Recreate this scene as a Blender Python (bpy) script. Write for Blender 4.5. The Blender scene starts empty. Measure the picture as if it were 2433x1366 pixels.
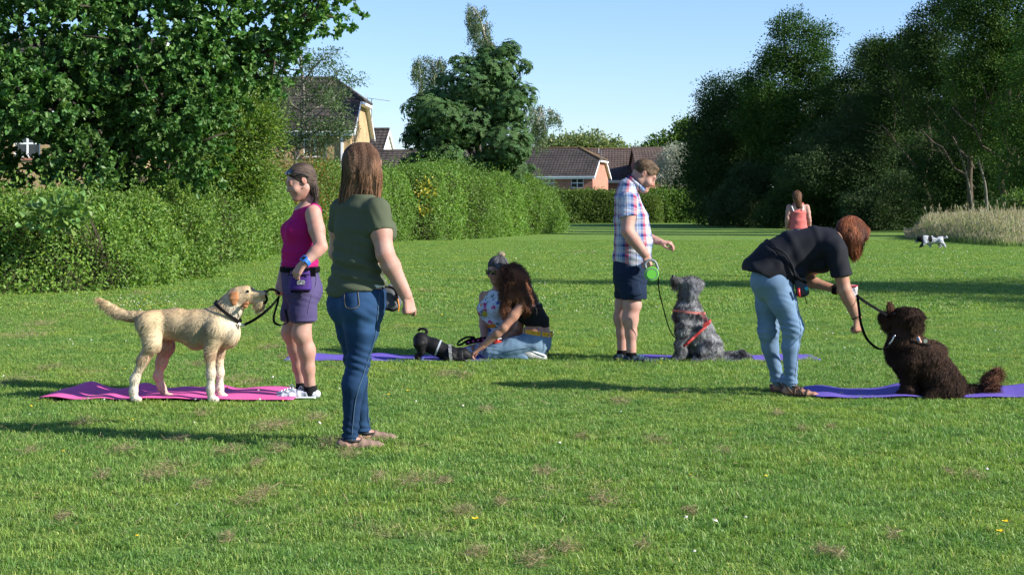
import bpy, math, random
import numpy as np
from mathutils import Vector, Matrix

# ---------------------------------------------------------------- camera, sky, sun, exposure
scene = bpy.context.scene
RAD = math.radians
F = 3650.0            # focal length in photograph pixels (photograph 2433 wide)
CX, HY = 1216.5, 495.0  # centre column and horizon row of the photograph
CAMZ = 1.3

cam_d = bpy.data.cameras.new('camera')
cam = bpy.data.objects.new('camera', cam_d)
scene.collection.objects.link(cam)
cam.location = (0, 0, CAMZ)
cam.rotation_euler = (RAD(90), 0, 0)
cam_d.sensor_width = 36.0
cam_d.lens = 36.0 * F / 2433.0
cam_d.shift_y = -(683.0 - HY) / 2433.0
cam_d.clip_start = 0.1
cam_d.clip_end = 2000
scene.camera = cam

SUN_EL, SUN_AZ = RAD(28), RAD(-19)     # azimuth measured from +X towards +Y: the sun stands right and a little behind the camera
sun_vec = Vector((math.cos(SUN_EL) * math.cos(SUN_AZ), math.cos(SUN_EL) * math.sin(SUN_AZ), math.sin(SUN_EL)))
sun_d = bpy.data.lights.new('sun', 'SUN')
sun_d.energy = 5.0
sun_d.angle = RAD(0.53)
sun_d.color = (1.0, 0.955, 0.87)
sun = bpy.data.objects.new('sun', sun_d)
sun.rotation_euler = sun_vec.to_track_quat('Z', 'Y').to_euler()
sun.location = (30, -10, 30)
scene.collection.objects.link(sun)

world = bpy.data.worlds.new('World')
scene.world = world
world.use_nodes = True
wn = world.node_tree.nodes
wl = world.node_tree.links
wn.clear()
sky = wn.new('ShaderNodeTexSky')
sky.sky_type = 'NISHITA'
sky.sun_disc = False
sky.sun_elevation = SUN_EL
# Nishita: rotation 0 puts the sun towards +Y, positive turns clockwise seen from above
sky.sun_rotation = math.pi / 2 - SUN_AZ
sky.air_density = 1.0
sky.dust_density = 0.15
sky.ozone_density = 4.0
wbg = wn.new('ShaderNodeBackground')
wbg.inputs['Strength'].default_value = 0.095
wo = wn.new('ShaderNodeOutputWorld')
hs = wn.new('ShaderNodeHueSaturation')
hs.inputs['Saturation'].default_value = 1.0
wl.new(sky.outputs[0], hs.inputs['Color'])
tn = wn.new('ShaderNodeMixRGB'); tn.blend_type = 'MULTIPLY'; tn.inputs['Fac'].default_value = 1; tn.inputs['Color2'].default_value = (0.90, 0.93, 1.11, 1)
wl.new(hs.outputs[0], tn.inputs['Color1'])
wl.new(tn.outputs[0], wbg.inputs['Color'])
wl.new(wbg.outputs[0], wo.inputs['Surface'])

scene.view_settings.view_transform = 'Standard'
scene.view_settings.look = 'None'
scene.view_settings.exposure = 1.0
scene.view_settings.gamma = 1.0
scene.view_settings.use_curve_mapping = False
scene.cycles.max_bounces = 6
scene.cycles.diffuse_bounces = 3
scene.cycles.glossy_bounces = 2
scene.cycles.transmission_bounces = 4
scene.cycles.transparent_max_bounces = 6

# ---------------------------------------------------------------- helpers
def P(px, py, Y):
    """point of the place that the photograph shows at pixel (px, py), Y metres away"""
    return np.array([(px - CX) * Y / F, Y, CAMZ - (py - HY) * Y / F])

def GY(py):
    return F * CAMZ / (py - HY)

def G(px, py):
    Y = GY(py)
    return np.array([(px - CX) * Y / F, Y, 0.0])

def V3(*a):
    return np.array(a, dtype=float)

def nrm(v):
    v = np.asarray(v, dtype=float)
    return v / max(1e-9, np.linalg.norm(v))

ORG = {}
def thing(name, label, cat, loc, group=None, kind=None):
    o = bpy.data.objects.new(name, None)
    o.empty_display_size = 0.1
    scene.collection.objects.link(o)
    o.location = tuple(float(c) for c in loc)
    ORG[o.name] = np.array(loc, dtype=float)
    tag(o, label, cat, group, kind)
    return o

def tag(o, label=None, cat=None, group=None, kind=None):
    if label: o['label'] = label
    if cat: o['category'] = cat
    if group: o['group'] = group
    if kind: o['kind'] = kind
    return o

def build_mesh(name, V, faces, mats, col=None, uv=None, smooth=True, fmat=None, normals=None):
    """faces: list of (m,k) integer arrays"""
    V = np.asarray(V, dtype=np.float32)
    me = bpy.data.meshes.new(name)
    if not isinstance(faces, list): faces = [faces]
    faces = [np.asarray(f, dtype=np.int32) for f in faces if len(f)]
    nf = sum(len(f) for f in faces)
    loops = np.concatenate([f.ravel() for f in faces])
    tot = np.concatenate([np.full(len(f), f.shape[1], dtype=np.int32) for f in faces])
    start = np.concatenate([[0], np.cumsum(tot)[:-1]]).astype(np.int32)
    me.vertices.add(len(V)); me.vertices.foreach_set('co', V.ravel())
    me.loops.add(len(loops)); me.loops.foreach_set('vertex_index', loops)
    me.polygons.add(nf); me.polygons.foreach_set('loop_start', start); me.polygons.foreach_set('loop_total', tot)
    me.polygons.foreach_set('use_smooth', np.full(nf, smooth, dtype=bool))
    if not isinstance(mats, (list, tuple)): mats = [mats]
    for m in mats: me.materials.append(m)
    if fmat is not None: me.polygons.foreach_set('material_index', np.asarray(fmat, dtype=np.int32))
    if col is None and len(V) < 60000: col = np.ones((len(V), 3))
    if col is not None:
        c = np.ones((len(V), 4), dtype=np.float32); c[:, :3] = col
        a = me.attributes.new('col', 'FLOAT_COLOR', 'POINT'); a.data.foreach_set('color', c.ravel())
    if uv is not None:
        u = np.zeros((len(V), 3), dtype=np.float32); u[:, :uv.shape[1]] = uv
        a = me.attributes.new('suv', 'FLOAT_VECTOR', 'POINT'); a.data.foreach_set('vector', u.ravel())
    me.update(calc_edges=True)
    me.validate()
    if normals is not None and len(me.vertices) == len(V):
        me.normals_split_custom_set_from_vertices(np.asarray(normals, dtype=np.float32).tolist())
    return me

def obj(name, V, faces, mats, parent=None, loc=None, **kw):
    """link one mesh object; V in world coordinates"""
    V = np.asarray(V, dtype=float)
    base = np.zeros(3)
    if parent is not None: base = ORG[parent.name]
    elif loc is not None: base = np.array(loc, dtype=float)
    me = build_mesh(name, V - base, faces, mats, **kw)
    o = bpy.data.objects.new(name, me)
    scene.collection.objects.link(o)
    if parent is not None: o.parent = parent
    else: o.location = tuple(base)
    ORG[o.name] = base
    return o

class MB:
    """collects verts and faces"""
    def __init__(s): s.V = []; s.Q = []; s.T = []; s.n = 0; s.C = []; s.U = []
    def add(s, V, quads=None, tris=None, col=None, uv=None):
        V = np.asarray(V, dtype=float)
        if quads is not None and len(quads): s.Q.append(np.asarray(quads) + s.n)
        if tris is not None and len(tris): s.T.append(np.asarray(tris) + s.n)
        s.V.append(V); s.n += len(V)
        s.C.append(np.broadcast_to(np.asarray(col if col is not None else (1, 1, 1), dtype=float), (len(V), 3)))
        return s
    def box(s, lo, hi, M=None, col=None):
        x0, y0, z0 = lo; x1, y1, z1 = hi
        V = np.array([[x0,y0,z0],[x1,y0,z0],[x1,y1,z0],[x0,y1,z0],[x0,y0,z1],[x1,y0,z1],[x1,y1,z1],[x0,y1,z1]], dtype=float)
        if M is not None: V = M(V)
        Q = [[0,3,2,1],[4,5,6,7],[0,1,5,4],[1,2,6,5],[2,3,7,6],[3,0,4,7]]
        return s.add(V, Q, col=col)
    def tube(s, pts, radii, n=8, col=None, squash=None):
        V, Q = tube_geo(pts, radii, n)
        return s.add(V, Q, col=col)
    def poly(s, V, M=None, thick=0.0, col=None):
        """flat polygon"""
        V = np.asarray(V, dtype=float)
        if M is not None: V = M(V)
        if len(V) == 4: return s.add(V, [[0, 1, 2, 3]], col=col)
        return s.add(V, None, [[0, i, i + 1] for i in range(1, len(V) - 1)], col=col)
    def build(s, name, mat, parent=None, loc=None, smooth=False, usecol=False, **kw):
        V = np.concatenate(s.V)
        fs = []
        if s.Q: fs.append(np.concatenate(s.Q))
        if s.T: fs.append(np.concatenate(s.T))
        if usecol: kw['col'] = np.concatenate(s.C)
        return obj(name, V, fs, mat, parent, loc, smooth=smooth, **kw)

def frames(pts):
    pts = np.asarray(pts, dtype=float)
    T = np.gradient(pts, axis=0)
    T /= np.linalg.norm(T, axis=1)[:, None] + 1e-9
    ref = V3(0, 0, 1) if abs(T[0][2]) < 0.9 else V3(0, 1, 0)
    N = []
    n = nrm(np.cross(T[0], ref))
    for t in T:
        n = nrm(n - t * np.dot(n, t)); N.append(n)
    N = np.array(N); B = np.cross(T, N)
    return pts, T, N, B

def tube_geo(pts, radii, n=8):
    pts, T, N, B = frames(pts)
    radii = np.broadcast_to(np.asarray(radii, dtype=float), (len(pts),))
    a = np.linspace(0, 2 * np.pi, n, endpoint=False)
    V = pts[:, None] + radii[:, None, None] * (np.cos(a)[None, :, None] * N[:, None] + np.sin(a)[None, :, None] * B[:, None])
    V = V.reshape(-1, 3)
    Q = []
    for i in range(len(pts) - 1):
        for j in range(n):
            j2 = (j + 1) % n
            Q.append([i * n + j, i * n + j2, (i + 1) * n + j2, (i + 1) * n + j])
    m = len(V)
    V = np.concatenate([V, pts[:1], pts[-1:]])
    for j in range(n):
        j2 = (j + 1) % n
        Q.append([m, j2, j, m]) if False else None
    Tt = [[m, (j + 1) % n, j] for j in range(n)] + [[m + 1, (len(pts) - 1) * n + j, (len(pts) - 1) * n + (j + 1) % n] for j in range(n)]
    # degenerate-free: caps as thin quads are avoided, so return caps through quads of repeated centre is not used
    Q = [q for q in Q if q is not None]
    # turn cap triangles into quads pairwise when n is even
    Qc = []
    for base, cen, flip in ((0, m, True), ((len(pts) - 1) * n, m + 1, False)):
        for j in range(0, n - 1, 2):
            q = [cen, base + j, base + (j + 1) % n, base + (j + 2) % n]
            Qc.append(q[::-1] if flip else q)
    return V, np.array(Q + Qc)

def spline(ctrl, n):
    """Catmull-Rom through control points"""
    c = np.asarray(ctrl, dtype=float)
    c = np.concatenate([2 * c[:1] - c[1:2], c, 2 * c[-1:] - c[-2:-1]])
    out = []
    m = len(c) - 3
    for s in np.linspace(0, m - 1e-6, n):
        i = int(s); t = s - i
        p0, p1, p2, p3 = c[i:i + 4]
        out.append(0.5 * ((2 * p1) + (-p0 + p2) * t + (2 * p0 - 5 * p1 + 4 * p2 - p3) * t * t + (-p0 + 3 * p1 - 3 * p2 + p3) * t ** 3))
    return np.array(out)

def strap_geo(pts, w, t, side):
    """flat strap w wide and t thick along pts; side: direction of its width (vector or per point)"""
    pts, T, _, _ = frames(pts)
    side = np.broadcast_to(np.asarray(side, dtype=float), pts.shape).copy()
    side -= T * (side * T).sum(1)[:, None]
    side /= np.linalg.norm(side, axis=1)[:, None] + 1e-9
    up = np.cross(T, side)
    V = np.stack([pts - side * w / 2 - up * t / 2, pts + side * w / 2 - up * t / 2, pts + side * w / 2 + up * t / 2, pts - side * w / 2 + up * t / 2], 1).reshape(-1, 3)
    Q = []
    n = len(pts)
    for i in range(n - 1):
        for j in range(4):
            j2 = (j + 1) % 4
            Q.append([i * 4 + j, i * 4 + j2, i * 4 + 4 + j2, i * 4 + 4 + j])
    Q.append([3, 2, 1, 0]); e = (n - 1) * 4
    Q.append([e, e + 1, e + 2, e + 3])
    return V, np.array(Q)

# ---------------------------------------------------------------- materials
MATS = {}
def mat(name, color=(0.5, 0.5, 0.5), rough=0.8, spec=0.3, var=0.0, scale=8.0, bump=0.0, bscale=60.0, usecol=False,
        sss=0.0, trans=0.0, metal=0.0, color2=None, sheen=0.0, var2=0.0, scale2=1.0, bdist=0.002):
    if name in MATS: return MATS[name]
    m = bpy.data.materials.new(name)
    m.use_nodes = True
    nt = m.node_tree; N = nt.nodes; L = nt.links
    N.clear()
    out = N.new('ShaderNodeOutputMaterial')
    b = N.new('ShaderNodeBsdfPrincipled')
    b.inputs['Roughness'].default_value = rough
    b.inputs['Specular IOR Level'].default_value = spec
    b.inputs['Metallic'].default_value = metal
    if sheen:
        b.inputs['Sheen Weight'].default_value = sheen
    c = N.new('ShaderNodeRGB'); c.outputs[0].default_value = (*color, 1)
    cur = c.outputs[0]
    tc = N.new('ShaderNodeTexCoord')
    if color2 is not None:
        n1 = N.new('ShaderNodeTexNoise'); n1.inputs['Scale'].default_value = scale; n1.inputs['Detail'].default_value = 5
        L.new(tc.outputs['Object'], n1.inputs['Vector'])
        r = N.new('ShaderNodeValToRGB'); r.color_ramp.elements[0].position = 0.38; r.color_ramp.elements[1].position = 0.62
        L.new(n1.outputs['Fac'], r.inputs[0])
        mx = N.new('ShaderNodeMixRGB'); L.new(r.outputs[0], mx.inputs['Fac']); L.new(cur, mx.inputs['Color1']); mx.inputs['Color2'].default_value = (*color2, 1)
        cur = mx.outputs[0]
    if usecol:
        a = N.new('ShaderNodeAttribute'); a.attribute_name = 'col'
        mx = N.new('ShaderNodeMixRGB'); mx.blend_type = 'MULTIPLY'; mx.inputs['Fac'].default_value = 1
        L.new(cur, mx.inputs['Color1']); L.new(a.outputs['Color'], mx.inputs['Color2']); cur = mx.outputs[0]
    for vv, ss in ((var, scale), (var2, scale2)):
        if vv:
            n2 = N.new('ShaderNodeTexNoise'); n2.inputs['Scale'].default_value = ss * 1.7; n2.inputs['Detail'].default_value = 6
            L.new(tc.outputs['Object'], n2.inputs['Vector'])
            mr = N.new('ShaderNodeMapRange'); mr.inputs['From Min'].default_value = 0.3; mr.inputs['From Max'].default_value = 0.7
            mr.inputs['To Min'].default_value = 1 - vv; mr.inputs['To Max'].default_value = 1 + vv
            L.new(n2.outputs['Fac'], mr.inputs['Value'])
            mx = N.new('ShaderNodeVectorMath'); mx.operation = 'SCALE'
            L.new(cur, mx.inputs[0]); L.new(mr.outputs[0], mx.inputs['Scale']); cur = mx.outputs[0]
    L.new(cur, b.inputs['Base Color'])
    if sss:
        b.inputs['Subsurface Weight'].default_value = sss
        b.inputs['Subsurface Radius'].default_value = (0.012, 0.005, 0.003)
        b.inputs['Subsurface Scale'].default_value = 1.0
    if bump:
        nb = N.new('ShaderNodeTexNoise'); nb.inputs['Scale'].default_value = bscale; nb.inputs['Detail'].default_value = 4
        L.new(tc.outputs['Object'], nb.inputs['Vector'])
        bp = N.new('ShaderNodeBump'); bp.inputs['Strength'].default_value = bump; bp.inputs['Distance'].default_value = bdist
        L.new(nb.outputs['Fac'], bp.inputs['Height']); L.new(bp.outputs[0], b.inputs['Normal'])
    sh = b.outputs[0]
    if trans:
        tr = N.new('ShaderNodeBsdfTranslucent'); L.new(cur, tr.inputs['Color'])
        ms = N.new('ShaderNodeMixShader'); ms.inputs[0].default_value = trans
        L.new(sh, ms.inputs[1]); L.new(tr.outputs[0], ms.inputs[2]); sh = ms.outputs[0]
    L.new(sh, out.inputs['Surface'])
    MATS[name] = m
    return m

def leafmat(name, color, spec=0.35, rough=0.45, trans=0.28):
    """leaf: colour attribute holds each leaf's own tint"""
    if name in MATS: return MATS[name]
    m = bpy.data.materials.new(name); m.use_nodes = True
    nt = m.node_tree; N = nt.nodes; L = nt.links; N.clear()
    out = N.new('ShaderNodeOutputMaterial')
    b = N.new('ShaderNodeBsdfPrincipled'); b.inputs['Roughness'].default_value = rough; b.inputs['Specular IOR Level'].default_value = spec
    a = N.new('ShaderNodeAttribute'); a.attribute_name = 'col'
    mx = N.new('ShaderNodeMixRGB'); mx.blend_type = 'MULTIPLY'; mx.inputs['Fac'].default_value = 1
    mx.inputs['Color1'].default_value = (*color, 1); L.new(a.outputs['Color'], mx.inputs['Color2'])
    L.new(mx.outputs[0], b.inputs['Base Color'])
    tr = N.new('ShaderNodeBsdfTranslucent')
    m2 = N.new('ShaderNodeMixRGB'); m2.blend_type = 'MULTIPLY'; m2.inputs['Fac'].default_value = 1; m2.inputs['Color2'].default_value = (1.15, 1.35, 0.55, 1)
    L.new(mx.outputs[0], m2.inputs['Color1']); L.new(m2.outputs[0], tr.inputs['Color'])
    ms = N.new('ShaderNodeMixShader'); ms.inputs[0].default_value = trans
    L.new(b.outputs[0], ms.inputs[1]); L.new(tr.outputs[0], ms.inputs[2])
    L.new(ms.outputs[0], out.inputs['Surface'])
    MATS[name] = m
    return m

def noise3(p, f, seed=0, octs=2):
    """cheap smooth noise, about -1..1"""
    rs = np.random.RandomState(seed)
    r = 0; amp = 1.0; tot = 0
    for o in range(octs):
        for k in range(4):
            d = rs.normal(size=3); d /= np.linalg.norm(d)
            d2 = rs.normal(size=3); d2 /= np.linalg.norm(d2)
            ph = rs.rand() * 6.28
            q = (p[..., 0] * d[0] + p[..., 1] * d[1] + p[..., 2] * d[2]) * f
            w = (p[..., 0] * d2[0] + p[..., 1] * d2[1] + p[..., 2] * d2[2]) * f * 0.83
            r = r + amp * np.sin(q + ph + 1.3 * np.sin(w + ph * 2))
        tot += amp * 2.2; amp *= 0.5; f *= 2.1
    return r / tot
# ---------------------------------------------------------------- signed-distance modelling (people, dogs, clothes)
class Seg:
    """rounded cone with an elliptic section; ra, rb scalar or (radius along side, radius across)"""
    def __init__(s, a, b, ra, rb=None, side=(1, 0, 0), k=0.02, op='u', cap=None):
        s.a = np.asarray(a, float); s.b = np.asarray(b, float)
        if rb is None: rb = ra
        f = lambda r: (float(r), float(r)) if np.isscalar(r) else (float(r[0]), float(r[1]))
        s.ra = f(ra); s.rb = f(rb); s.k = k; s.op = op; s.cap = cap
        w = s.b - s.a; s.L = np.linalg.norm(w)
        s.w = w / s.L if s.L > 1e-6 else V3(0, 0, 1)
        u = np.asarray(side, float); u = u - s.w * np.dot(u, s.w)
        if np.linalg.norm(u) < 1e-3: u = np.cross(s.w, V3(0.3, 0.9, 0.1))
        s.u = nrm(u); s.v = np.cross(s.w, s.u)
    def bbox(s):
        r = max(s.ra + s.rb)
        return np.minimum(s.a, s.b) - r, np.maximum(s.a, s.b) + r
    def d(s, X, Y, Z):
        qx, qy, qz = X - s.a[0], Y - s.a[1], Z - s.a[2]
        h = qx * s.w[0] + qy * s.w[1] + qz * s.w[2]
        t = np.clip(h / max(s.L, 1e-6), 0, 1)
        dw = h - t * s.L
        du = qx * s.u[0] + qy * s.u[1] + qz * s.u[2]
        dv = qx * s.v[0] + qy * s.v[1] + qz * s.v[2]
        ru = s.ra[0] + t * (s.rb[0] - s.ra[0]); rv = s.ra[1] + t * (s.rb[1] - s.ra[1])
        rw = np.minimum(ru, rv) if s.cap is None else s.cap
        l = np.sqrt(du * du + dv * dv + dw * dw) + 1e-6
        m = np.sqrt((du / ru) ** 2 + (dv / rv) ** 2 + (dw / rw) ** 2) + 1e-6
        return l - l / m

class Ell:
    def __init__(s, c, r, R=None, k=0.02, op='u'):
        s.c = np.asarray(c, float); s.r = np.broadcast_to(np.asarray(r, float), (3,)); s.k = k; s.op = op
        s.R = np.eye(3) if R is None else np.asarray(R, float)   # rows: local axes
    def bbox(s):
        m = max(s.r); return s.c - m, s.c + m
    def d(s, X, Y, Z):
        q = [X - s.c[0], Y - s.c[1], Z - s.c[2]]
        m2 = 0; l2 = q[0] ** 2 + q[1] ** 2 + q[2] ** 2
        for i in range(3):
            e = q[0] * s.R[i][0] + q[1] * s.R[i][1] + q[2] * s.R[i][2]
            m2 = m2 + (e / s.r[i]) ** 2
        l = np.sqrt(l2) + 1e-6; m = np.sqrt(m2) + 1e-6
        return l - l / m

class Cut:
    """keep the side where n.(p-c) < 0, within an optional sphere"""
    def __init__(s, c, n, k=0.004, within=None, disp=None):
        s.c = np.asarray(c, float); s.n = nrm(n); s.k = k; s.within = within; s.op = 'c'; s.disp = disp
    def d(s, X, Y, Z):
        d = (X - s.c[0]) * s.n[0] + (Y - s.c[1]) * s.n[1] + (Z - s.c[2]) * s.n[2]
        if s.disp is not None: d = d + s.disp(X, Y, Z)
        return d

class Grp:
    """several primitives and cuts evaluated on their own, then united with the rest"""
    def __init__(s, prims, k=0.02, op='u'):
        s.p = prims; s.k = k; s.op = op
    def bbox(s):
        a, b = zip(*[q.bbox() for q in s.p if q.op == 'u']); return np.min(a, 0), np.max(b, 0)
    def d(s, X, Y, Z):
        D = None
        for q in s.p:
            e = q.d(X, Y, Z)
            if D is None: D = e
            elif q.op == 'u': D = smin(D, e, q.k)
            elif q.op == 's': D = -smin(-D, e, q.k)
            else: D = -smin(-D, -e, q.k)
        return D

def smin(a, b, k):
    h = np.maximum(k - np.abs(a - b), 0) / k
    return np.minimum(a, b) - h * h * k * 0.25

def sdf_grid(prims, h, disp=None, pad=0.02):
    los, his = zip(*[p.bbox() for p in prims if p.op == 'u'])
    lo = np.min(los, 0) - pad; hi = np.max(his, 0) + pad
    n = np.ceil((hi - lo) / h).astype(int) + 1
    xs = [(lo[i] + h * np.arange(n[i])).astype(np.float32) for i in range(3)]
    D = np.full(n, 0.06, dtype=np.float32)
    for p in prims:
        if p.op == 'c':
            X, Y, Z = xs[0][:, None, None], xs[1][None, :, None], xs[2][None, None, :]
            d = p.d(X, Y, Z)
            if p.within is not None:
                c, r = p.within
                ins = ((X - c[0]) ** 2 + (Y - c[1]) ** 2 + (Z - c[2]) ** 2) < r * r
                D = np.where(ins, -smin(-D, -d, p.k), D)
            else:
                D = -smin(-D, -d, p.k)
            D = D.astype(np.float32)
            continue
        a, b = p.bbox(); m = p.k + 2 * h + 0.03
        i0 = np.maximum(np.floor((a - m - lo) / h).astype(int), 0); i1 = np.minimum(np.ceil((b + m - lo) / h).astype(int) + 1, n)
        if np.any(i1 <= i0): continue
        sl = tuple(slice(i0[i], i1[i]) for i in range(3))
        X = xs[0][sl[0]][:, None, None]; Y = xs[1][sl[1]][None, :, None]; Z = xs[2][sl[2]][None, None, :]
        d = p.d(X, Y, Z).astype(np.float32)
        if p.op == 'u': D[sl] = smin(D[sl], d, p.k)
        else: D[sl] = -smin(-D[sl], d, p.k)
    if disp is not None:
        near = np.abs(D) < 0.035
        idx = np.nonzero(near)
        pts = np.stack([xs[i][idx[i]] for i in range(3)], -1)
        D[idx] += disp(pts).astype(np.float32)
    # closed at the border of the grid
    D[0] = D[-1] = 0.05; D[:, 0] = D[:, -1] = 0.05; D[:, :, 0] = D[:, :, -1] = 0.05
    return D, lo, h

def surface_nets(D, lo, h):
    ins = D < 0
    c = [ins[dx:D.shape[0] - 1 + dx, dy:D.shape[1] - 1 + dy, dz:D.shape[2] - 1 + dz] for dx in (0, 1) for dy in (0, 1) for dz in (0, 1)]
    s = sum(x.astype(np.int8) for x in c)
    act = (s > 0) & (s < 8)
    idx = np.nonzero(act)
    N = len(idx[0])
    vid = np.full(act.shape, -1, dtype=np.int32); vid[idx] = np.arange(N)
    offs = [(dx, dy, dz) for dx in (0, 1) for dy in (0, 1) for dz in (0, 1)]
    vals = np.stack([D[idx[0] + o[0], idx[1] + o[1], idx[2] + o[2]] for o in offs], 1)
    pos = np.zeros((N, 3)); cnt = np.zeros(N)
    for i in range(8):
        for j in range(i + 1, 8):
            oi, oj = offs[i], offs[j]
            if sum(abs(a - b) for a, b in zip(oi, oj)) != 1: continue
            a, b = vals[:, i], vals[:, j]
            m = (a < 0) != (b < 0)
            t = np.where(m, a / np.where(m, a - b, 1), 0)
            for ax in range(3):
                pos[:, ax] += np.where(m, oi[ax] + t * (oj[ax] - oi[ax]), 0)
            cnt += m
    pos /= cnt[:, None]
    V = lo + h * (np.stack(idx, 1) + pos)
    Q = []
    for ax in range(3):
        a = ins; o1, o2 = [(1, 2), (2, 0), (0, 1)][ax]
        sl0 = [slice(None)] * 3; sl1 = [slice(None)] * 3
        sl0[ax] = slice(0, -1); sl1[ax] = slice(1, None)
        A, B = ins[tuple(sl0)], ins[tuple(sl1)]
        e = A != B
        e_idx = list(np.nonzero(e))
        # interior only
        ok = (e_idx[o1] > 0) & (e_idx[o2] > 0) & (e_idx[o1] < D.shape[o1] - 1) & (e_idx[o2] < D.shape[o2] - 1)
        e_idx = [x[ok] for x in e_idx]
        flip = A[tuple(e_idx)]
        def cell(d1, d2):
            q = [x.copy() for x in e_idx]; q[o1] -= d1; q[o2] -= d2
            return vid[tuple(q)]
        q = np.stack([cell(0, 0), cell(1, 0), cell(1, 1), cell(0, 1)], 1)
        q[~flip] = q[~flip][:, ::-1]
        Q.append(q)
    Q = np.concatenate(Q)
    Q = Q[(Q >= 0).all(1)]
    return V, Q

def vnormals(V, Q):
    n = np.cross(V[Q[:, 2]] - V[Q[:, 0]], V[Q[:, 3]] - V[Q[:, 1]])
    N = np.zeros_like(V)
    for k in range(4):
        for ax in range(3): N[:, ax] += np.bincount(Q[:, k], weights=n[:, ax], minlength=len(V))
    return N / (np.linalg.norm(N, axis=1)[:, None] + 1e-12)

def relax(V, Q, it=1, lam=0.5):
    e = np.concatenate([Q[:, [0, 1]], Q[:, [1, 2]], Q[:, [2, 3]], Q[:, [3, 0]]])
    for _ in range(it):
        S = np.zeros_like(V); c = np.bincount(e[:, 0], minlength=len(V)) + np.bincount(e[:, 1], minlength=len(V))
        for ax in range(3):
            S[:, ax] = np.bincount(e[:, 0], weights=V[e[:, 1], ax], minlength=len(V)) + np.bincount(e[:, 1], weights=V[e[:, 0], ax], minlength=len(V))
        V = V + lam * (S / np.maximum(c, 1)[:, None] - V)
    return V

def sdf_mesh(prims, h=0.006, disp=None, smooth_it=1):
    D, lo, h = sdf_grid(prims, h, disp)
    V, Q = surface_nets(D, lo, h)
    if smooth_it: V = relax(V, Q, smooth_it)
    return V, Q

def join(*parts):
    Vs, Qs, n = [], [], 0
    for V, Q in parts:
        Vs.append(V); Qs.append(Q + n); n += len(V)
    return np.concatenate(Vs), np.concatenate(Qs)

def body_obj(name, parent, groups, material, paint=None, uv=None, disp=None):
    """groups: list of (prims, voxel)"""
    ps = [sdf_mesh(g[0], g[1], disp) for g in groups]
    V, Q = join(*ps)
    return obj(name, V, Q, material, parent, col=paint(V) if paint is not None else None, uv=uv(V) if uv else None), V, Q

def sample_surface(V, Q, n, rs, wfun=None):
    """random points and normals on quads"""
    a = 0.5 * np.linalg.norm(np.cross(V[Q[:, 2]] - V[Q[:, 0]], V[Q[:, 3]] - V[Q[:, 1]]), axis=1)
    if wfun is not None: a = a * wfun(V[Q].mean(1))
    c = np.cumsum(a); i = np.searchsorted(c, rs.rand(n) * c[-1])
    i = np.minimum(i, len(Q) - 1)
    s, t = rs.rand(n)[:, None], rs.rand(n)[:, None]
    q = V[Q[i]]
    p = (q[:, 0] * (1 - s) + q[:, 1] * s) * (1 - t) + (q[:, 3] * (1 - s) + q[:, 2] * s) * t
    N = vnormals(V, Q)
    nn = N[Q[i]].mean(1)
    return p, nn / (np.linalg.norm(nn, axis=1)[:, None] + 1e-9)

def ribbons(paths, width, wdir, col):
    """paths (N,K,3) -> flat tapering ribbons; wdir (N,3); col (N,3) or (N,K,3); returns V, faces, colours"""
    N, K, _ = paths.shape
    taper = np.linspace(1, 0.12, K) ** 0.7
    w = np.broadcast_to(np.asarray(width, float).reshape(-1, 1), (N, 1)) * taper[None]
    wd = wdir[:, None, :] * w[:, :, None] * 0.5
    V = np.stack([paths - wd, paths + wd], 2).reshape(-1, 3)
    b = (np.arange(N) * K * 2)[:, None] + (np.arange(K - 1) * 2)[None]
    Q = np.stack([b, b + 1, b + 3, b + 2], -1).reshape(-1, 4)
    if col.ndim == 2: col = np.repeat(col[:, None], K, 1)
    C = np.repeat(col[:, :, None], 2, 2).reshape(-1, 3)
    return V, Q, C

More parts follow.
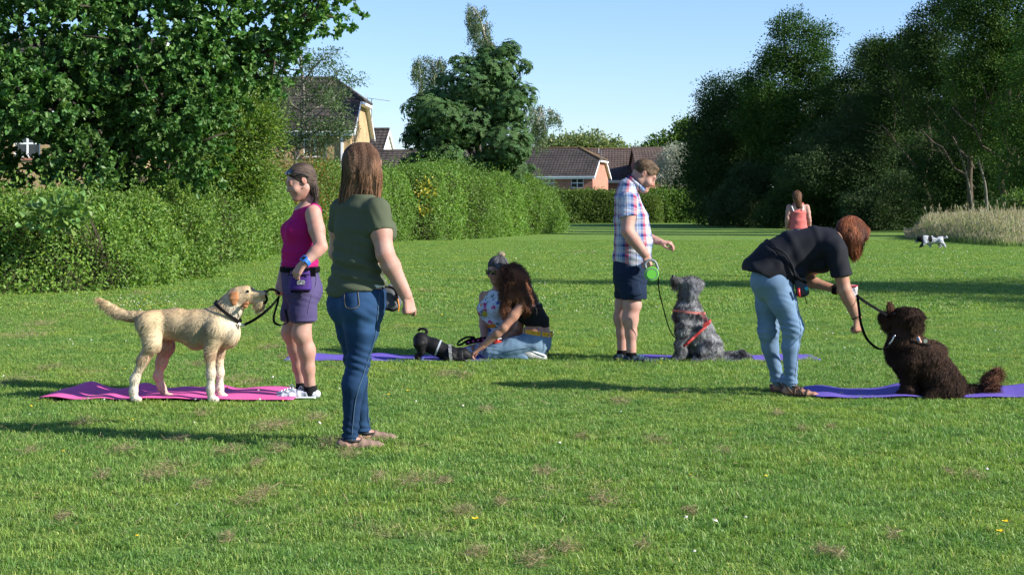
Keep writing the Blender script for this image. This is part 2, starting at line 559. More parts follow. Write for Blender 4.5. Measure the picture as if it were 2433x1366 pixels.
def fur_obj(name, parent, V, Q, n, length, width, flow, color, material, seed=0, curl=0.0, cfreq=60, lift=0.35, K=4, wfun=None, clump=0.0, jitter=0.35, hug=False, proj=True):
    """coat of hair ribbons over a surface. length: scalar or f(p); flow: f(p)->direction; color: f(p)->(n,3)"""
    rs = np.random.RandomState(seed)
    p, nn = sample_surface(V, Q, n, rs, wfun)
    fl = flow(p); fl = fl + rs.normal(size=p.shape) * jitter
    cl = np.stack([noise3(p, 22, seed + 3), noise3(p, 22, seed + 4), noise3(p, 22, seed + 5)], -1)
    fl = fl + cl * clump
    if proj: fl = fl - nn * (fl * nn).sum(1)[:, None]
    fl /= np.linalg.norm(fl, axis=1)[:, None] + 1e-9
    L = (length(p) if callable(length) else np.full(n, length)) * rs.uniform(0.6, 1.25, n)
    d = fl * (1 - lift) + nn * lift
    d /= np.linalg.norm(d, axis=1)[:, None]
    s = np.linspace(0, 1, K)
    bend = -nn * 0.35 + V3(0, 0, -0.25)
    path = p[:, None] + d[:, None] * (s[None, :, None] * L[:, None, None]) + bend[:, None] * ((s ** 2)[None, :, None] * L[:, None, None])
    sd = np.cross(fl, nn) + 1e-4; sd /= np.linalg.norm(sd, axis=1)[:, None]
    if hug:
        from mathutils.kdtree import KDTree
        NV = vnormals(V, Q); kd = KDTree(len(V))
        for i_, v_ in enumerate(V): kd.insert(v_, i_)
        kd.balance()
        path = np.zeros((n, K, 3)); cur = p + nn * .001; path[:, 0] = cur; f_ = fl
        for j_ in range(1, K):
            cur = cur + f_ * (L / (K - 1))[:, None]
            idx = np.array([kd.find(c_)[1] for c_ in cur]); nj = NV[idx]
            off = ((cur - V[idx]) * nj).sum(1)
            fix = np.where(np.abs(off) < .04, off - (.0015 + .004 * lift * j_), 0)
            cur = cur - nj * fix[:, None]
            path[:, j_] = cur
            f_ = flow(cur) + (f_ - flow(cur)) * .3 if False else unit(flow(cur)) * .8 + fl * .2
            f_ = unit(f_ - nj * (f_ * nj).sum(1)[:, None])
    if curl:
        ph = rs.rand(n) * 6.28
        a = s[None] * L[:, None] * cfreq + ph[:, None]
        path = path + (sd[:, None] * np.sin(a)[..., None] + nn[:, None] * np.cos(a)[..., None]) * (curl * np.minimum(s * 2, 1))[None, :, None]
    w = width * rs.uniform(0.6, 1.4, n)
    c = color(p) * rs.uniform(0.72, 1.25, n)[:, None]
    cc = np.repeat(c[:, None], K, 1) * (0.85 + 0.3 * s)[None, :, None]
    Vr, Qr, C = ribbons(path, w, sd, cc)
    nr = nn[:, None] * 0.75 + d[:, None] * 0.15 + sd[:, None] * (rs.normal(size=(n, 1, 1)) * 0.35)
    nr = np.repeat(np.repeat(nr, K, 1)[:, :, None], 2, 2).reshape(-1, 3)
    nr /= np.linalg.norm(nr, axis=1)[:, None]
    o = obj(name, Vr, Qr, material, parent, col=C, normals=nr)
    o['kind'] = 'stuff'
    return o

# ---------------------------------------------------------------- anatomy
def frame_from(f, up):
    f = nrm(f); r = nrm(np.cross(f, up)); u = np.cross(r, f)
    return r, f, u       # right, forward, up

def head_prims(c, f, up, s=1.0, fem=True, ears=True, fat=0.0):
    r, f, u = frame_from(f, up)
    R = np.array([r, f, u])
    L = lambda x, y, z: c + s * (r * x + f * y + u * z)
    jw = 1.0 + fat
    p = [Ell(L(0, -.018, .030), np.array([.075, .094, .083]) * s, R, k=.02),
         Ell(L(0, .028, -.032), np.array([.059 * jw, .062, .086]) * s, R, k=.03),
         Seg(L(-.046 * jw, -.008, -.058), L(0, .060, -.098), .022 * s * jw, .019 * s, k=.03),
         Seg(L(.046 * jw, -.008, -.058), L(0, .060, -.098), .022 * s * jw, .019 * s, k=.03),
         Ell(L(0, .074, -.098), .017 * s, R, k=.015),
         Seg(L(-.034, .078, .020), L(.034, .078, .020), .010 * s, k=.015),
         Ell(L(-.036 * jw, .062, -.036), .025 * s * jw, R, k=.02), Ell(L(.036 * jw, .062, -.036), .025 * s * jw, R, k=.02),
         Ell(L(-.031, .104, .001), .015 * s, R, k=.008, op='s'), Ell(L(.031, .104, .001), .015 * s, R, k=.008, op='s'),
         Ell(L(-.031, .077, .001), .0125 * s, R, k=.002), Ell(L(.031, .077, .001), .0125 * s, R, k=.002),
         Seg(L(0, .084, .006), L(0, .101, -.035), .007 * s, .0105 * s, k=.010),
         Ell(L(-.011, .092, -.038), .0078 * s, R, k=.006), Ell(L(.011, .092, -.038), .0078 * s, R, k=.006),
         Seg(L(-.019, .084, -.063), L(.019, .084, -.063), .0075 * s, k=.006),
         Seg(L(-.016, .083, -.073), L(.016, .083, -.073), .0085 * s, k=.006),
         ]
    if fat: p.append(Ell(L(0, .035, -.105), np.array([.05, .045, .03]) * s * (1 + fat), R, k=.03))
    if ears:
        for sg in (-1, 1):
            p.append(Ell(L(sg * .078, -.006, .0), np.array([.008, .019, .032]) * s, R, k=.006))
            p.append(Ell(L(sg * .088, -.002, .004), np.array([.006, .009, .016]) * s, R, k=.003, op='s'))
    return p

def head_paint(c, f, up, s=1.0, brow=(0.25, 0.16, 0.12), lip=(1.0, 0.62, 0.6), lid=True):
    r, f, u = frame_from(f, up)
    def paint(V, base=None):
        q = (V - c) / s
        x, y, z = q @ r, q @ f, q @ u
        C = np.ones((len(V), 3)) if base is None else base
        face = (np.abs(x) < .09) & (y > -.12) & (np.abs(z) < .14)
        def blot(cx, cy, cz, rx, ry, rz, colr, k=1.0):
            m = np.exp(-(((np.abs(x) - cx) / rx) ** 2 + ((y - cy) / ry) ** 2 + ((z - cz) / rz) ** 2) ** 2) * face * k
            C[:] = C * (1 - m[:, None]) + np.array(colr) * m[:, None]
        blot(.0, .09, -.068, .024, .03, .010, lip)
        blot(.036, .07, -.035, .026, .04, .024, (1.0, .80, .76), .6)
        blot(.0, .108, -.036, .016, .02, .014, (1.0, .78, .74), .7)
        blot(.033, .09, .025, .021, .03, .0070, brow, .9)  # brows and lash lines widened to paint in hair shade round the eyes
        blot(.031, .09, -.002 if lid else 0, .016, .02, .0065, (.14, .10, .09), .95)
        blot(.031, .09, .006, .022, .02, .014, (.66, .52, .48), .6)
        blot(.082, -.0, .0, .012, .022, .034, (1.0, .72, .66), .7)
        return C
    return paint

def hand_prims(w, d, pn, thumb, s=1.0, curl=(35, 40, 30), spread=4, tcurl=0.4, fingers=None):
    """w wrist, d direction to the knuckles, pn palm normal (fingers curl towards it), thumb: vector to the thumb's side"""
    d = nrm(d); pn = nrm(np.asarray(pn) - d * np.dot(pn, d)); t = np.asarray(thumb, float)
    t = nrm(t - d * np.dot(t, d) - pn * np.dot(t, pn))
    P_ = []
    P_.append(Seg(w - d * .035 * s, w + d * .01 * s, (.030 * s, .0245 * s), (.026 * s, .019 * s), side=t, k=.012))
    P_.append(Seg(w - d * .01 * s, w + d * .085 * s, (.026 * s, .019 * s), (.037 * s, .0125 * s), side=t, k=.012))
    P_.append(Seg(w + d * .02 * s + t * .018 * s, w + d * .05 * s + t * .026 * s + pn * .008 * s, .015 * s, k=.012))
    P_.append(Seg(w + d * .025 * s - t * .014 * s, w + d * .075 * s - t * .026 * s, .013 * s, k=.012))
    Ls = (.072, .080, .074, .058)
    offs = (.030, .010, -.010, -.029)
    for i in range(4):
        base = w + s * (d * (.086 - abs(offs[i]) * .18) + t * offs[i])
        ang = 0; p = base
        cv = curl if fingers is None else fingers[i]
        segs = (.45, .30, .25); rr = (.0095, .0085, .0078, .0065)
        dd = nrm(d + t * math.tan(RAD(spread)) * (1.5 - i))
        for j in range(3):
            ang += RAD(cv[j])
            q = p + s * Ls[i] * segs[j] * (dd * math.cos(ang) + pn * math.sin(ang))
            P_.append(Seg(p, q, rr[j] * s, rr[j + 1] * s, k=.004)); p = q
    b = w + s * (d * .022 + t * .024 + pn * .004)
    m = b + s * .040 * nrm(d * .75 + t * (.75 - tcurl * .6) + pn * tcurl)
    e = m + s * .030 * nrm(d * 1.0 + t * (.1 - tcurl * .4) + pn * tcurl * .9)
    e2 = e + s * .018 * nrm(d * 1.0 - t * tcurl * .6 + pn * tcurl * .6)
    P_ += [Seg(b, m, .0135 * s, .0115 * s, k=.010), Seg(m, e, .0112 * s, .0098 * s, k=.004), Seg(e, e2, .0098 * s, .0075 * s, k=.004)]
    return P_

def leg_prims(hip, knee, ankle, s=1.0, side=(1, 0, 0), th=.082, kn=.054, ca=.054, an=.035, back=None, k=.05):
    """thigh, knee, calf; back: direction towards the calf muscle"""
    hip, knee, ankle = map(np.asarray, (hip, knee, ankle))
    b = V3(0, 0, 0) if back is None else nrm(back)
    mid = hip + (knee - hip) * .42
    c1 = knee + (ankle - knee) * .30 + b * .013 * s
    c2 = knee + (ankle - knee) * .62 + b * .004 * s
    return [Seg(hip, mid, th * s, (th * .93) * s, k=k), Seg(mid, knee, th * .90 * s, kn * s, k=k),
            Seg(knee, c1, kn * .97 * s, ca * s, k=k), Seg(c1, c2, ca * s, ca * .78 * s, k=k), Seg(c2, ankle, ca * .76 * s, an * s, k=.03),
            Ell(knee - b * .020 * s, kn * .72 * s, k=.05)]

def arm_prims(sh, el, wr, s=1.0, ua=.047, e=.037, fa=.039, w=.025, k=.02, side=(1, 0, 0)):
    sh, el, wr = map(np.asarray, (sh, el, wr))
    m = sh + (el - sh) * .5; fm = el + (wr - el) * .28
    return [Seg(sh, m, ua * 1.05 * s, ua * s, k=k), Seg(m, el, ua * .98 * s, e * s, k=k), Seg(el, fm, e * s, fa * s, k=k),
            Seg(fm, wr, fa * s, (w * 1.15 * s, w * .9 * s), side=side, k=k)]

def chain(rows, side, k=.03):
    """torso: rows of (centre, half width along side, half depth)"""
    out = []
    for a, b in zip(rows[:-1], rows[1:]):
        sa = a[3] if len(a) > 3 else side
        out.append(Seg(a[0], b[0], (a[1], a[2]), (b[1], b[2]), side=sa, k=k, cap=min(a[2], b[2]) * .5))
    return out

def grow(prims, g):
    out = []
    for p in prims:
        if isinstance(p, Seg):
            q = Seg(p.a, p.b, (p.ra[0] + g, p.ra[1] + g), (p.rb[0] + g, p.rb[1] + g), side=p.u, k=p.k, op=p.op, cap=None if p.cap is None else p.cap + g)
        elif isinstance(p, Ell): q = Ell(p.c, p.r + g, p.R, p.k, p.op)
        else: q = p
        out.append(q)
    return out

def shoe_prims(ankle, toe, h=.07, w=.046, s=1.0):
    """low shoe from the heel under the ankle to the toe; z of the sole = z of toe"""
    ankle = np.asarray(ankle, float); toe = np.asarray(toe, float)
    d = toe - ankle; d[2] = 0; L = np.linalg.norm(d); d = nrm(d); sd = V3(-d[1], d[0], 0)
    k = L / .17; z0 = toe[2] - .012; wk = w / .046
    rows = [(-.052, .026, .050), (-.020, .034, .072), (.020, .035, .074), (.065, .037, .056), (.115, .044, .042), (.160, .038, .032), (.188, .022, .024)]
    pts = [(V3(ankle[0], ankle[1], z0 + hh * .5) + d * x * (k if x > 0 else 1), (ww * wk, hh * .5)) for x, ww, hh in rows]
    return [Seg(a[0], b[0], a[1], b[1], side=sd, k=.02, cap=.012) for a, b in zip(pts[:-1], pts[1:])]

def hair_strands(name, parent, roots, dirs, path_fn, n, K, width, color, material, seed, nrmf):
    pass

def elx(c, R, r):
    """function giving normalised radius in an ellipsoid"""
    def f(p):
        q = (p - c) @ np.asarray(R).T
        return q / r
    return f
# ---------------------------------------------------------------- ground and grass
def grass_mat(name, base, tip, straw, blade):
    m = bpy.data.materials.new(name); m.use_nodes = True
    nt = m.node_tree; N = nt.nodes; L = nt.links; N.clear()
    out = N.new('ShaderNodeOutputMaterial')
    geo = N.new('ShaderNodeNewGeometry')
    def noi(scale, det=3, rough=0.5):
        n = N.new('ShaderNodeTexNoise'); n.inputs['Scale'].default_value = scale; n.inputs['Detail'].default_value = det
        n.inputs['Roughness'].default_value = rough
        L.new(geo.outputs['Position'], n.inputs['Vector']); return n.outputs['Fac']
    def ramp(x, a, b):
        r = N.new('ShaderNodeMapRange'); r.inputs['From Min'].default_value = a; r.inputs['From Max'].default_value = b
        L.new(x, r.inputs['Value']); return r.outputs[0]
    def mix(f, a, b):
        x = N.new('ShaderNodeMixRGB'); L.new(f, x.inputs['Fac'])
        for s, v in (('Color1', a), ('Color2', b)):
            if isinstance(v, tuple): x.inputs[s].default_value = (*v, 1)
            else: L.new(v, x.inputs[s])
        return x.outputs[0]
    c = mix(ramp(noi(0.55, 4), 0.36, 0.64), base, tuple(b * k for b, k in zip(base, (1.32, 1.12, 0.9))))
    c = mix(ramp(noi(3.1, 3), 0.40, 0.72), c, tuple(b * k for b, k in zip(base, (0.66, 0.80, 0.75))))
    if blade:
        a = N.new('ShaderNodeAttribute'); a.attribute_name = 'col'
        x = N.new('ShaderNodeMixRGB'); x.blend_type = 'MULTIPLY'; x.inputs['Fac'].default_value = 1
        L.new(c, x.inputs['Color1']); L.new(a.outputs['Color'], x.inputs['Color2']); c = x.outputs[0]
    # dry clippings, strongest in wind-rowed patches
    s1 = ramp(noi(1.1, 5, 0.6), 0.60, 0.70); s2 = ramp(noi(9.0, 3, 0.6), 0.44, 0.60)
    mm = N.new('ShaderNodeMath'); mm.operation = 'MULTIPLY'; L.new(s1, mm.inputs[0]); L.new(s2, mm.inputs[1])
    m2 = N.new('ShaderNodeMath'); m2.operation = 'MULTIPLY'; L.new(mm.outputs[0], m2.inputs[0]); m2.inputs[1].default_value = 0.62 if blade else 0.35
    c = mix(m2.outputs[0], c, straw)
    b = N.new('ShaderNodeBsdfPrincipled'); b.inputs['Roughness'].default_value = 0.5 if blade else 0.9
    b.inputs['Specular IOR Level'].default_value = 0.35 if blade else 0.05
    L.new(c, b.inputs['Base Color'])
    if blade:
        tr = N.new('ShaderNodeBsdfTranslucent'); x = N.new('ShaderNodeMixRGB'); x.blend_type = 'MULTIPLY'; x.inputs['Fac'].default_value = 1
        x.inputs['Color2'].default_value = (1.1, 1.3, 0.6, 1); L.new(c, x.inputs['Color1']); L.new(x.outputs[0], tr.inputs['Color'])
        ms = N.new('ShaderNodeMixShader'); ms.inputs[0].default_value = 0.35
        L.new(b.outputs[0], ms.inputs[1]); L.new(tr.outputs[0], ms.inputs[2]); L.new(ms.outputs[0], out.inputs['Surface'])
    else:
        bp = N.new('ShaderNodeBump'); bp.inputs['Strength'].default_value = 0.8; bp.inputs['Distance'].default_value = 0.05
        L.new(noi(14, 6, 0.7), bp.inputs['Height']); L.new(bp.outputs[0], b.inputs['Normal'])
        L.new(b.outputs[0], out.inputs['Surface'])
    return m

GRASS = (0.182, 0.306, 0.064)
m_ground = grass_mat('turf', (0.142, 0.235, 0.054), None, (0.24, 0.19, 0.10), False)
m_blade = grass_mat('grass_blades', GRASS, None, (0.36, 0.29, 0.155), True)

gx = np.linspace(-260, 260, 27); gy = np.linspace(-120, 420, 28)
GV = np.array([[x, y, 0.0] for y in gy for x in gx])
GQ = np.array([[j * 27 + i, j * 27 + i + 1, (j + 1) * 27 + i + 1, (j + 1) * 27 + i] for j in range(27) for i in range(26)])
ground = obj('ground', GV, GQ, m_ground, smooth=False)
tag(ground, 'mown green park lawn reaching back to the hedges', None, kind='structure')

m_white = mat('white_plastic', (0.80, 0.81, 0.82), .4, .4, var=.04, scale=3)

MATBOX = []   # filled before the grass is laid: (x0, x1, y0, y1) where a yoga mat presses the grass down

def blade_patch(seed, size, n, hgt, wid):
    rs = np.random.RandomState(seed)
    x = rs.uniform(-size / 2, size / 2, n); y = rs.uniform(-size / 2, size / 2, n)
    cl = 0.75 + 0.35 * noise3(np.stack([x, y, x * 0], -1), 14 / size * 0.5, seed)
    h = hgt * rs.uniform(0.35, 1.15, n) * cl
    az = rs.uniform(0, 6.28, n); lean = rs.uniform(0.2, 1.7, n) * h
    dx, dy = np.cos(az) * lean, np.sin(az) * lean
    wa = az + np.pi / 2 + rs.normal(size=n) * 0.5
    w = wid * rs.uniform(0.6, 1.3, n)
    wx, wy = np.cos(wa) * w / 2, np.sin(wa) * w / 2
    z = np.zeros(n)
    b0 = np.stack([x - wx, y - wy, z - 0.004], -1); b1 = np.stack([x + wx, y + wy, z - 0.004], -1)
    m0 = np.stack([x + dx * .35 - wx * .8, y + dy * .35 - wy * .8, h * .6], -1); m1 = np.stack([x + dx * .35 + wx * .8, y + dy * .35 + wy * .8, h * .6], -1)
    t = np.stack([x + dx, y + dy, h * np.sqrt(np.clip(1 - (lean / (h + 1e-6)) ** 2 * .3, .12, 1))], -1)
    V = np.stack([b0, b1, m1, m0, t], 1).reshape(-1, 3)
    i = np.arange(n)[:, None] * 5
    Q = i + np.array([[0, 1, 2, 3]]); T = i + np.array([[3, 2, 4]])
    tint = np.ones((n, 3)) * rs.uniform(0.72, 1.25, n)[:, None]
    yel = rs.rand(n) < 0.10
    tint[yel] *= np.array([1.9, 1.25, 1.6])
    lite = rs.rand(n) < 0.12
    tint[lite] *= np.array([1.35, 1.25, 1.5])
    C = np.repeat(tint[:, None], 5, 1)
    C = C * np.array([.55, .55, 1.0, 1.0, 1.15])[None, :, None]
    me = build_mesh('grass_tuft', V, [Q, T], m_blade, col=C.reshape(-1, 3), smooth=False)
    return bpy.data.objects.new('grass_tuft_source', me)   # not linked: only the lawn's geometry nodes read it

def scatter(name, pts, rot, scl, sources, label, rest=None):
    me = bpy.data.meshes.new(name); n = len(pts)
    me.vertices.add(n); me.vertices.foreach_set('co', np.asarray(pts, np.float32).ravel())
    a = me.attributes.new('rot', 'FLOAT_VECTOR', 'POINT'); a.data.foreach_set('vector', np.asarray(rot, np.float32).ravel())
    a = me.attributes.new('scl', 'FLOAT_VECTOR', 'POINT'); a.data.foreach_set('vector', np.asarray(scl, np.float32).ravel())
    o = bpy.data.objects.new(name, me); scene.collection.objects.link(o)
    ng = bpy.data.node_groups.new(name + '_nodes', 'GeometryNodeTree')
    ng.interface.new_socket('Geometry', in_out='INPUT', socket_type='NodeSocketGeometry')
    ng.interface.new_socket('Geometry', in_out='OUTPUT', socket_type='NodeSocketGeometry')
    N, L = ng.nodes, ng.links
    gi, go = N.new('NodeGroupInput'), N.new('NodeGroupOutput')
    iop = N.new('GeometryNodeInstanceOnPoints'); iop.inputs['Pick Instance'].default_value = True
    mp = N.new('GeometryNodeMeshToPoints'); L.new(gi.outputs[0], mp.inputs[0])
    L.new(mp.outputs[0], iop.inputs['Points'])
    jn = N.new('GeometryNodeJoinGeometry')
    for s in reversed(sources):
        oi = N.new('GeometryNodeObjectInfo'); oi.inputs['Object'].default_value = s; oi.inputs['As Instance'].default_value = True
        L.new(oi.outputs['Geometry'], jn.inputs[0])
    L.new(jn.outputs[0], iop.inputs['Instance'])
    rnd = N.new('FunctionNodeRandomValue'); rnd.data_type = 'INT'; 
    rnd.inputs[4].default_value = 0; rnd.inputs[5].default_value = len(sources) - 1
    L.new(rnd.outputs[2], iop.inputs['Instance Index'])
    for an, sock in (('rot', 'Rotation'), ('scl', 'Scale')):
        na = N.new('GeometryNodeInputNamedAttribute'); na.data_type = 'FLOAT_VECTOR'; na.inputs['Name'].default_value = an
        L.new(na.outputs['Attribute'], iop.inputs[sock])
    L.new(iop.outputs[0], go.inputs[0])
    md = o.modifiers.new('scatter', 'NODES'); md.node_group = ng
    tag(o, label, None, kind='stuff')
    return o

def lay_grass():
    rs = np.random.RandomState(5)
    src = [blade_patch(10 + i, 0.25, 400, 0.043, 0.0040) for i in range(4)]
    srcF = [blade_patch(30 + i, 0.8, 620, 0.055, 0.010) for i in range(4)]
    def region(y0, y1, step, margin):
        out = []
        y = y0
        while y < y1:
            hw = (CX + 60) / F * y + margin
            xs = np.arange(-hw, hw, step)
            out.append(np.stack([xs + rs.uniform(-.25, .25, len(xs)) * step, y + rs.uniform(-.25, .25, len(xs)) * step, np.zeros(len(xs))], -1))
            y += step
        return np.concatenate(out)
    p = region(4.0, 19.0, 0.20, 2.2)
    keep = np.ones(len(p), bool)
    for (x0, x1, y0, y1) in MATBOX:
        keep &= ~((p[:, 0] > x0 - .05) & (p[:, 0] < x1 + .05) & (p[:, 1] > y0 + .07) & (p[:, 1] < y1 + .05))
    p = p[keep]
    n = len(p)
    rot = np.stack([np.zeros(n), np.zeros(n), rs.uniform(0, 6.28, n)], -1)
    hs_ = 0.95 + 0.3 * noise3(p, 1.6, 3)
    scl = np.stack([np.full(n, 1.0), np.full(n, 1.0), hs_ * rs.uniform(0.8, 1.15, n)], -1)
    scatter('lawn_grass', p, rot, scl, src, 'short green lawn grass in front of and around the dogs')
    p = region(18.8, 62, 0.62, 3.5)
    n = len(p)
    rot = np.stack([np.zeros(n), np.zeros(n), rs.uniform(0, 6.28, n)], -1)
    k = np.clip(p[:, 1] / 30, 0.8, 1.6)
    scl = np.stack([np.ones(n), np.ones(n), np.full(n, .85)], -1)
    scatter('far_lawn_grass', p, rot, scl, srcF, 'short green lawn grass beyond the people up to the hedge')

# ---------------------------------------------------------------- leaves, hedges, trees
def leaf_geo(c, axis, nrm_, L, W, tint, fold=0.18, six=False):
    """one kite-shaped folded leaf per row"""
    axis = axis / (np.linalg.norm(axis, axis=1)[:, None] + 1e-9)
    w = np.cross(axis, nrm_); w /= np.linalg.norm(w, axis=1)[:, None] + 1e-9
    n = np.cross(w, axis)
    L = np.broadcast_to(L, (len(c),))[:, None]; W = np.broadcast_to(W, (len(c),))[:, None]
    m = len(c)
    if six:
        V = np.stack([c, c + axis * L * .30 + w * W * .5 + n * W * fold, c + axis * L * .72 + w * W * .42 + n * W * fold, c + axis * L,
                      c + axis * L * .72 - w * W * .42 + n * W * fold, c + axis * L * .30 - w * W * .5 + n * W * fold], 1).reshape(-1, 3)
        i = np.arange(m)[:, None] * 6
        Q = np.concatenate([i + np.array([[0, 1, 2, 3]]), i + np.array([[0, 3, 4, 5]])])
        return V, Q, np.repeat(tint, 6, 0)
    V = np.stack([c, c + axis * L * .45 + w * W * .5 + n * W * fold, c + axis * L, c + axis * L * .45 - w * W * .5 + n * W * fold], 1).reshape(-1, 3)
    Q = np.arange(m)[:, None] * 4 + np.array([[0, 1, 2, 3]])
    return V, Q, np.repeat(tint, 4, 0)

def tints(n, rs, var=0.22, hue=0.10, young=0.0):
    t = np.ones((n, 3)) * rs.uniform(1 - var, 1 + var, n)[:, None]
    t[:, 0] *= rs.uniform(1 - hue, 1 + hue * 1.8, n)
    if young:
        y = rs.rand(n) < young
        t[y] *= np.array([1.5, 1.3, 0.9])
    return t

def unit(v): return v / (np.linalg.norm(v, axis=-1, keepdims=True) + 1e-9)

m_bark = mat('bark', (0.085, 0.068, 0.050), 0.9, 0.1, var=0.35, scale=6, bump=0.8, bscale=14, bdist=.01)
m_barkpale = mat('pale_bark', (0.33, 0.30, 0.25), 0.85, 0.1, var=0.3, scale=5, bump=0.5, bscale=10, bdist=.01)
m_core = mat('twig_core', (0.028, 0.034, 0.014), 1.0, 0.0, var=0.4, scale=3)

def hedge(name, label, path, thick, n, leaf, material, seed, cat='hedge', bump=(0.28, 1.1), shoot=0.3, tint=None, power=0.55, group=None, young=0.08):
    """path: rows (x, y, height) of the foot line's middle; leaves cover a rounded body"""
    rs = np.random.RandomState(seed)
    path = np.asarray(path, float)
    pts = spline(path, 120)
    seg = np.linalg.norm(np.diff(pts[:, :2], axis=0), axis=1); cum = np.concatenate([[0], np.cumsum(seg)]); Lt = cum[-1]
    T = np.gradient(pts[:, :2], axis=0); T /= np.linalg.norm(T, axis=1)[:, None]
    Nn = np.stack([T[:, 1], -T[:, 0]], 1)
    def body(s, phi, r):
        """s metres along, phi angle over the body, r radial fraction"""
        i = np.interp(s, cum, np.arange(len(pts)))
        f = lambda a: np.interp(i, np.arange(len(pts)), a)
        cx, cy, h = f(pts[:, 0]), f(pts[:, 1]), f(pts[:, 2]); nx, ny = f(Nn[:, 0]), f(Nn[:, 1]); tx, ty = f(T[:, 0]), f(T[:, 1])
        # round both ends off
        e = np.minimum(s, Lt - s) / (thick * .55); ef = np.sqrt(np.clip(1 - (1 - np.clip(e, 0, 1)) ** 2, 0.02, 1))
        c, sn = np.cos(phi), np.sin(phi)
        u = np.sign(c) * np.abs(c) ** power * thick / 2 * ef; v = np.abs(sn) ** power * h * (0.6 + 0.4 * ef)
        p = np.stack([cx + nx * u * r, cy + ny * u * r, v * r], -1)
        out = np.stack([nx * np.sign(c) * np.abs(c) ** (2 - power), ny * np.sign(c) * np.abs(c) ** (2 - power), np.abs(sn) ** (2 - power) + 0.02], -1)
        return p, unit(out)
    def bumpf(p):
        return bump[0] * noise3(p, bump[1] * 2.0, seed) + bump[0] * .5 * noise3(p, bump[1] * 6.5, seed + 1)
    root = thing(name, label, cat, (*pts[len(pts) // 2, :2], 0), group)
    # core
    ns, npn = 70, 14
    S, PH = np.meshgrid(np.linspace(0, Lt, ns), np.linspace(0.0, np.pi, npn), indexing='ij')
    p, o = body(S.ravel(), PH.ravel(), 1.0); d = bumpf(p)
    p = p + o * (d - 0.28 - leaf)[:, None]; p[:, 2] = np.maximum(p[:, 2], 0.0)
    Q = np.array([[i * npn + j, (i + 1) * npn + j, (i + 1) * npn + j + 1, i * npn + j + 1] for i in range(ns - 1) for j in range(npn - 1)])
    obj('branches', p, Q, m_core, root)
    # leaves
    s = rs.uniform(0, Lt, n)
    pg = np.linspace(0, np.pi, 900); hm = pts[:, 2].mean()
    prof = np.stack([np.sign(np.cos(pg)) * np.abs(np.cos(pg)) ** power * thick / 2, np.abs(np.sin(pg)) ** power * hm], -1)
    al = np.concatenate([[0], np.cumsum(np.linalg.norm(np.diff(prof, axis=0), axis=1))])
    cut = hm * .9 if n else 0
    phi = np.interp(rs.rand(n) * (al[-1] - cut * .6), al, pg)
    p, o = body(s, phi, 1.0); d = bumpf(p)
    depth = rs.uniform(0, 1, n) ** 1.6 * (0.22 + leaf)
    far = rs.rand(n) < 0.06
    depth[far] = -rs.uniform(0, shoot, far.sum())
    p = p + o * (d - depth)[:, None]
    p[:, 2] = np.maximum(p[:, 2], 0.02)
    ax = unit(o * 0.5 + rs.normal(size=(n, 3)) * 0.75 + np.array([0, 0, 0.1]))
    nr = unit(o * 0.9 + rs.normal(size=(n, 3)) * 0.65 + np.array([0, 0, 0.4]))
    t = tints(n, rs, young=young)
    t *= (1 + 0.22 * noise3(p, 0.9, seed + 7))[:, None]
    if tint is not None: t = tint(p, t, rs)
    V, Qd, C = leaf_geo(p, ax, nr, leaf * rs.uniform(.7, 1.3, n), leaf * .62 * rs.uniform(.7, 1.2, n), t)
    f = obj('foliage', V, Qd, material, root, col=C, smooth=False); f['kind'] = 'stuff'
    return root

def branch_tree(base, top, r0, levels, rs, spread=0.5, n0=5, mb=None, lean=0.15, upto=None, nsub=3):
    """trunk with limbs; returns tips"""
    if mb is None: mb = MB()
    tips = []
    base = np.asarray(base, float); top = np.asarray(top, float)
    def grow_(a, b, r, lev):
        n = 6; L = np.linalg.norm(b - a)
        t = np.linspace(0, 1, n)[:, None]
        pts = a + (b - a) * t + rs.normal(size=(n, 3)) * L * 0.035 * np.sin(np.pi * t)
        mb.tube(pts, np.linspace(r, r * .45, n), 6 if lev > 0 else 8)
        if lev >= levels:
            tips.append(b); return
        k = n0 if lev == 0 else nsub
        for i in range(k):
            f = rs.uniform(.35, .95) if lev else .3 + .65 * (i + rs.rand() * .5) / k
            p = a + (b - a) * f
            d = nrm(b - a)
            q = rs.normal(size=3); q -= d * np.dot(q, d); q = nrm(q)
            nd = nrm(d * (1 - spread) + q * spread + V3(0, 0, .18))
            Ln = L * rs.uniform(.42, .62)
            grow_(p, p + nd * Ln, r * (1 - f * .55) * .45, lev + 1)
        tips.append(b)
    grow_(base, top, r0, 0)
    return mb, tips

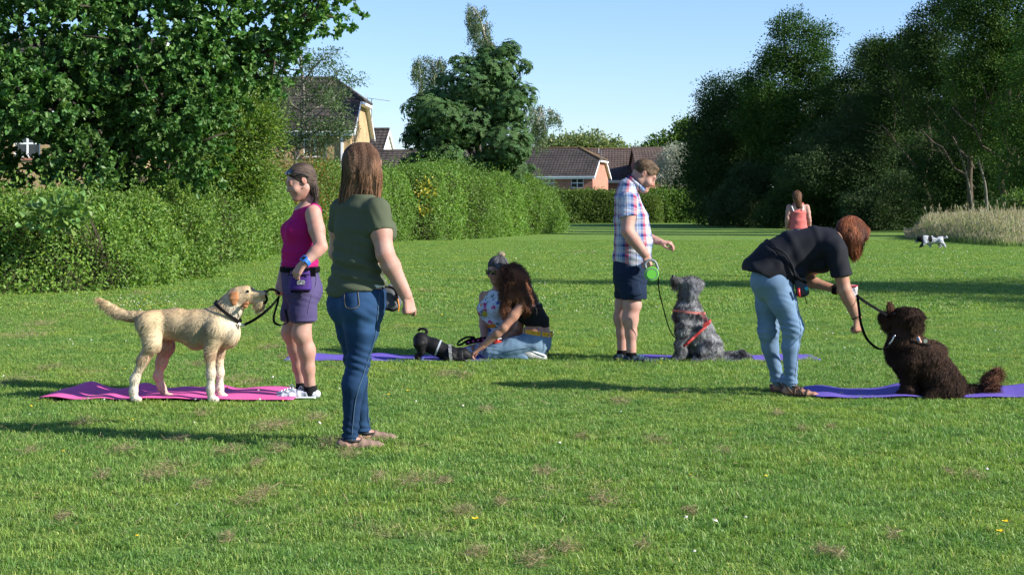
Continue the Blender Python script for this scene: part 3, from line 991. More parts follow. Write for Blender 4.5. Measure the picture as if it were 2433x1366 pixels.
def crown(parent, blobs, n_cl, per, leaf, material, seed, rad=0.3, aspect=0.6, kind='spray', tintf=None, inner=0.25, droop=0.0, var=0.2, name='crown', shellmin=0.72, six=False, young=0.0, flat=0.6, lump=0.20, lfreq=1.6, sub=5, void=None):
    """blobs: rows (x,y,z,rx,ry,rz)"""
    rs = np.random.RandomState(seed)
    B = np.asarray(blobs, float)
    if sub:
        ex = []
        for b in B:
            for _ in range(sub):
                dd = unit(rs.normal(size=3)); k = rs.uniform(.28, .5)
                ex.append([*(b[:3] + dd * b[3:6] * rs.uniform(.75, 1.0)), *(b[3:6] * k)])
        B = np.concatenate([B * np.array([1, 1, 1, .88, .88, .88]), np.array(ex)])
    area = (B[:, 3] * B[:, 4] + B[:, 4] * B[:, 5] + B[:, 3] * B[:, 5])
    bi = rs.choice(len(B), n_cl * 2, p=area / area.sum())
    d = unit(rs.normal(size=(len(bi), 3)))
    rr = np.where(rs.rand(len(bi)) < inner, rs.uniform(0.35, .8, len(bi)), rs.uniform(shellmin, 1.03, len(bi)))
    c0 = B[bi, :3]; R = B[bi, 3:6]
    lumpv = 1 + lump * noise3(c0 + d * R, lfreq, seed + 2)
    c = c0 + d * R * (rr * lumpv)[:, None]
    # throw away clusters buried deep inside another blob
    keep = np.ones(len(c), bool)
    for k in range(len(B)):
        q = (c - B[k, :3]) / B[k, 3:6]; m = (q ** 2).sum(1) < 0.42
        keep &= ~(m & (bi != k) & (rs.rand(len(c)) < .85))
    if void is not None: keep &= ~void(c)
    c = c[keep][:n_cl]; d = d[keep][:n_cl]
    nc = len(c)
    if kind == 'rosette':   # oak: leaves fanning out from the shoot tips
        n = nc * per
        ci = np.repeat(np.arange(nc), per)
        o = unit(d * .7 + rs.normal(size=(nc, 3)) * .35 + np.array([0, 0, .25]))
        sh = rs.randint(0, 3, n)     # three shoots to a cluster
        so = unit(o[ci] + np.take_along_axis(rs.normal(size=(nc, 3, 3)) * .7, np.zeros((nc, 3, 3), int), 1)[ci, sh])
        p = c[ci] + so * rad * rs.uniform(.5, 1.05, n)[:, None]
        ax = unit(so * .75 + rs.normal(size=(n, 3)) * .75)
        nr = unit(so * .9 + rs.normal(size=(n, 3)) * .3 + np.array([0, 0, .5]))
        t = tints(nc, rs, var)[ci] * tints(n, rs, var * .7, young=young)
        if tintf is not None: t = tintf(p, t, rs)
        L = leaf * rs.uniform(.7, 1.25, n)
        V, Q, C = leaf_geo(p, ax, nr, L, L * aspect, t, six=six)
    elif kind == 'palm':      # horse chestnut: leaflets radiating from one point and hanging
        n = nc * per
        ci = np.repeat(np.arange(nc), per)
        a = np.tile(np.arange(per) / per * 2 * np.pi, nc) + np.repeat(rs.rand(nc) * 6, per)
        out = unit(d + np.array([0, 0, .35]))
        u = unit(np.cross(out, rs.normal(size=(nc, 3)))); v = np.cross(out, u)
        ax = u[ci] * np.cos(a)[:, None] + v[ci] * np.sin(a)[:, None] + out[ci] * .15 + np.array([0, 0, -.55])
        p = c[ci]
        nr = out[ci] + unit(ax) * .2
        L = leaf * rs.uniform(.8, 1.2, n)
        t = tints(nc, rs, var)[ci] * rs.uniform(.85, 1.15, n)[:, None]
        if tintf is not None: t = tintf(p, t, rs)
        V, Q, C = leaf_geo(p, ax, nr, L, L * aspect, t)
    else:
        n = nc * per
        ci = np.repeat(np.arange(nc), per)
        o = unit(d * .8 + rs.normal(size=(nc, 3)) * .4 + np.array([0, 0, .1 - droop]))
        g = rs.normal(size=(n, 3)) * rad * .5
        g[:, 2] *= flat
        along = rs.uniform(-.6, 1, n)
        p = c[ci] + o[ci] * (along * rad * .8)[:, None] + g
        if droop: p[:, 2] -= rs.uniform(0, 1, n) ** 2 * droop * rad
        ax = unit(g / rad * 1.2 + o[ci] * .8 + rs.normal(size=(n, 3)) * .45 + np.array([0, 0, -droop * .6]))
        nr = unit(d[ci] * .55 + rs.normal(size=(n, 3)) * .6 + np.array([0, 0, .65]))
        t = tints(nc, rs, var * .8)[ci] * tints(n, rs, var, young=young)
        if tintf is not None: t = tintf(p, t, rs)
        L = leaf * rs.uniform(.7, 1.3, n)
        V, Q, C = leaf_geo(p, ax, nr, L, L * aspect, t, six=six)
    f = obj(name, V, Q, material, parent, col=C, smooth=False); f['kind'] = 'stuff'
    return f

def pblobs(rows, Y):
    """rows (px, py, rpx, rpy[, dY[, ry]]) -> blobs at depth Y"""
    out = []
    for r in rows:
        px, py, rx, ry = r[:4]; dy = r[4] if len(r) > 4 else 0
        y = Y + dy; k = y / F
        dep = r[5] if len(r) > 5 else (rx + ry) / 2 * k
        c = P(px, py, y)
        out.append((*c, rx * k, dep, ry * k))
    return out

LM = {
 'oak': leafmat('oak_leaf', (0.078, 0.178, 0.045), spec=0.25, rough=0.45, trans=0.25),
 'light': leafmat('hornbeam_leaf', (0.110, 0.190, 0.038), spec=.25, trans=0.35),
 'hedge': leafmat('hedge_leaf', (0.120, 0.215, 0.042), spec=.25, trans=0.35),
 'ash': leafmat('ash_leaf', (0.070, 0.125, 0.045)),
 'chestnut': leafmat('chestnut_leaf', (0.050, 0.105, 0.032), spec=0.15, rough=.6, trans=0.2),
 'birch': leafmat('birch_leaf', (0.075, 0.125, 0.048), spec=.15),
 'dark': leafmat('woodland_leaf', (0.035, 0.074, 0.020), spec=.12, rough=.6, trans=0.22),
 'willow': leafmat('willow_leaf', (0.046, 0.082, 0.032), spec=.12, rough=.6, trans=0.22),
 'silver': leafmat('silver_leaf', (0.30, 0.34, 0.27), trans=0.1),
 'pale': leafmat('distant_leaf', (0.165, 0.225, 0.085), trans=0.25),
}

def tree(name, label, base, topz, r0, blobs, n_cl, per, leaf, lm, seed, rad=0.3, cat='tree', bark=None, levels=2, n0=6, spread=.55, group=None, trunk_top=None, **kw):
    rs = np.random.RandomState(seed + 100)
    root = thing(name, label, cat, (base[0], base[1], 0), group)
    top = trunk_top if trunk_top is not None else (base[0], base[1], topz)
    mb, tips = branch_tree((base[0], base[1], 0), top, r0, levels, rs, spread, n0)
    mb.build('trunk', bark or m_bark, root, smooth=True)
    crown(root, blobs, n_cl, per, leaf, LM[lm], seed, rad=rad, **kw)
    return root
# ---------------------------------------------------------------- houses
def brickmat(name, c1, c2, mortar, scale=1.0):
    m = bpy.data.materials.new(name); m.use_nodes = True
    nt = m.node_tree; N = nt.nodes; L = nt.links; N.clear()
    out = N.new('ShaderNodeOutputMaterial'); b = N.new('ShaderNodeBsdfPrincipled'); b.inputs['Roughness'].default_value = .9; b.inputs['Specular IOR Level'].default_value = .1
    tc = N.new('ShaderNodeTexCoord'); sp = N.new('ShaderNodeSeparateXYZ'); L.new(tc.outputs['Object'], sp.inputs[0])
    ad = N.new('ShaderNodeMath'); L.new(sp.outputs[0], ad.inputs[0]); L.new(sp.outputs[1], ad.inputs[1])
    cb = N.new('ShaderNodeCombineXYZ'); L.new(ad.outputs[0], cb.inputs[0]); L.new(sp.outputs[2], cb.inputs[1])
    br = N.new('ShaderNodeTexBrick'); br.inputs['Scale'].default_value = 1; br.inputs['Brick Width'].default_value = .225; br.inputs['Row Height'].default_value = .075
    br.inputs['Mortar Size'].default_value = .010; br.inputs['Color1'].default_value = (*c1, 1); br.inputs['Color2'].default_value = (*c2, 1); br.inputs['Mortar'].default_value = (*mortar, 1)
    L.new(cb.outputs[0], br.inputs['Vector'])
    n = N.new('ShaderNodeTexNoise'); n.inputs['Scale'].default_value = 1.3; n.inputs['Detail'].default_value = 5; L.new(tc.outputs['Object'], n.inputs['Vector'])
    mr = N.new('ShaderNodeMapRange'); mr.inputs['From Min'].default_value = .3; mr.inputs['From Max'].default_value = .7; mr.inputs['To Min'].default_value = .82; mr.inputs['To Max'].default_value = 1.15
    L.new(n.outputs['Fac'], mr.inputs[0])
    s = N.new('ShaderNodeVectorMath'); s.operation = 'SCALE'; L.new(br.outputs['Color'], s.inputs[0]); L.new(mr.outputs[0], s.inputs['Scale'])
    L.new(s.outputs[0], b.inputs['Base Color'])
    bp = N.new('ShaderNodeBump'); bp.inputs['Strength'].default_value = .5; bp.inputs['Distance'].default_value = .008; bp.invert = True
    L.new(br.outputs['Fac'], bp.inputs['Height']); L.new(bp.outputs[0], b.inputs['Normal'])
    L.new(b.outputs[0], out.inputs['Surface'])
    return m
m_yb = brickmat('yellow_brick', (0.44, 0.285, 0.125), (0.37, 0.235, 0.105), (0.42, 0.36, 0.26))
m_rb = brickmat('red_brick', (0.42, 0.155, 0.095), (0.36, 0.125, 0.08), (0.40, 0.30, 0.25))
m_tile = mat('concrete_roof_tile', (0.072, 0.058, 0.051), .85, .2, var=.25, scale=3.5, color2=(0.050, 0.044, 0.041), var2=.22, scale2=.5)
m_tile2 = mat('brown_roof_tile', (0.088, 0.064, 0.054), .85, .2, var=.25, scale=3.5, var2=.22, scale2=.5)
m_moss = mat('mossy_ridge_tile', (0.13, 0.085, 0.045), .95, .1, var=.5, scale=3.0)
m_render = mat('white_render', (0.80, 0.77, 0.70), .9, .1, var=.06, scale=2)
m_glass = mat('window_glass', (0.022, 0.026, 0.030), .04, .8)
m_curtain = mat('window_interior', (0.13, 0.12, 0.11), .9, .1, var=.3, scale=1.5)
m_metal = mat('aerial_metal', (0.35, 0.35, 0.36), .4, .5, metal=.8)

class House:
    def __init__(s, name, label, loc, rot, cat='house'):
        s.root = thing(name, label, cat, loc)
        s.root.rotation_euler = (0, 0, rot)
        ORG[s.root.name] = np.zeros(3)      # children are written in the house's own frame
    def part(s, name, mb, m, parent=None, **kw):
        o = mb.build(name, m, parent or s.root, **kw)
        return o

def slope_tiles(mb, O, S, T, NN, tmax, srange, gauge=.33, width=.30, sub=4):
    """courses of rolled tiles; srange(t)->(s0,s1)"""
    O, S, T, NN = map(lambda v: np.asarray(v, float), (O, S, T, NN))
    rows = int(math.ceil(tmax / gauge))
    s0g, s1g = srange(0)[0], srange(0)[1]
    for k in (tmax * .5, tmax): a = srange(k); s0g = min(s0g, a[0]); s1g = max(s1g, a[1])
    ss = np.arange(s0g, s1g + width / sub, width / sub)
    wave = .028 * np.abs(np.sin(ss / width * np.pi)) ** .8
    for r in range(rows):
        ta, tb = r * gauge, min((r + 1) * gauge, tmax)
        lines = []
        for t, lift in ((ta, .0), (ta, .045), (tb, .012)):
            a, b = srange(t); sc = np.clip(ss, a, b)
            jit = 0
            lines.append(O + S * sc[:, None] + T * t + NN * (lift + wave * (1 if lift else .2))[:, None])
        n = len(ss)
        V = np.concatenate(lines)
        Q = [[l * n + i, l * n + i + 1, (l + 1) * n + i + 1, (l + 1) * n + i] for l in range(2) for i in range(n - 1)]
        mb.add(V, Q)

def house_body(H, W, D, ze, zr, brick, tilem, holes=(), hip=None, hl=1.6, over=.35, verge=.25, left_hip=False, gable_mat=None, ridge_mat=None, barge=True, gutter=True, side_holes=()):
    """ridge runs along local x, front slope faces -y; right end at x = W"""
    def wall(x0, x1, z1, holes, fn):
        mb = MB(); xs = sorted(set([x0, x1] + [h[0] for h in holes] + [h[1] for h in holes])); zs = sorted(set([0, z1] + [h[2] for h in holes] + [h[3] for h in holes]))
        for i in range(len(xs) - 1):
            for j in range(len(zs) - 1):
                cx, cz = (xs[i] + xs[i + 1]) / 2, (zs[j] + zs[j + 1]) / 2
                if any(h[0] < cx < h[1] and h[2] < cz < h[3] for h in holes): continue
                mb.poly([fn(xs[i], zs[j], 0), fn(xs[i + 1], zs[j], 0), fn(xs[i + 1], zs[j + 1], 0), fn(xs[i], zs[j + 1], 0)])
        for h in holes:
            c = [(h[0], h[2]), (h[1], h[2]), (h[1], h[3]), (h[0], h[3])]
            for i in range(4):
                a, b = c[i], c[(i + 1) % 4]
                mb.poly([fn(a[0], a[1], 0), fn(a[0], a[1], .12), fn(b[0], b[1], .12), fn(b[0], b[1], 0)])
        return mb
    H.part('front_wall', wall(0, W, ze, list(holes), lambda x, z, d: (x, d, z)), brick)
    f = (hip - ze) / (zr - ze) if hip else 1.0
    yt = f * D / 2
    g = MB()
    gpts = [(W, 0, 0), (W, D, 0), (W, D, ze), (W, D - yt, hip or zr), (W, yt, hip or zr), (W, 0, ze)] if hip else [(W, 0, 0), (W, D, 0), (W, D, ze), (W, D / 2, zr), (W, 0, ze)]
    g.poly(gpts)
    H.part('gable_wall', g, gable_mat or brick)
    g = MB(); g.poly([(x if x != W else 0, y, z) for x, y, z in gpts][::-1]); g.poly([(W, D, 0), (0, D, 0), (0, D, ze), (W, D, ze)])
    H.part('rear_wall', g, brick)
    # roof
    sl = (zr - ze) / (D / 2)
    def zof(y): return ze + sl * y
    L = math.hypot(D / 2 + over, (zr - zof(-over)))
    Td = nrm((0, D / 2 + over, zr - zof(-over))); NNd = nrm(np.cross((1, 0, 0), Td))
    tf = math.hypot(yt + over, (hip or zr) - zof(-over))
    def sr(t):
        x1 = W + verge
        if hip and t > tf: x1 = W + verge - (hl + verge) * (t - tf) / (L - tf)
        return (-verge, x1)
    roof = MB()
    slope_tiles(roof, (0, -over, zof(-over) + .02), (1, 0, 0), Td, NNd, L, sr)
    o = H.part('roof_tiles', roof, tilem); o['kind'] = 'stuff'
    und = MB()
    up = V3(0, 0, -.03)
    if hip:
        fr = [(-verge, -over, zof(-over)), (W + verge, -over, zof(-over)), (W + verge, yt, hip), (W - hl, D / 2, zr), (-verge, D / 2, zr)]
    else:
        fr = [(-verge, -over, zof(-over)), (W + verge, -over, zof(-over)), (W + verge, D / 2, zr), (-verge, D / 2, zr)]
    und.poly([np.array(q) + up for q in fr]); und.poly([np.array((q[0], D - q[1], q[2])) + up * .5 for q in fr][::-1])
    if hip:
        A, B_, C_ = V3(W + verge + .1, yt - .05, hip), V3(W + verge + .1, D - yt + .05, hip), V3(W - hl, D / 2, zr)
    H.part('roof_deck', und, tilem)
    if hip:
        hp = MB(); Th = nrm((C_ - (A + B_) / 2)); Lh = np.linalg.norm(C_ - (A + B_) / 2); Sd = V3(0, 1, 0); Nh = nrm(np.cross(Sd, Th))
        wd = (D - 2 * yt) / 2 + .05
        slope_tiles(hp, (A + B_) / 2 + Nh * .03, Sd, Th, Nh, Lh, lambda t: (-wd * (1 - t / Lh), wd * (1 - t / Lh)))
        hp.poly([A, B_, C_])
        o = H.part('hip_tiles', hp, tilem); o['kind'] = 'stuff'
        hb = MB(); hb.box((W + .02, yt - .1, hip - .16), (W + verge + .16, D - yt + .1, hip - .02)); H.part('hip_gutter', hb, m_white)
        rp = MB()
        rp.tube([A + V3(0, 0, .06), C_ + V3(0, 0, .06)], .11, 6); rp.tube([B_ + V3(0, 0, .06), C_ + V3(0, 0, .06)], .11, 6)
        H.part('hip_ridge', rp, ridge_mat or tilem)
    rp = MB(); rp.tube([(-verge, D / 2, zr + .03), ((W - hl) if hip else (W + verge), D / 2, zr + .03)], .12, 6)
    H.part('ridge', rp, ridge_mat or tilem)
    if barge:
        for sgn, nm in ((0, 'bargeboard'), (1, 'bargeboard')):
            b = MB(); y0, y1 = -over, (yt if hip else D / 2)
            z0, z1 = zof(-over), (hip or zr)
            a, c = (lambda y: y) if sgn == 0 else (lambda y: D - y), None
            q = [(y0, z0 - .26), (y1, z1 - .24), (y1, z1 - .02), (y0, z0 - .02)]
            V = [(W + verge, a(y), z) for y, z in q] + [(W + verge + .03, a(y), z) for y, z in q] 
            b.add(V, [[0, 1, 2, 3], [4, 5, 6, 7], [0, 1, 5, 4], [1, 2, 6, 5], [2, 3, 7, 6], [3, 0, 4, 7]])
            V = [(W + .004, a(y0), z0 - .10), (W + verge, a(y0), z0 - .10), (W + verge, a(y1), z1 - .10), (W + .004, a(y1), z1 - .10)]
            b.add(V, [[0, 1, 2, 3]])
            H.part('bargeboard', b, m_white)
    if gutter:
        b = MB(); b.box((-verge, -over - .10, zof(-over) - .10), (W + verge, -over + .0, zof(-over) + .0)); H.part('gutter', b, m_white)
        b = MB(); b.box((-verge, -over + .003, zof(-over) - .26), (W + verge, -over + .03, zof(-over) - .03)); b.box((-verge, -over + .03, zof(-over) - .26), (W + verge, -.003, zof(-over) - .235)); H.part('fascia', b, m_white)

def window(H, x0, x1, z0, z1, cols=2, transom=None, sill=True, interior=True):
    fr = MB(); y = .05; t = .06
    fr.box((x0 + .003, y, z0 + .003), (x0 + t, y + .06, z1 - .003)); fr.box((x1 - t, y, z0 + .003), (x1 - .003, y + .06, z1 - .003))
    fr.box((x0 + t, y, z0 + .003), (x1 - t, y + .06, z0 + t)); fr.box((x0 + t, y, z1 - t), (x1 - t, y + .06, z1 - .003))
    w = (x1 - x0) / cols
    for c in range(1, cols): fr.box((x0 + c * w - t * .6, y + .002, z0 + t), (x0 + c * w + t * .6, y + .062, z1 - t))
    if transom: fr.box((x0 + t, y + .004, transom - .035), (x1 - t, y + .064, transom + .035))
    f = H.part('window', fr, m_white)
    for c in range(cols):
        p = MB(); a, b = x0 + c * w + t * .6, x0 + (c + 1) * w - t * .6
        for (za, zb) in (((z0 + t, transom - .035), (transom + .035, z1 - t)) if transom else ((z0 + t, z1 - t),)):
            p.box((a, y + .025, za), (b, y + .035, zb))
        ORG[f.name] = np.zeros(3)
        H.part('pane', p, m_glass, parent=f)
    if sill:
        s = MB(); s.box((x0 - .08, -.06, z0 - .09), (x1 + .08, .05, z0 - .003)); H.part('window_sill', s, m_rb)

def aerial(H, p, h=1.5, boom=(1, 0, 0), name='aerial'):
    b = MB(); p = V3(*p); bm = nrm(boom); sd = nrm(np.cross(bm, (0, 0, 1)))
    b.tube([p, p + V3(.02, 0, h)], .022, 6)
    c = p + V3(.02, 0, h)
    b.tube([c - bm * .3, c + bm * 1.1], .016, 6)
    for k in range(7):
        q = c + bm * (-.2 + k * .2); b.tube([q - sd * .18 + V3(0, 0, 0), q + sd * .18], .012, 4)
    q = c - bm * .25; b.tube([q - V3(0, 0, .22), q + V3(0, 0, .22)], .014, 4); b.tube([q + sd * .2 - V3(0, 0, .22), q + sd * .2 + V3(0, 0, .22)], .014, 4)
    H.part('aerial', b, m_metal)

# yellow-brick house with half-hipped gable, behind the left hedge
H1Y = 80.0
xr = (833 - CX) * H1Y / F
H1 = House('yellow_brick_house', 'yellow brick house with brown half-hipped tiled roof and white window behind the ash tree', (xr - 12, H1Y, 0), 0)
h1w = [(12 + (720 - 833) * H1Y / F, 12 + (776 - 833) * H1Y / F, P(0, 374, H1Y)[2], P(0, 316, H1Y)[2])]
H1.root.rotation_euler = (0, 0, RAD(-2.2))
H1.root.location = (xr - 12 * math.cos(RAD(2.2)), H1Y + 12 * math.sin(RAD(2.2)), 0)
house_body(H1, 12, 7.6, 5.55, 8.35, m_yb, m_tile, holes=h1w, hip=7.0, hl=1.5, over=.3)
window(H1, *h1w[0], cols=2, transom=h1w[0][3] - .34)
b = MB(); b.box((11.50, -.11, 0), (11.62, -.002, 5.28)); H1.part('downpipe', b, m_white)
aerial(H1, (12.35, 5.6, 5.9), 1.5, (1, -.25, -.15))

# small gabled house with white end, and garage, right of it
a = P(905, 0, 95.0); b_ = P(936, 0, 99.0)
ang = math.atan2(b_[1] - a[1], b_[0] - a[0]) - math.pi / 2
dp = math.hypot(b_[0] - a[0], b_[1] - a[1])
H2 = House('white_gabled_house', 'small house with white rendered gable just right of the yellow brick house', (0, 0, 0), ang)
def place(H, W, corner, ang):
    H.root.location = (corner[0] - W * math.cos(ang), corner[1] - W * math.sin(ang), 0)
place(H2, 6, a, ang)
house_body(H2, 6, dp, 4.8, 6.25, m_yb, m_tile, gable_mat=m_render, over=.25, verge=.12)
a = P(981, 0, 88.0)
H3 = House('tiled_garage', 'low garage with dark tiled roof rising above the hedge beside the horse chestnut', (0, 0, 0), 0, cat='garage')
place(H3, 5.5, a, RAD(-6))
H3.root.rotation_euler = (0, 0, RAD(-6))
house_body(H3, 5.5, 4.4, 3.55, 4.62, m_yb, m_tile, over=.25, verge=.12)

# red-brick house with half hip, centre right
Y4 = 140.0
ang = RAD(-13.5)
a = P(1408, 0, Y4)
H4 = House('red_brick_house', 'red brick house with dark half-hipped roof and two white windows above the far hedge', (0, 0, 0), ang)
W4 = 13.0
place(H4, W4, a, ang)
def h4x(px):    # pixel column on the rotated front wall -> local x
    best = 0
    for k in np.linspace(0, W4, 400):
        q = V3(H4.root.location.x + k * math.cos(ang), H4.root.location.y + k * math.sin(ang), 0)
        if CX + F * q[0] / q[1] <= px: best = k
    return best
zz = lambda py: P(0, py, Y4 + .6)[2]
w4 = [(max(.1, h4x(1289)), h4x(1318), zz(447), zz(418)), (h4x(1357), h4x(1386.5), zz(447), zz(418))]
house_body(H4, W4, 8.2, zz(413.5) , 6.95, m_rb, m_tile, holes=w4, hip=5.75, hl=2.1, over=.35, ridge_mat=m_moss)
for w in w4: window(H4, *w, cols=2, transom=(w[2] + w[3]) / 2 - .1)
aerial(H4, (W4 + .1, 4.0, 5.6), 1.1, (1, 0, .05))
# second roof behind it
ang = RAD(-5)
H5 = House('dark_roofed_house', 'house with plain dark tiled roof behind the red brick house', (0, 0, 0), ang)
place(H5, 13, P(1496, 0, 152.0), ang)
house_body(H5, 13, 7.5, 4.3, 7.3, m_rb, m_tile2, over=.3, ridge_mat=m_moss)
# third house, left end seen
ang = RAD(4)
H6 = House('brown_roofed_house', 'house with brown tiled roof behind the silvery tree', (0, 0, 0), ang)
q = P(1519, 0, 148.0)
H6.root.location = (q[0], q[1], 0)
house_body(H6, 5.0, 6.8, 4.7, 7.2, m_rb, m_tile2, over=.3)
bb = MB(); bb.box((4.86, -.12, 0), (4.96, -.002, 4.4)); H6.part('downpipe', bb, m_white)
# left house glimpsed through the oak
H7 = House('orange_brick_house', 'orange brick house glimpsed through the oak with a white framed window', (0, 0, 0), 0)
Y7 = 58.0
H7.root.location = (P(-330, 0, Y7)[0], Y7, 0)
x7 = lambda px: (px + 330) * Y7 / F
w7 = [(x7(32), x7(96), P(0, 375, Y7)[2], P(0, 308, Y7)[2])]
house_body(H7, x7(330), 7.5, 5.2, 8.0, m_yb, m_tile, holes=w7)
window(H7, *w7[0], cols=2, transom=P(0, 341, Y7)[2])
# ---------------------------------------------------------------- hedges
def gp(px, Y, h, back=0.9):
    """hedge foot whose front shows at column px, Y metres away"""
    p = P(px, 0, Y + back); return (p[0], p[1], h)

def red_tint(p, t, rs):
    k = CX + F * p[:, 0] / p[:, 1]
    m = np.exp(-((k - 700) / 95) ** 2) * (p[:, 2] > .9)
    sel = rs.rand(len(p)) < m * .55
    t[sel] *= np.array([1.9, .75, .8])
    return t

def deep(p, t, rs):
    return t * np.array([.95, 1.0, 1.0])

hedge('clipped_hedge', 'bright green rounded hedge at the left edge in front of the oak',
      [gp(-420, 22.0, 1.8), gp(-150, 22.6, 1.7), gp(60, 23.2, 1.55), gp(170, 24.0, 1.42), gp(300, 26.0, 1.62), gp(398, 29.0, 1.50)], 2.1, 62000, .062, LM['hedge'], 21, young=.14, bump=(.30, 1.1), shoot=.4)
hedge('trimmed_hedge', 'middle left hedge narrowing away behind the woman in the pink top',
      [gp(330, 31.0, 1.8), gp(470, 35.5, 1.6), gp(560, 41.5, 1.75), gp(640, 48.0, 2.5)], 2.2, 46000, .075, LM['hedge'], 22, young=.10, bump=(.3, .9), shoot=.4)
hedge('mixed_hedge', 'long hedge with reddish twigs in front of the yellow brick house',
      [gp(600, 47, 2.5, 1.4), gp(700, 52, 2.65, 1.4), gp(820, 57, 2.7, 1.4), gp(940, 61, 2.8, 1.4)], 3.0, 60000, .085, LM['hedge'], 23, tint=red_tint, bump=(.3, .8), shoot=.5)
hedge('tall_hedge', 'tall broad hedge below the horse chestnut ending beside the lawn gap',
      [gp(925, 60, 2.85, 1.4), gp(1040, 64, 2.85, 1.4), gp(1160, 71, 2.85, 1.4), gp(1283, 83, 2.55, 1.4)], 3.2, 90000, .095, LM['hedge'], 24, bump=(.34, .7), shoot=.55)
hedge('distant_hedge', 'distant trimmed hedge in front of the red brick house',
      [gp(1290, 134, 3.0, 1), gp(1400, 134, 2.75, 1), gp(1500, 134, 2.5, 1), gp(1570, 135, 2.5, 1)], 2.4, 30000, .15, LM['hedge'], 25, bump=(.14, .7), tint=lambda p, t, rs: t * np.array([.95, .82, .95]))
hedge('leafy_distant_hedge', 'brighter leafy hedge between the man and the dark trees',
      [gp(1500, 136, 2.7, 1), gp(1580, 136, 2.9, 1), gp(1700, 136, 2.8, 1)], 3.0, 22000, .17, LM['hedge'], 26, bump=(.35, .6), shoot=.6)
# golden sprays growing out of the tall hedge
def gold_shrub(px, py, n, sd, r, lab):
    rs = np.random.RandomState(sd)
    q = P(px, py, 61.6)
    root = thing('golden_shrub', lab, 'shrub', (q[0], 61.8, 0))
    mb = MB(); mb.tube([(q[0], 62.4, 0), (q[0] + .1, 62.2, q[2] * .6), (q[0], 61.8, q[2])], [.04, .03, .012], 6); mb.build('stem', m_bark, root, smooth=True)
    crown(root, [(q[0], 61.5, q[2], r, .3, r * 1.1)], n, 14, .11, mat_gold, sd, rad=.28, inner=.5)
mat_gold = leafmat('golden_leaf', (0.42, 0.38, 0.045))
gold_shrub(1012, 450, 14, 5, .22, 'golden leaved shrub sprays high in the tall hedge')
gold_shrub(1003, 500, 8, 6, .15, 'lower golden leaved spray in the face of the tall hedge')
# big-leaved bush on the first hedge
def broad_bush():
    c = P(150, 505, 22.6)
    root = thing('broad_leaved_bush', 'bush of large pale green leaves growing on the left hedge', 'bush', (c[0], 22.9, 0))
    mb = MB()
    rs = np.random.RandomState(4)
    for k in range(7):
        e = c + V3(rs.uniform(-.25, .25), .6, rs.uniform(-.15, .0)); mb.tube([(c[0] + rs.uniform(-.2, .2), 24.4, .2), (e + V3(0, .5, -.3)), e], [.012, .01, .006], 4)
    mb.build('stem', m_bark, root)
    crown(root, [(c[0], 22.75, c[2], .42, .35, .24), (c[0] - .3, 22.75, c[2] - .06, .3, .3, .2)], 46, 6, .12, leafmat('broad_leaf', (0.12, 0.22, 0.055)), 9, rad=.16, aspect=.7, six=True)
broad_bush()

# ---------------------------------------------------------------- trees on the left
YO = 27.0
oak_rows = [(90, 90, 200, 150), (330, 70, 190, 150, .5), (560, 30, 190, 120, 1), (745, 20, 85, 62, .5), (640, 130, 75, 100, .8), (120, 240, 170, 120, -.3),
            (190, 385, 90, 75, -.6), (390, 235, 140, 120, .2), (420, 360, 105, 90, .4), (300, 470, 70, 40, .8), (500, 190, 110, 90, .6),
            (-120, 200, 220, 220, 0), (-80, 420, 120, 80, 0), (150, -160, 320, 200, 1), (520, -160, 260, 160, 1.5), (330, 250, 200, 150, 2.5), (130, 330, 150, 90, 2.5)]
oakb = pblobs(oak_rows, YO)
# keep the view of the far window open: drop nothing, the gap lies between the blobs
def oak():
    rs = np.random.RandomState(77)
    base = P(300, 0, 30.0)
    root = thing('oak_tree', 'large oak tree with dense dark green lobed leaves filling the upper left', 'tree', (base[0], base[1], 0))
    mb = MB()
    tr = np.array([base * V3(1, 1, 0), base * V3(1, 1, 0) + V3(.1, -.1, 1.6), base * V3(1, 1, 0) + V3(-.1, -.3, 3.6), base * V3(1, 1, 0) + V3(.1, -.3, 6.5)])
    mb.tube(spline(tr, 14), np.linspace(.42, .2, 14), 10)
    for i, b in enumerate(oakb):
        if i == 12: continue
        s = spline(tr, 14)[min(13, 4 + i % 8)]
        e = np.array(b[:3]); m = (s + e) / 2 + rs.normal(size=3) * .25 + V3(0, 0, .15)
        mb.tube(spline([s, m, e], 8), np.linspace(.13, .03, 8), 6)
        for k in range(4):
            e2 = e + rs.normal(size=3) * np.array(b[3:6]) * .6
            mb.tube(spline([m * .4 + e * .6, (e + e2) / 2 + rs.normal(size=3) * .1, e2], 6), np.linspace(.035, .01, 6), 4)
    mb.build('trunk', mat('oak_bark', (0.060, 0.050, 0.038), .95, .05, var=.3, scale=6), root, smooth=True)
    def tf(p, t, rs):
        return t * (1 + .18 * noise3(p, 1.3, 5))[:, None]
    keepout = []
    def void(c):
        x, y = CX + F * c[:, 0] / c[:, 1], HY - F * (c[:, 2] - CAMZ) / c[:, 1]
        return (((x - 62) / 52) ** 2 + ((y - 352) / 36) ** 2 < 1)
    crown(root, oakb, 8200, 15, .102, LM['oak'], 31, rad=.21, aspect=.62, kind='rosette', six=True, tintf=tf, lump=.34, lfreq=2.6, inner=.12, shellmin=.84, young=.04, var=.16, void=void)
oak()
light = pblobs([(550, 330, 105, 110), (590, 420, 65, 50, .5), (480, 260, 90, 100, .8), (520, 430, 100, 50, .4), (625, 300, 32, 60, .2), (590, 215, 45, 45, .6)], 36.0)
tree('hornbeam_tree', 'lighter green small leaved tree between the oak and the ash', (P(560, 0, 37)[0], 37.0), 3.4, .16, light, 2600, 16, .095, 'light', 41, rad=.33, aspect=.5, young=.1, lump=.2)
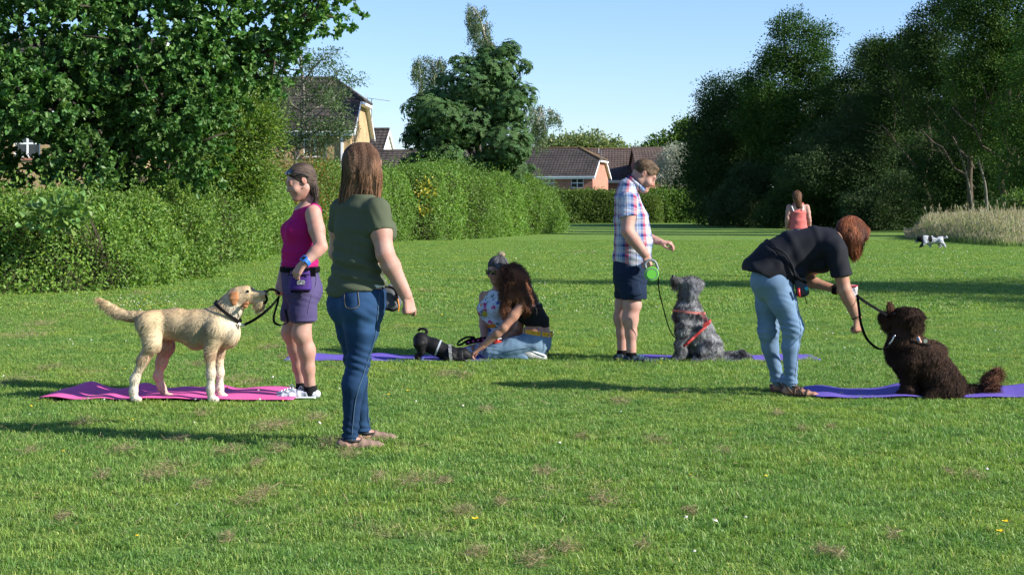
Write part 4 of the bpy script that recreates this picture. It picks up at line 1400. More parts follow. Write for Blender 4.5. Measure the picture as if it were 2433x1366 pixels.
# ash with thin see-through crown before the house
def ash():
    Y = 62.0
    base = P(700, 0, Y)
    root = thing('ash_tree', 'thin see-through ash tree in front of the yellow brick house', 'tree', (base[0], base[1], 0))
    rs = np.random.RandomState(3)
    mb = MB(); tips = []
    tr = spline([base * V3(1, 1, 0), P(700, 430, Y), P(706, 360, Y), P(722, 260, Y), P(715, 150, Y), P(700, 90, Y)], 18)
    mb.tube(tr, np.linspace(.13, .03, 18), 7)
    ends = [(660, 170), (650, 250), (690, 60), (740, 150), (775, 130), (800, 175), (828, 205), (790, 235), (815, 265), (760, 300), (700, 330), (668, 320), (735, 215), (680, 120), (770, 215), (795, 300), (770, 330), (690, 210), (640, 120), (620, 200), (640, 400)]
    for i, (x, y) in enumerate(ends):
        k = rs.randint(4, 15)
        s = tr[k]; e = P(x, y, Y + rs.uniform(-1.2, 1.2)); s = tr[np.argmin(np.abs(tr[:, 2] - (e[2] - .9)))]
        m = (s + e) / 2 + V3(0, 0, -.12) + rs.normal(size=3) * .12
        pth = spline([s, m, e], 8); mb.tube(pth, np.linspace(.045, .012, 8), 5)
        for f in (3, 5, 6, 7):
            q = pth[f] + rs.normal(size=3) * .35; mb.tube([pth[f], q], [.014, .007], 4); tips.append(q)
        tips.append(e)
    mb.build('trunk', mat('ash_bark', (0.19, 0.175, 0.145), .9, .1, var=.3, scale=5), root, smooth=True)
    bl = [(*t, .30, .30, .24) for t in tips]
    crown(root, bl, 980, 13, .13, LM['ash'], 44, rad=.30, aspect=.36, shellmin=.2, inner=.5, lump=.1)
ash()

# horse chestnut, centre
cb = pblobs([(1110, 200, 75, 60), (1190, 160, 62, 58, .4), (1100, 290, 115, 75), (1205, 250, 55, 60, -.3), (1030, 330, 62, 55), (1190, 340, 75, 65, -.4), (1060, 385, 90, 40, -.3),
             (1215, 395, 55, 35, -.2), (1150, 400, 70, 40, -.2), (1000, 385, 45, 35, 0), (1145, 250, 90, 90, 1.5), (1030, 235, 30, 45, .3), (1240, 330, 28, 40, 0)], 74.0)
tree('horse_chestnut_tree', 'dark horse chestnut with drooping palmate leaves standing above the tall hedge', (P(1135, 0, 75.5)[0], 75.5), 5.0, .26, cb, 8200, 7, .21, 'chestnut', 51, kind='palm', aspect=.34, lump=.34, lfreq=1.3, inner=.25, sub=9, levels=1,
     tintf=lambda p, t, rs: t * (1 + .2 * noise3(p, .8, 3))[:, None])
def birch():
    Y = 80.0
    base = P(1150, 0, Y)
    root = thing('silver_birch_tree', 'silver birch whose weeping top rises behind the horse chestnut', 'tree', (base[0], base[1], 0))
    rs = np.random.RandomState(8); mb = MB(); c = []; 
    tr = spline([base * V3(1, 1, 0), P(1150, 300, Y), P(1160, 150, Y), P(1145, 60, Y), P(1122, 15, Y)], 16); mb.tube(tr, np.linspace(.18, .02, 16), 7)
    tr2 = spline([P(1130, 420, Y), P(1060, 260, Y), P(1035, 180, Y), P(1012, 140, Y)], 12); mb.tube(tr2, np.linspace(.1, .015, 12), 6)
    tr3 = spline([P(1180, 420, Y), P(1260, 320, Y), P(1290, 265, Y), P(1318, 268, Y)], 12); mb.tube(tr3, np.linspace(.09, .012, 12), 6)
    drops = [(1118, 14, 60), (1128, 18, 75), (1140, 30, 90), (1150, 60, 90), (1122, 40, 70), (1160, 85, 60), (1132, 60, 85), (1165, 100, 40), (1145, 95, 50), (1112, 30, 30), (1150, 20, 20), (1158, 50, 50), (1172, 105, 30),
             (990, 145, 50), (1000, 140, 70), (1012, 138, 60), (1024, 142, 70), (1036, 145, 60), (1048, 142, 45), (1056, 150, 35), (985, 160, 40), (1005, 165, 70), (1030, 175, 60), (1018, 185, 50), (1000, 210, 60), (995, 235, 50),
             (1262, 250, 60), (1272, 262, 60), (1285, 255, 75), (1295, 270, 60), (1305, 262, 40), (1318, 270, 35), (1326, 276, 22), (1280, 290, 70), (1268, 300, 60), (1290, 300, 55), (1250, 270, 60)]
    for x, y, L in drops:
        for k in range(3):
            a = P(x + rs.uniform(-6, 6), y + rs.uniform(-4, 4), Y + rs.uniform(-1, 1)); Lm = L * Y / F * rs.uniform(.7, 1.1)
            e = a + V3(rs.uniform(-.15, .15), rs.uniform(-.1, .1), -Lm)
            mb.tube([a, (a + e) / 2 + V3(rs.uniform(-.08, .08), 0, 0), e], [.012, .008, .004], 3 if False else 4)
            n = int(26 * Lm) + 4; t = rs.rand(n)[:, None]
            c.append(a + (e - a) * t + rs.normal(size=(n, 3)) * .06)
        s = [tr, tr2, tr3][0 if x > 1100 and x < 1200 else (1 if x < 1100 else 2)]
        q = s[np.argmin(np.linalg.norm(s - P(x, y + 25, Y), axis=1))]; mb.tube([q, P(x, y, Y)], [.02, .012], 4)
    mb.build('trunk', m_barkpale, root, smooth=True)
    c = np.concatenate(c); n = len(c); c = np.repeat(c, 5, 0) + rs.normal(size=(n * 5, 3)) * .07; n = len(c)
    V, Q, C = leaf_geo(c, unit(rs.normal(size=(n, 3)) * .5 + np.array([0, 0, -1])), unit(rs.normal(size=(n, 3))), .075, .055, tints(n, rs))
    f = obj('crown', V, Q, LM['birch'], root, col=C, smooth=False); f['kind'] = 'stuff'
birch()

# distant trees over the roofs
tree('distant_round_tree', 'pale rounded treetops far behind the red brick house', (P(1380, 0, 200)[0], 200), 8, .3,
     pblobs([(1330, 352, 45, 24), (1375, 345, 42, 27), (1420, 350, 45, 25), (1455, 362, 20, 16), (1385, 372, 90, 20)], 200), 900, 14, .42, 'pale', 61, rad=1.0, lump=.3, lfreq=.5)
tree('distant_bushy_tree', 'darker bushy tree far behind the brown roofed house', (P(1600, 0, 185)[0], 185), 8, .3,
     pblobs([(1575, 348, 34, 24), (1620, 335, 30, 26), (1635, 310, 16, 20), (1520, 395, 20, 38), (1640, 350, 40, 40)], 185), 800, 14, .38, 'light', 62, rad=.9, lump=.3, lfreq=.5)
# silvery pear in front of the third house
tree('silver_leaved_tree', 'small grey leaved tree in front of the brown roofed house', (P(1603, 0, 138)[0], 138), 3.6, .12,
     pblobs([(1600, 395, 38, 44), (1580, 420, 28, 26), (1625, 400, 26, 46), (1605, 365, 25, 20), (1600, 440, 40, 18)], 138), 1100, 16, .17, 'silver', 63, rad=.5, aspect=.35, lump=.2, lfreq=1)

# ---------------------------------------------------------------- woodland on the right
def wood(name, label, px, Y, rows, n, lm, seed, leaf=.17, per=15, rad=.55, bark=None, r0=.2, topfrac=.52, dep=None, **kw):
    bl = pblobs(rows, Y)
    if dep: bl = [(b[0], b[1], b[2], b[3], max(b[4], dep), b[5]) for b in bl]
    top = max(b[2] + b[5] for b in bl)
    return tree(name, label, (P(px, 0, Y)[0], Y + 2.5), top * topfrac, r0, bl, n, int(per * 1.5), leaf * .76, lm, seed, rad=rad * .85, bark=bark, lfreq=1.1, lump=.34, sub=8, **kw)

wood('dark_maple_tree', 'dark dense tree at the left end of the right hand wood', 1700, 113, [(1690, 330, 52, 110), (1735, 270, 62, 95), (1680, 440, 48, 92), (1750, 400, 80, 110), (1700, 240, 32, 50), (1770, 220, 40, 60), (1655, 400, 18, 60)], 2600, 'dark', 71, leaf=.2, rad=.7)
wood('tall_ash_tree', 'tallest feathery tree with pale limbs in the middle of the wood edge', 1880, 108, [(1890, 110, 62, 62), (1860, 200, 80, 70), (1930, 160, 50, 60), (1835, 270, 70, 70), (1920, 260, 75, 70), (1880, 60, 40, 28), (1945, 90, 32, 30), (1830, 150, 28, 40), (1870, 350, 90, 70)], 2600, 'dark', 72, leaf=.2, rad=.65, young=.12,
     tintf=lambda p, t, rs: t * np.array([1.15, 1.3, .95]))
wood('bushy_maple_tree', 'mid height tree filling the dip between the two tall groups', 2020, 104, [(2010, 230, 60, 55), (2060, 180, 50, 50), (1980, 300, 60, 60), (2070, 280, 70, 70), (1990, 220, 34, 34)], 1700, 'dark', 73, leaf=.19, rad=.6)
wood('dark_sycamore_tree', 'dark tree with jagged top right of the dip in the treeline', 2110, 96, [(2080, 120, 36, 32), (2110, 170, 52, 52), (2150, 130, 42, 38), (2130, 250, 60, 70), (2170, 90, 20, 20)], 1600, 'dark', 74, leaf=.18, rad=.55)
wood('high_oak_tree', 'high dark tree rising to the top edge at the right', 2230, 88, [(2215, 70, 52, 52), (2260, 30, 52, 50), (2190, 140, 52, 60), (2250, 140, 62, 72), (2280, -30, 50, 50), (2230, 240, 80, 80)], 2100, 'dark', 75, leaf=.17, rad=.5)
wood('broad_oak_tree', 'broad tree with sunlit sprays at the top right corner', 2350, 78, [(2330, 30, 72, 72), (2400, 60, 72, 82), (2320, 150, 72, 80), (2400, 190, 75, 82), (2360, -60, 90, 70), (2370, 300, 80, 80), (2450, -20, 70, 80)], 2700, 'dark', 76, leaf=.17, rad=.5, young=.14,
     tintf=lambda p, t, rs: t * np.array([1.3, 1.3, 1.0]))
wood('edge_maple_tree', 'bright edged tree cut by the right side of the picture', 2440, 70, [(2440, 250, 60, 90), (2420, 380, 55, 70), (2490, 150, 80, 120), (2500, 330, 80, 120), (2520, -20, 90, 110), (2440, 440, 60, 40)], 1900, 'dark', 77, leaf=.16, rad=.45, young=.16,
     tintf=lambda p, t, rs: t * np.array([1.5, 1.55, 1.1]))
wood('goat_willow_tree', 'wide domed willow like mass in front of the wood', 2010, 98, [(2010, 330, 95, 85), (2100, 350, 95, 95), (1930, 390, 80, 75), (2180, 340, 80, 110), (2050, 440, 110, 80), (2160, 450, 90, 80), (2240, 380, 70, 110)], 3400, 'willow', 78, leaf=.17, rad=.5)
wood('rounded_willow_bush', 'rounded feathery bush at the wood edge left of the walking woman', 1770, 106, [(1775, 470, 62, 65), (1740, 500, 55, 48), (1815, 495, 50, 52), (1780, 420, 42, 34)], 1500, 'willow', 79, leaf=.17, rad=.45, r0=.1, cat='bush')
wood('edge_bush', 'dark low bush behind the walking woman', 1900, 100, [(1880, 480, 60, 66), (1950, 470, 60, 75), (1840, 510, 40, 40), (2010, 490, 50, 58)], 1500, 'dark', 80, leaf=.17, rad=.45, r0=.1, cat='bush')
wood('bramble_bush', 'low dark bush between the bending woman and the long grass', 2100, 90, [(2060, 500, 50, 50), (2110, 490, 52, 62), (2160, 480, 42, 60), (2090, 530, 70, 24)], 1500, 'willow', 81, leaf=.15, rad=.4, r0=.08, cat='bush')
wood('shaded_thicket', 'shadowy thicket behind the long meadow grass', 2290, 84, [(2220, 450, 60, 70), (2300, 440, 80, 80), (2370, 450, 70, 70), (2330, 380, 90, 80), (2240, 380, 60, 60)], 1900, 'dark', 82, leaf=.16, rad=.45, r0=.1, cat='bush')
wood('corner_bush', 'lighter green bush at the right edge behind the long grass', 2420, 62, [(2405, 525, 32, 36), (2440, 500, 40, 46), (2480, 500, 60, 60)], 700, 'light', 83, leaf=.12, rad=.3, r0=.05, cat='bush')
# backing trees deeper in the wood
for i, (px, Y, rx, h, lab) in enumerate([(1740, 121, 70, 250, 'tree deep in the wood behind its left end'), (1860, 119, 90, 200, 'tree deep in the wood behind the feathery tree'), (1990, 115, 90, 240, 'tree deep in the wood behind the dip'),
                                         (2120, 107, 90, 190, 'tree deep in the wood behind the jagged top'), (2250, 108, 90, 120, 'tree deep in the wood behind the high tree'), (2390, 98, 100, 80, 'tree deep in the wood behind the top right corner')]):
    wood('woodland_tree', 'dark ' + lab, px, Y, [(px, h + 110, rx, 110), (px - 30, 420, rx, 110), (px + 50, 420, rx * .8, 110)], 1000, 'dark', 90 + i, leaf=.32, rad=.9, group='trees deep in the wood')
# pale bare stems inside the wood
m_barkdim = mat('grey_bark', (0.14, 0.13, 0.105), .9, .1, var=.3, scale=5)
def stems():
    Y = 79.0
    for i, (pts, r, lab) in enumerate([([(2345, 545), (2342, 450), (2325, 380), (2312, 300), (2290, 210)], .085, 'pale bare trunk rising behind the long grass'),
                                      ([(2318, 550), (2300, 430), (2272, 330), (2262, 290)], .06, 'thin leaning pale stem left of the bare trunk'),
                                      ([(2425, 470), (2420, 430), (2405, 385), (2395, 300)], .05, 'short pale stem near the right edge of the wood')]):
        p = np.array([P(x, y, Y + i * .4) for x, y in pts]); p[0, 2] = 0
        root = thing('bare_trunk', lab, 'tree', (p[0][0], p[0][1], 0))
        mb = MB(); s = spline(p, 18); mb.tube(s, np.linspace(r, r * .35, 18), 7); mb.build('trunk', m_barkdim, root, smooth=True)
        rs = np.random.RandomState(i)
        for k in range(9):
            b = MB(); a = s[6 + k]; e = a + V3(rs.uniform(-.9, .9), rs.uniform(-.4, .4), rs.uniform(.2, .9)); b.tube(spline([a, (a + e) / 2 + V3(0, 0, .1), e], 5), np.linspace(r * .35, .008, 5), 4); b.build('branch', m_barkdim, root)
        crown(root, [(*s[-1], .9, .8, .9)], 60, 12, .14, LM['light' if i < 1 else 'dark'], 200 + i, rad=.4, inner=.5)
stems()
# trees beyond the right edge of the picture whose shade falls across the lawn
for i, (x, y, h, r, lab) in enumerate([(24.2, 18.9, 13.2, 1.5, 'tall slender park tree standing outside the right edge of the picture'), (24.6, 18.0, 9.8, 6.0, 'broad park tree outside the right edge whose shade crosses the lawn')]):
    tree('park_tree', lab, (x, y), h * .6, .2, [(x, y, h * .60, r, r * .85, h * .36), (x + .3, y + .3, h * .8, r * .7, r * .7, h * .2), (x - .4, y - .5, h * .38, r * .9, r * .8, h * .26)], 1500, 16, .17, 'dark', 120 + i, rad=.5, group='shade trees beyond the right edge')

def far_trees():
    rs = np.random.RandomState(6); n = 26000
    x = rs.uniform(-170, -16, n); p = np.stack([x, 225 + rs.uniform(-6, 6, n), 0 * x], -1)
    h = 7.0 + 2.6 * noise3(p * V3(1, 0, 0), .22, 4) + 1.2 * noise3(p * V3(1, 0, 0), .9, 5)
    p[:, 2] = h * rs.rand(n) ** .6
    V, Q, C = leaf_geo(p, unit(rs.normal(size=(n, 3))), unit(rs.normal(size=(n, 3)) + V3(0, 0, .6)), .95, .75, tints(n, rs))
    o = obj('distant_wood', V, Q, LM['pale'], loc=(-90, 225, 0), col=C, smooth=False); tag(o, 'distant belt of trees beyond the houses', kind='stuff')
far_trees()

# long meadow grass at the right
def meadow():
    rs = np.random.RandomState(12); n = 17000
    x0, x1 = P(2172, 0, 60)[0], P(2620, 0, 60)[0]
    u = rs.rand(n); v = rs.rand(n)
    front = 66 - 15.0 * np.clip(u * 1.5, 0, 1) ** .8
    Yy = front + v ** .8 * (9 + 9 * u)
    X = (2150 + 370 * u - CX) / F * Yy
    p = np.stack([X, Yy, 0 * X], -1)
    e = np.clip(u / .16, .25, 1) * np.clip(v / .12, .45, 1)
    h = (0.95 + .25 * noise3(p, .8, 1)) * rs.uniform(.55, 1.15, n) * e
    tall = rs.rand(n) < .06; h[tall] *= 1.3
    az = rs.uniform(0, 6.28, n); ln = rs.uniform(.05, .3, n) * h
    d = np.stack([np.cos(az) * ln, np.sin(az) * ln, h], -1)
    s = np.linspace(0, 1, 5)
    path = p[:, None] + d[:, None] * s[None, :, None]; path[:, :, :2] = p[:, None, :2] + d[:, None, :2] * (s ** 2)[None, :, None]
    wa = rs.uniform(0, 6.28, n); wd = np.stack([np.cos(wa), np.sin(wa), 0 * wa], -1)
    grn = np.array([.17, .25, .075]); buff = np.array([.44, .40, .27])
    f = np.clip(rs.normal(.40, .3, n), 0, 1)[:, None]
    col = np.stack([grn * .9 * (1 - f) + grn * 1.1 * f] * 2 + [grn * (1 - f) + buff * .8 * f] + [grn * .5 * (1 - f) + buff * (.5 + .5 * f)] * 2, 1) * rs.uniform(.75, 1.2, (n, 1, 1))
    V, Q, C = ribbons(path, .022, wd, col)
    # seed heads
    m = rs.rand(n) < .4; tipp = path[m, -1]; k = m.sum()
    c = np.repeat(tipp, 3, 0); ax = unit(rs.normal(size=(k * 3, 3)) * .3 + np.array([0, 0, 1.0])); 
    V2, Q2, C2 = leaf_geo(c - ax * .08, ax, unit(rs.normal(size=(k * 3, 3))), .16, .030, np.tile(np.array([[.42, .35, .26]]), (k * 3, 1)) * rs.uniform(.8, 1.2, (k * 3, 1)))
    o = obj('meadow_grass', np.concatenate([V, V2]), [np.concatenate([Q, Q2 + len(V)])], leafmat('meadow_stem', (1, 1, 1), spec=.15, trans=.3), loc=(x0 + 4, 60, 0), col=np.concatenate([C, C2]), smooth=False)
    tag(o, 'tall pale seeding meadow grass at the right edge of the lawn', kind='stuff')
meadow()
# ---------------------------------------------------------------- people
def ring_path(V, c, axis, off=0.003, n=40, slab=0.014, start=None, rmax=0.3):
    """closed loop round a surface in the plane through c"""
    axis = nrm(axis); q = V - c; h = q @ axis
    m = (np.abs(h) < slab); q = q[m] - h[m][:, None] * axis
    u = nrm(np.cross(axis, (0.31, 0.95, 0.2))); v = np.cross(axis, u)
    a = np.arctan2(q @ v, q @ u); r = np.linalg.norm(q, axis=1); ok = r < rmax; a, r = a[ok], r[ok]
    t = np.linspace(-np.pi, np.pi, n, endpoint=False); R = np.zeros(n)
    for i, tt in enumerate(t):
        d = np.abs((a - tt + np.pi) % (2 * np.pi) - np.pi); s = d < 0.28
        R[i] = np.percentile(r[s], 90) if s.any() else np.nan
    R = np.where(np.isnan(R), np.nanmean(R), R)
    R = (R + np.roll(R, 1) + np.roll(R, -1)) / 3 + off
    P_ = c + R[:, None] * (np.cos(t)[:, None] * u + np.sin(t)[:, None] * v)
    return np.concatenate([P_, P_[:1]])

def ring_strap(name, parent, V, c, axis, w, t, m, **kw):
    p = ring_path(V, np.asarray(c, float), axis, **kw)
    G_, Q_ = strap_geo(p, w, t, nrm(axis))
    return obj(name, G_, Q_, m, parent, smooth=False), p

def drape(pts, V, N, Y0=None, off=0.0015, n=30):
    """lay a line drawn through world points onto the camera-side surface (nearest in x,z, smallest y)"""
    p = spline(pts, n); out = []; nn = []
    for q in p:
        d = (V[:, 0] - q[0]) ** 2 + (V[:, 2] - q[2]) ** 2
        near = np.nonzero(d < .014 ** 2)[0]
        if len(near) == 0: near = np.array([np.argmin(d)])
        near = near[V[near, 1] < V[near, 1].min() + .03]
        i = near[np.argmin(d[near])]
        out.append(np.array([q[0], V[near, 1].mean(), q[2]]) + N[i] * off); nn.append(N[i])
    out = np.array(out)
    for _ in range(2): out[1:-1] = .5 * out[1:-1] + .25 * (out[:-2] + out[2:])
    return out, np.array(nn)

def seam(parent, pts, V, Q, w, m, off=0.0035, name='seam', n=30, t=.0015):
    N = vnormals(V, Q); p, nn = drape(pts, V, N, off=off, n=n)
    T = np.gradient(p, axis=0); sd = unit(np.cross(T, nn))
    G_, Q_ = strap_geo(p, w, t, sd)
    return obj(name, G_, Q_, m, parent)

SK = mat('skin', (0.40, 0.240, 0.190), .58, .28, usecol=True, var=.07, scale=16, sss=.08, color2=(0.40, 0.205, 0.155), bump=.25, bscale=160)
SKT = mat('tanned_skin', (0.335, 0.185, 0.125), .55, .28, usecol=True, var=.08, scale=16, sss=.08, color2=(0.32, 0.155, 0.10), bump=.25, bscale=160)
HAIRM = mat('hair', (1, 1, 1), .6, .16, usecol=True)
FURM = mat('fur', (1, 1, 1), .8, .10, usecol=True)
M_black = mat('black_webbing', (0.007, 0.007, 0.008), .85, .04, bump=.2, bscale=300)
M_steel = mat('steel', (0.6, 0.6, 0.62), .25, .5, metal=.9)
M_lens = mat('dark_lens', (0.010, 0.011, 0.014), .08, .8)
M_thread = mat('stitching', (0.13, 0.11, 0.08), .8, .2)
M_threadw = mat('pale_stitching', (0.055, 0.095, 0.15), .8, .2)

def wrinkle(amp, f=26, seed=1, stretch=(1, 1, 2.2), c=None, rad=.1, extra=0.0):
    st = np.array(stretch)
    def d(p):
        w = noise3(p * st, f, seed, 2)
        v = amp * (np.abs(w) ** .8 * np.sign(w))
        if c is not None:
            for cc, rr, am in c:
                m = np.exp(-(((p - cc) / rr) ** 2).sum(-1))
                v = v + am * m * np.sin((p @ V3(.25, .2, 1.0)) * 150 + 3 * noise3(p, 14, seed + 9))
        return v
    return d

def hairvol(name, parent, prims, n, length, width, flow, colf, seed, h=.008, jitter=.12, lift=.08, curl=0, cfreq=60, K=5, base=(0.06, 0.035, 0.02), disp=None, wfun=None, clump=.1, cuts=(), hug=True):
    V, Q = sdf_mesh(prims + list(cuts), h, disp)
    m = mat(name + '_under_' + str(seed), base, .6, .3, bump=.6, bscale=90)
    o = obj(name, V, Q, m, parent)
    f = fur_obj('hair_strands', o, V, Q, n, length, width, flow, colf, HAIRM, seed=seed, jitter=jitter, lift=lift, curl=curl, cfreq=cfreq, K=K, wfun=wfun, clump=clump, hug=hug)
    return o, V, Q

def streaks(c0, c1, f=60, seed=1, top=None, axis=(1, .9, 0.06)):
    c0, c1 = np.array(c0), np.array(c1)
    def g(p):
        w = np.clip(.5 + .75 * noise3(p * np.array(axis), f, seed), 0, 1)[:, None]
        return c0 * (1 - w) + c1 * w
    return g

def loose_ends(o, V, Q, n, length, width, flow, colf, z, seed, band=.05, **kw):
    return fur_obj('hair_ends', o, V, Q, n, length, width, flow, colf, HAIRM, seed=seed, jitter=.10, lift=.04, K=5, wfun=lambda p: np.exp(-((p[:, 2] - z) / band) ** 2) + 1e-6, clump=.12, proj=False, **kw)

def person(label, foot):
    return thing('person', label, 'person', foot)

def sleeve(sh, el, a, b, fr, hem=None, k=.03):
    e = sh + (el - sh) * fr; ax = nrm(el - sh) if hem is None else nrm(hem)
    return Grp([Seg(sh, sh + (el - sh) * (fr + .14), a, b, k=.03), Cut(e, ax, k=.003)], k=k)

# ===== woman in olive T-shirt, seen from behind
def olive_woman():
    Y0 = 8.32; s = lambda x, y, d=0: P(x, y, Y0 + d)
    root = person('woman seen from behind in an olive T-shirt and dark blue skinny jeans', (s(845, 1066)[0], Y0, 0))
    f = nrm((.72, .69, 0)); r = nrm((.69, -.72, 0)); up = V3(0, 0, 1)
    hc = s(866, 391, .02); hf = nrm((.80, .58, -.02))
    rows = [(s(850, 728), .145, .11), (s(850, 700), .150, .112), (s(853, 618), .142, .112), (s(858, 545), .155, .115), (s(856, 497), .165, .085), (s(862, 470), .065, .055)]
    neck = [Seg(s(860, 478), hc + V3(0, 0, -.05) - hf * .02, .056, .054, k=.03)]
    bust = [Ell(rows[3][0] + f * .085 + r * .075 - up * .01, (.078, .075, .078), k=.05), Ell(rows[3][0] + f * .085 - r * .075 - up * .01, (.078, .075, .078), k=.05)]
    shR, shL = s(856, 500) + r * .145, s(856, 499) - r * .160
    elR, wrR = s(915, 604, -.17), s(966, 705, -.15)
    elL, wrL = s(800, 600, .2), s(835, 655, .40)
    armR = arm_prims(shR, elR, wrR, 1.08, ua=.053, e=.044, fa=.045, w=.027); armL = arm_prims(shL, elL, wrL, 1.16)
    hipR, hipL = s(866, 722, -.065), s(833, 722, .065)
    knR, knL = s(851, 858, -.06), s(846, 858, .10)
    anR, anL = s(829, 1046, -.03), s(862, 1030, .25)
    bk = -f
    legs = leg_prims(hipR, knR, anR, 1.0, th=.075, kn=.046, ca=.042, an=.036, back=bk, k=.03) + leg_prims(hipL, knL, anL, 1.0, th=.075, kn=.046, ca=.042, an=.036, back=bk, k=.03)
    toeR, toeL = anR + f * .0 + V3(.155, .06, 0), anL + V3(.16, .05, 0)
    toeR[2] = .012; toeL[2] = .012
    feet = shoe_prims(anR, toeR, h=.075, w=.040) + shoe_prims(anL, toeL, h=.075, w=.040)
    head = head_prims(hc, hf, up, 1.0) + neck
    hR = hand_prims(wrR, nrm(s(977, 745, -.15) - wrR), nrm((-.55, .75, 0)), nrm((.5, .6, -.2)), .95, curl=(70, 80, 55), fingers=[(35, 45, 30), (72, 85, 50), (80, 85, 50), (85, 85, 50)], tcurl=.7)
    hL = hand_prims(wrL, nrm((.6, .3, -.3)), nrm((.2, -.6, .3)), nrm((.3, .3, .8)), .95)
    o, V, Q = body_obj('body', root, [(chain(rows, r) + armR + armL + legs + neck, .0075), (head, .0045), (hR, .0035), (hL, .005), (feet, .006)], SK, paint=head_paint(hc, hf, up))
    # jeans
    pel = [Seg(s(852, 680), s(850, 722), (.172, .132), (.172, .138), side=r, k=.04), Ell(s(866, 724, -.07) - f * .052, (.092, .088, .095), k=.05), Ell(s(838, 724, .05) - f * .058, (.092, .088, .095), k=.05)]
    def jl(h, k_, a, b):
        m = h + (k_ - h) * .45; c1 = k_ + (a - k_) * .3 + bk * .015
        return [Seg(h, m, .094, .085, k=.04), Seg(m, k_, .084, .060, k=.04), Seg(k_, c1, .060, .060, k=.03), Seg(c1, a + (k_ - a) * .12, .059, .040, k=.03), Seg(a + (k_ - a) * .14, a + V3(0, 0, .0), .040, .041, k=.02)]
    jr = pel + jl(hipR, knR, anR + V3(.003, 0, .012), 1); jlft = jl(hipL, knL, anL + V3(0, 0, .012), 1)
    wr = wrinkle(.0026, 30, 3, (1, 1, 1.9), c=[(knR, V3(.1, .1, .060), .0065), (knL, V3(.1, .1, .055), .005), (anR + V3(0, 0, .06), V3(.08, .08, .06), .005), (hipR + V3(.02, -.03, -.05), V3(.1, .1, .06), .003), (anL + V3(0, 0, .05), V3(.08, .08, .05), .0035)])
    den = mat('dark_denim', (0.010, 0.030, 0.074), .85, .15, usecol=True, var=.2, scale=5, bump=.35, bscale=260, color2=(0.017, 0.047, 0.105))
    def jpaint(V):
        d = np.minimum(np.linalg.norm((V - knR) / V3(.1, .1, .16), axis=1), 3)
        return np.ones((len(V), 3)) * (1 + .25 * np.exp(-((V[:, 2] - .75) / .25) ** 2))[:, None]
    jo, JV, JQ = body_obj('jeans', root, [(jr + jlft + [Cut(s(850, 676), (.16, 0, 1), k=.006)], .0062)], den, disp=wr, paint=jpaint)
    seam(jo, [s(905, 690), s(902, 740), s(894, 800), s(872, 870), s(850, 940), s(842, 1000), s(838, 1046)], JV, JQ, .0045, M_threadw, n=50)
    seam(jo, [s(826, 691), s(832, 725), s(860, 722), s(858, 690)], JV, JQ, .004, M_thread, name='pocket_stitching', n=36)
    seam(jo, [s(816, 712), s(838, 726), s(862, 727)], JV, JQ, .004, M_thread, name='yoke_stitching', n=20) if False else None
    seam(jo, [s(869, 965), s(866, 1000), s(871, 1030)], JV, JQ, .0045, M_threadw, n=20)
    for a in (anR, anL):
        ring_strap('hem', jo, JV, a + V3(0, 0, .028), (0, 0, 1), .016, .003, den, off=.001, rmax=.09)
    # white vest edge and T-shirt
    ve, _, _ = body_obj('vest', root, [(chain([(s(852, 700), .177, .137), (s(853, 655), .172, .132)], r) + [Cut(s(900, 682), (.10, 0, -1), k=.004), Cut(s(850, 664), (0, 0, 1), k=.004)], .006)], mat('white_cotton', (.55, .56, .56), .9, .1))
    ts = chain([(s(849, 722), .184, .146), (s(850, 690), .180, .143), (s(853, 618), .160, .130), (s(858, 545), .168, .128), (s(856, 497), .172, .096), (s(862, 462), .085, .070)], r)
    sl = [sleeve(shR, elR, .073, .068, .50), sleeve(shL, elL, .070, .068, .5)]
    cuts = [Cut(s(850, 690), (.17, .0, -1), k=.003, disp=lambda X, Y, Z: .006 * np.sin(X * 40 + Y * 25)), Cut(s(862, 463), (0, 0, 1), k=.003)]
    def tw(p):
        z = (p[:, 2] - s(850, 610)[2])
        m = np.exp(-((z + .07) / .16) ** 2)
        q = noise3(p * np.array([.55, .55, 1.7]) + np.array([0, 0, 0]), 24, 11)
        fold = np.sin(p[:, 2] * 95 + p[:, 0] * 26 + 2.4 * noise3(p, 9, 4))
        sh = np.exp(-(((p - (shR - V3(.03, 0, .05))) / V3(.07, .1, .07)) ** 2).sum(-1))
        return .011 * m * q + .0058 * m * fold + .0030 * noise3(p * V3(1, 1, .6), 24, 5) + .004 * sh * np.sin(p[:, 0] * 120 + p[:, 2] * 60)
    tee = mat('olive_jersey', (0.072, 0.084, 0.052), .9, .12, var=.05, scale=3, bump=.12, bscale=350)
    to, TV, TQ = body_obj('t_shirt', root, [(ts + grow(bust, .006) + sl + cuts, .0062)], tee, disp=tw)
    # shoes
    shm = mat('beige_canvas', (0.20, 0.135, 0.105), .9, .15, bump=.3, bscale=180); bl = mat('black_trim', (0.012, 0.012, 0.013), .6, .3)
    for a, t in ((anR, toeR), (anL, toeL)):
        g = grow(shoe_prims(a, t, h=.055, w=.044), .003); d = nrm((t - a) * V3(1, 1, 0))
        so, SV, SQ = body_obj('shoe', root, [(g + [Ell(a + V3(0, 0, .020) + d * .008, (.058, .058, .055), k=.003, op='s'), Cut((a[0], a[1], .002), (0, 0, -1), k=.003)], .0048)], shm)
        e = MB(); aa = np.linspace(0, 2 * np.pi, 25); sd = V3(-d[1], d[0], 0)
        loop = np.array([V3(a[0], a[1], .050) + d * (.012 + .052 * math.cos(q)) + sd * .038 * math.sin(q) + V3(0, 0, -.006 * math.cos(q)) for q in aa]); e.tube(loop, .0075, 6); e.build('shoe_trim', bl, so, smooth=True)
        k = MB()
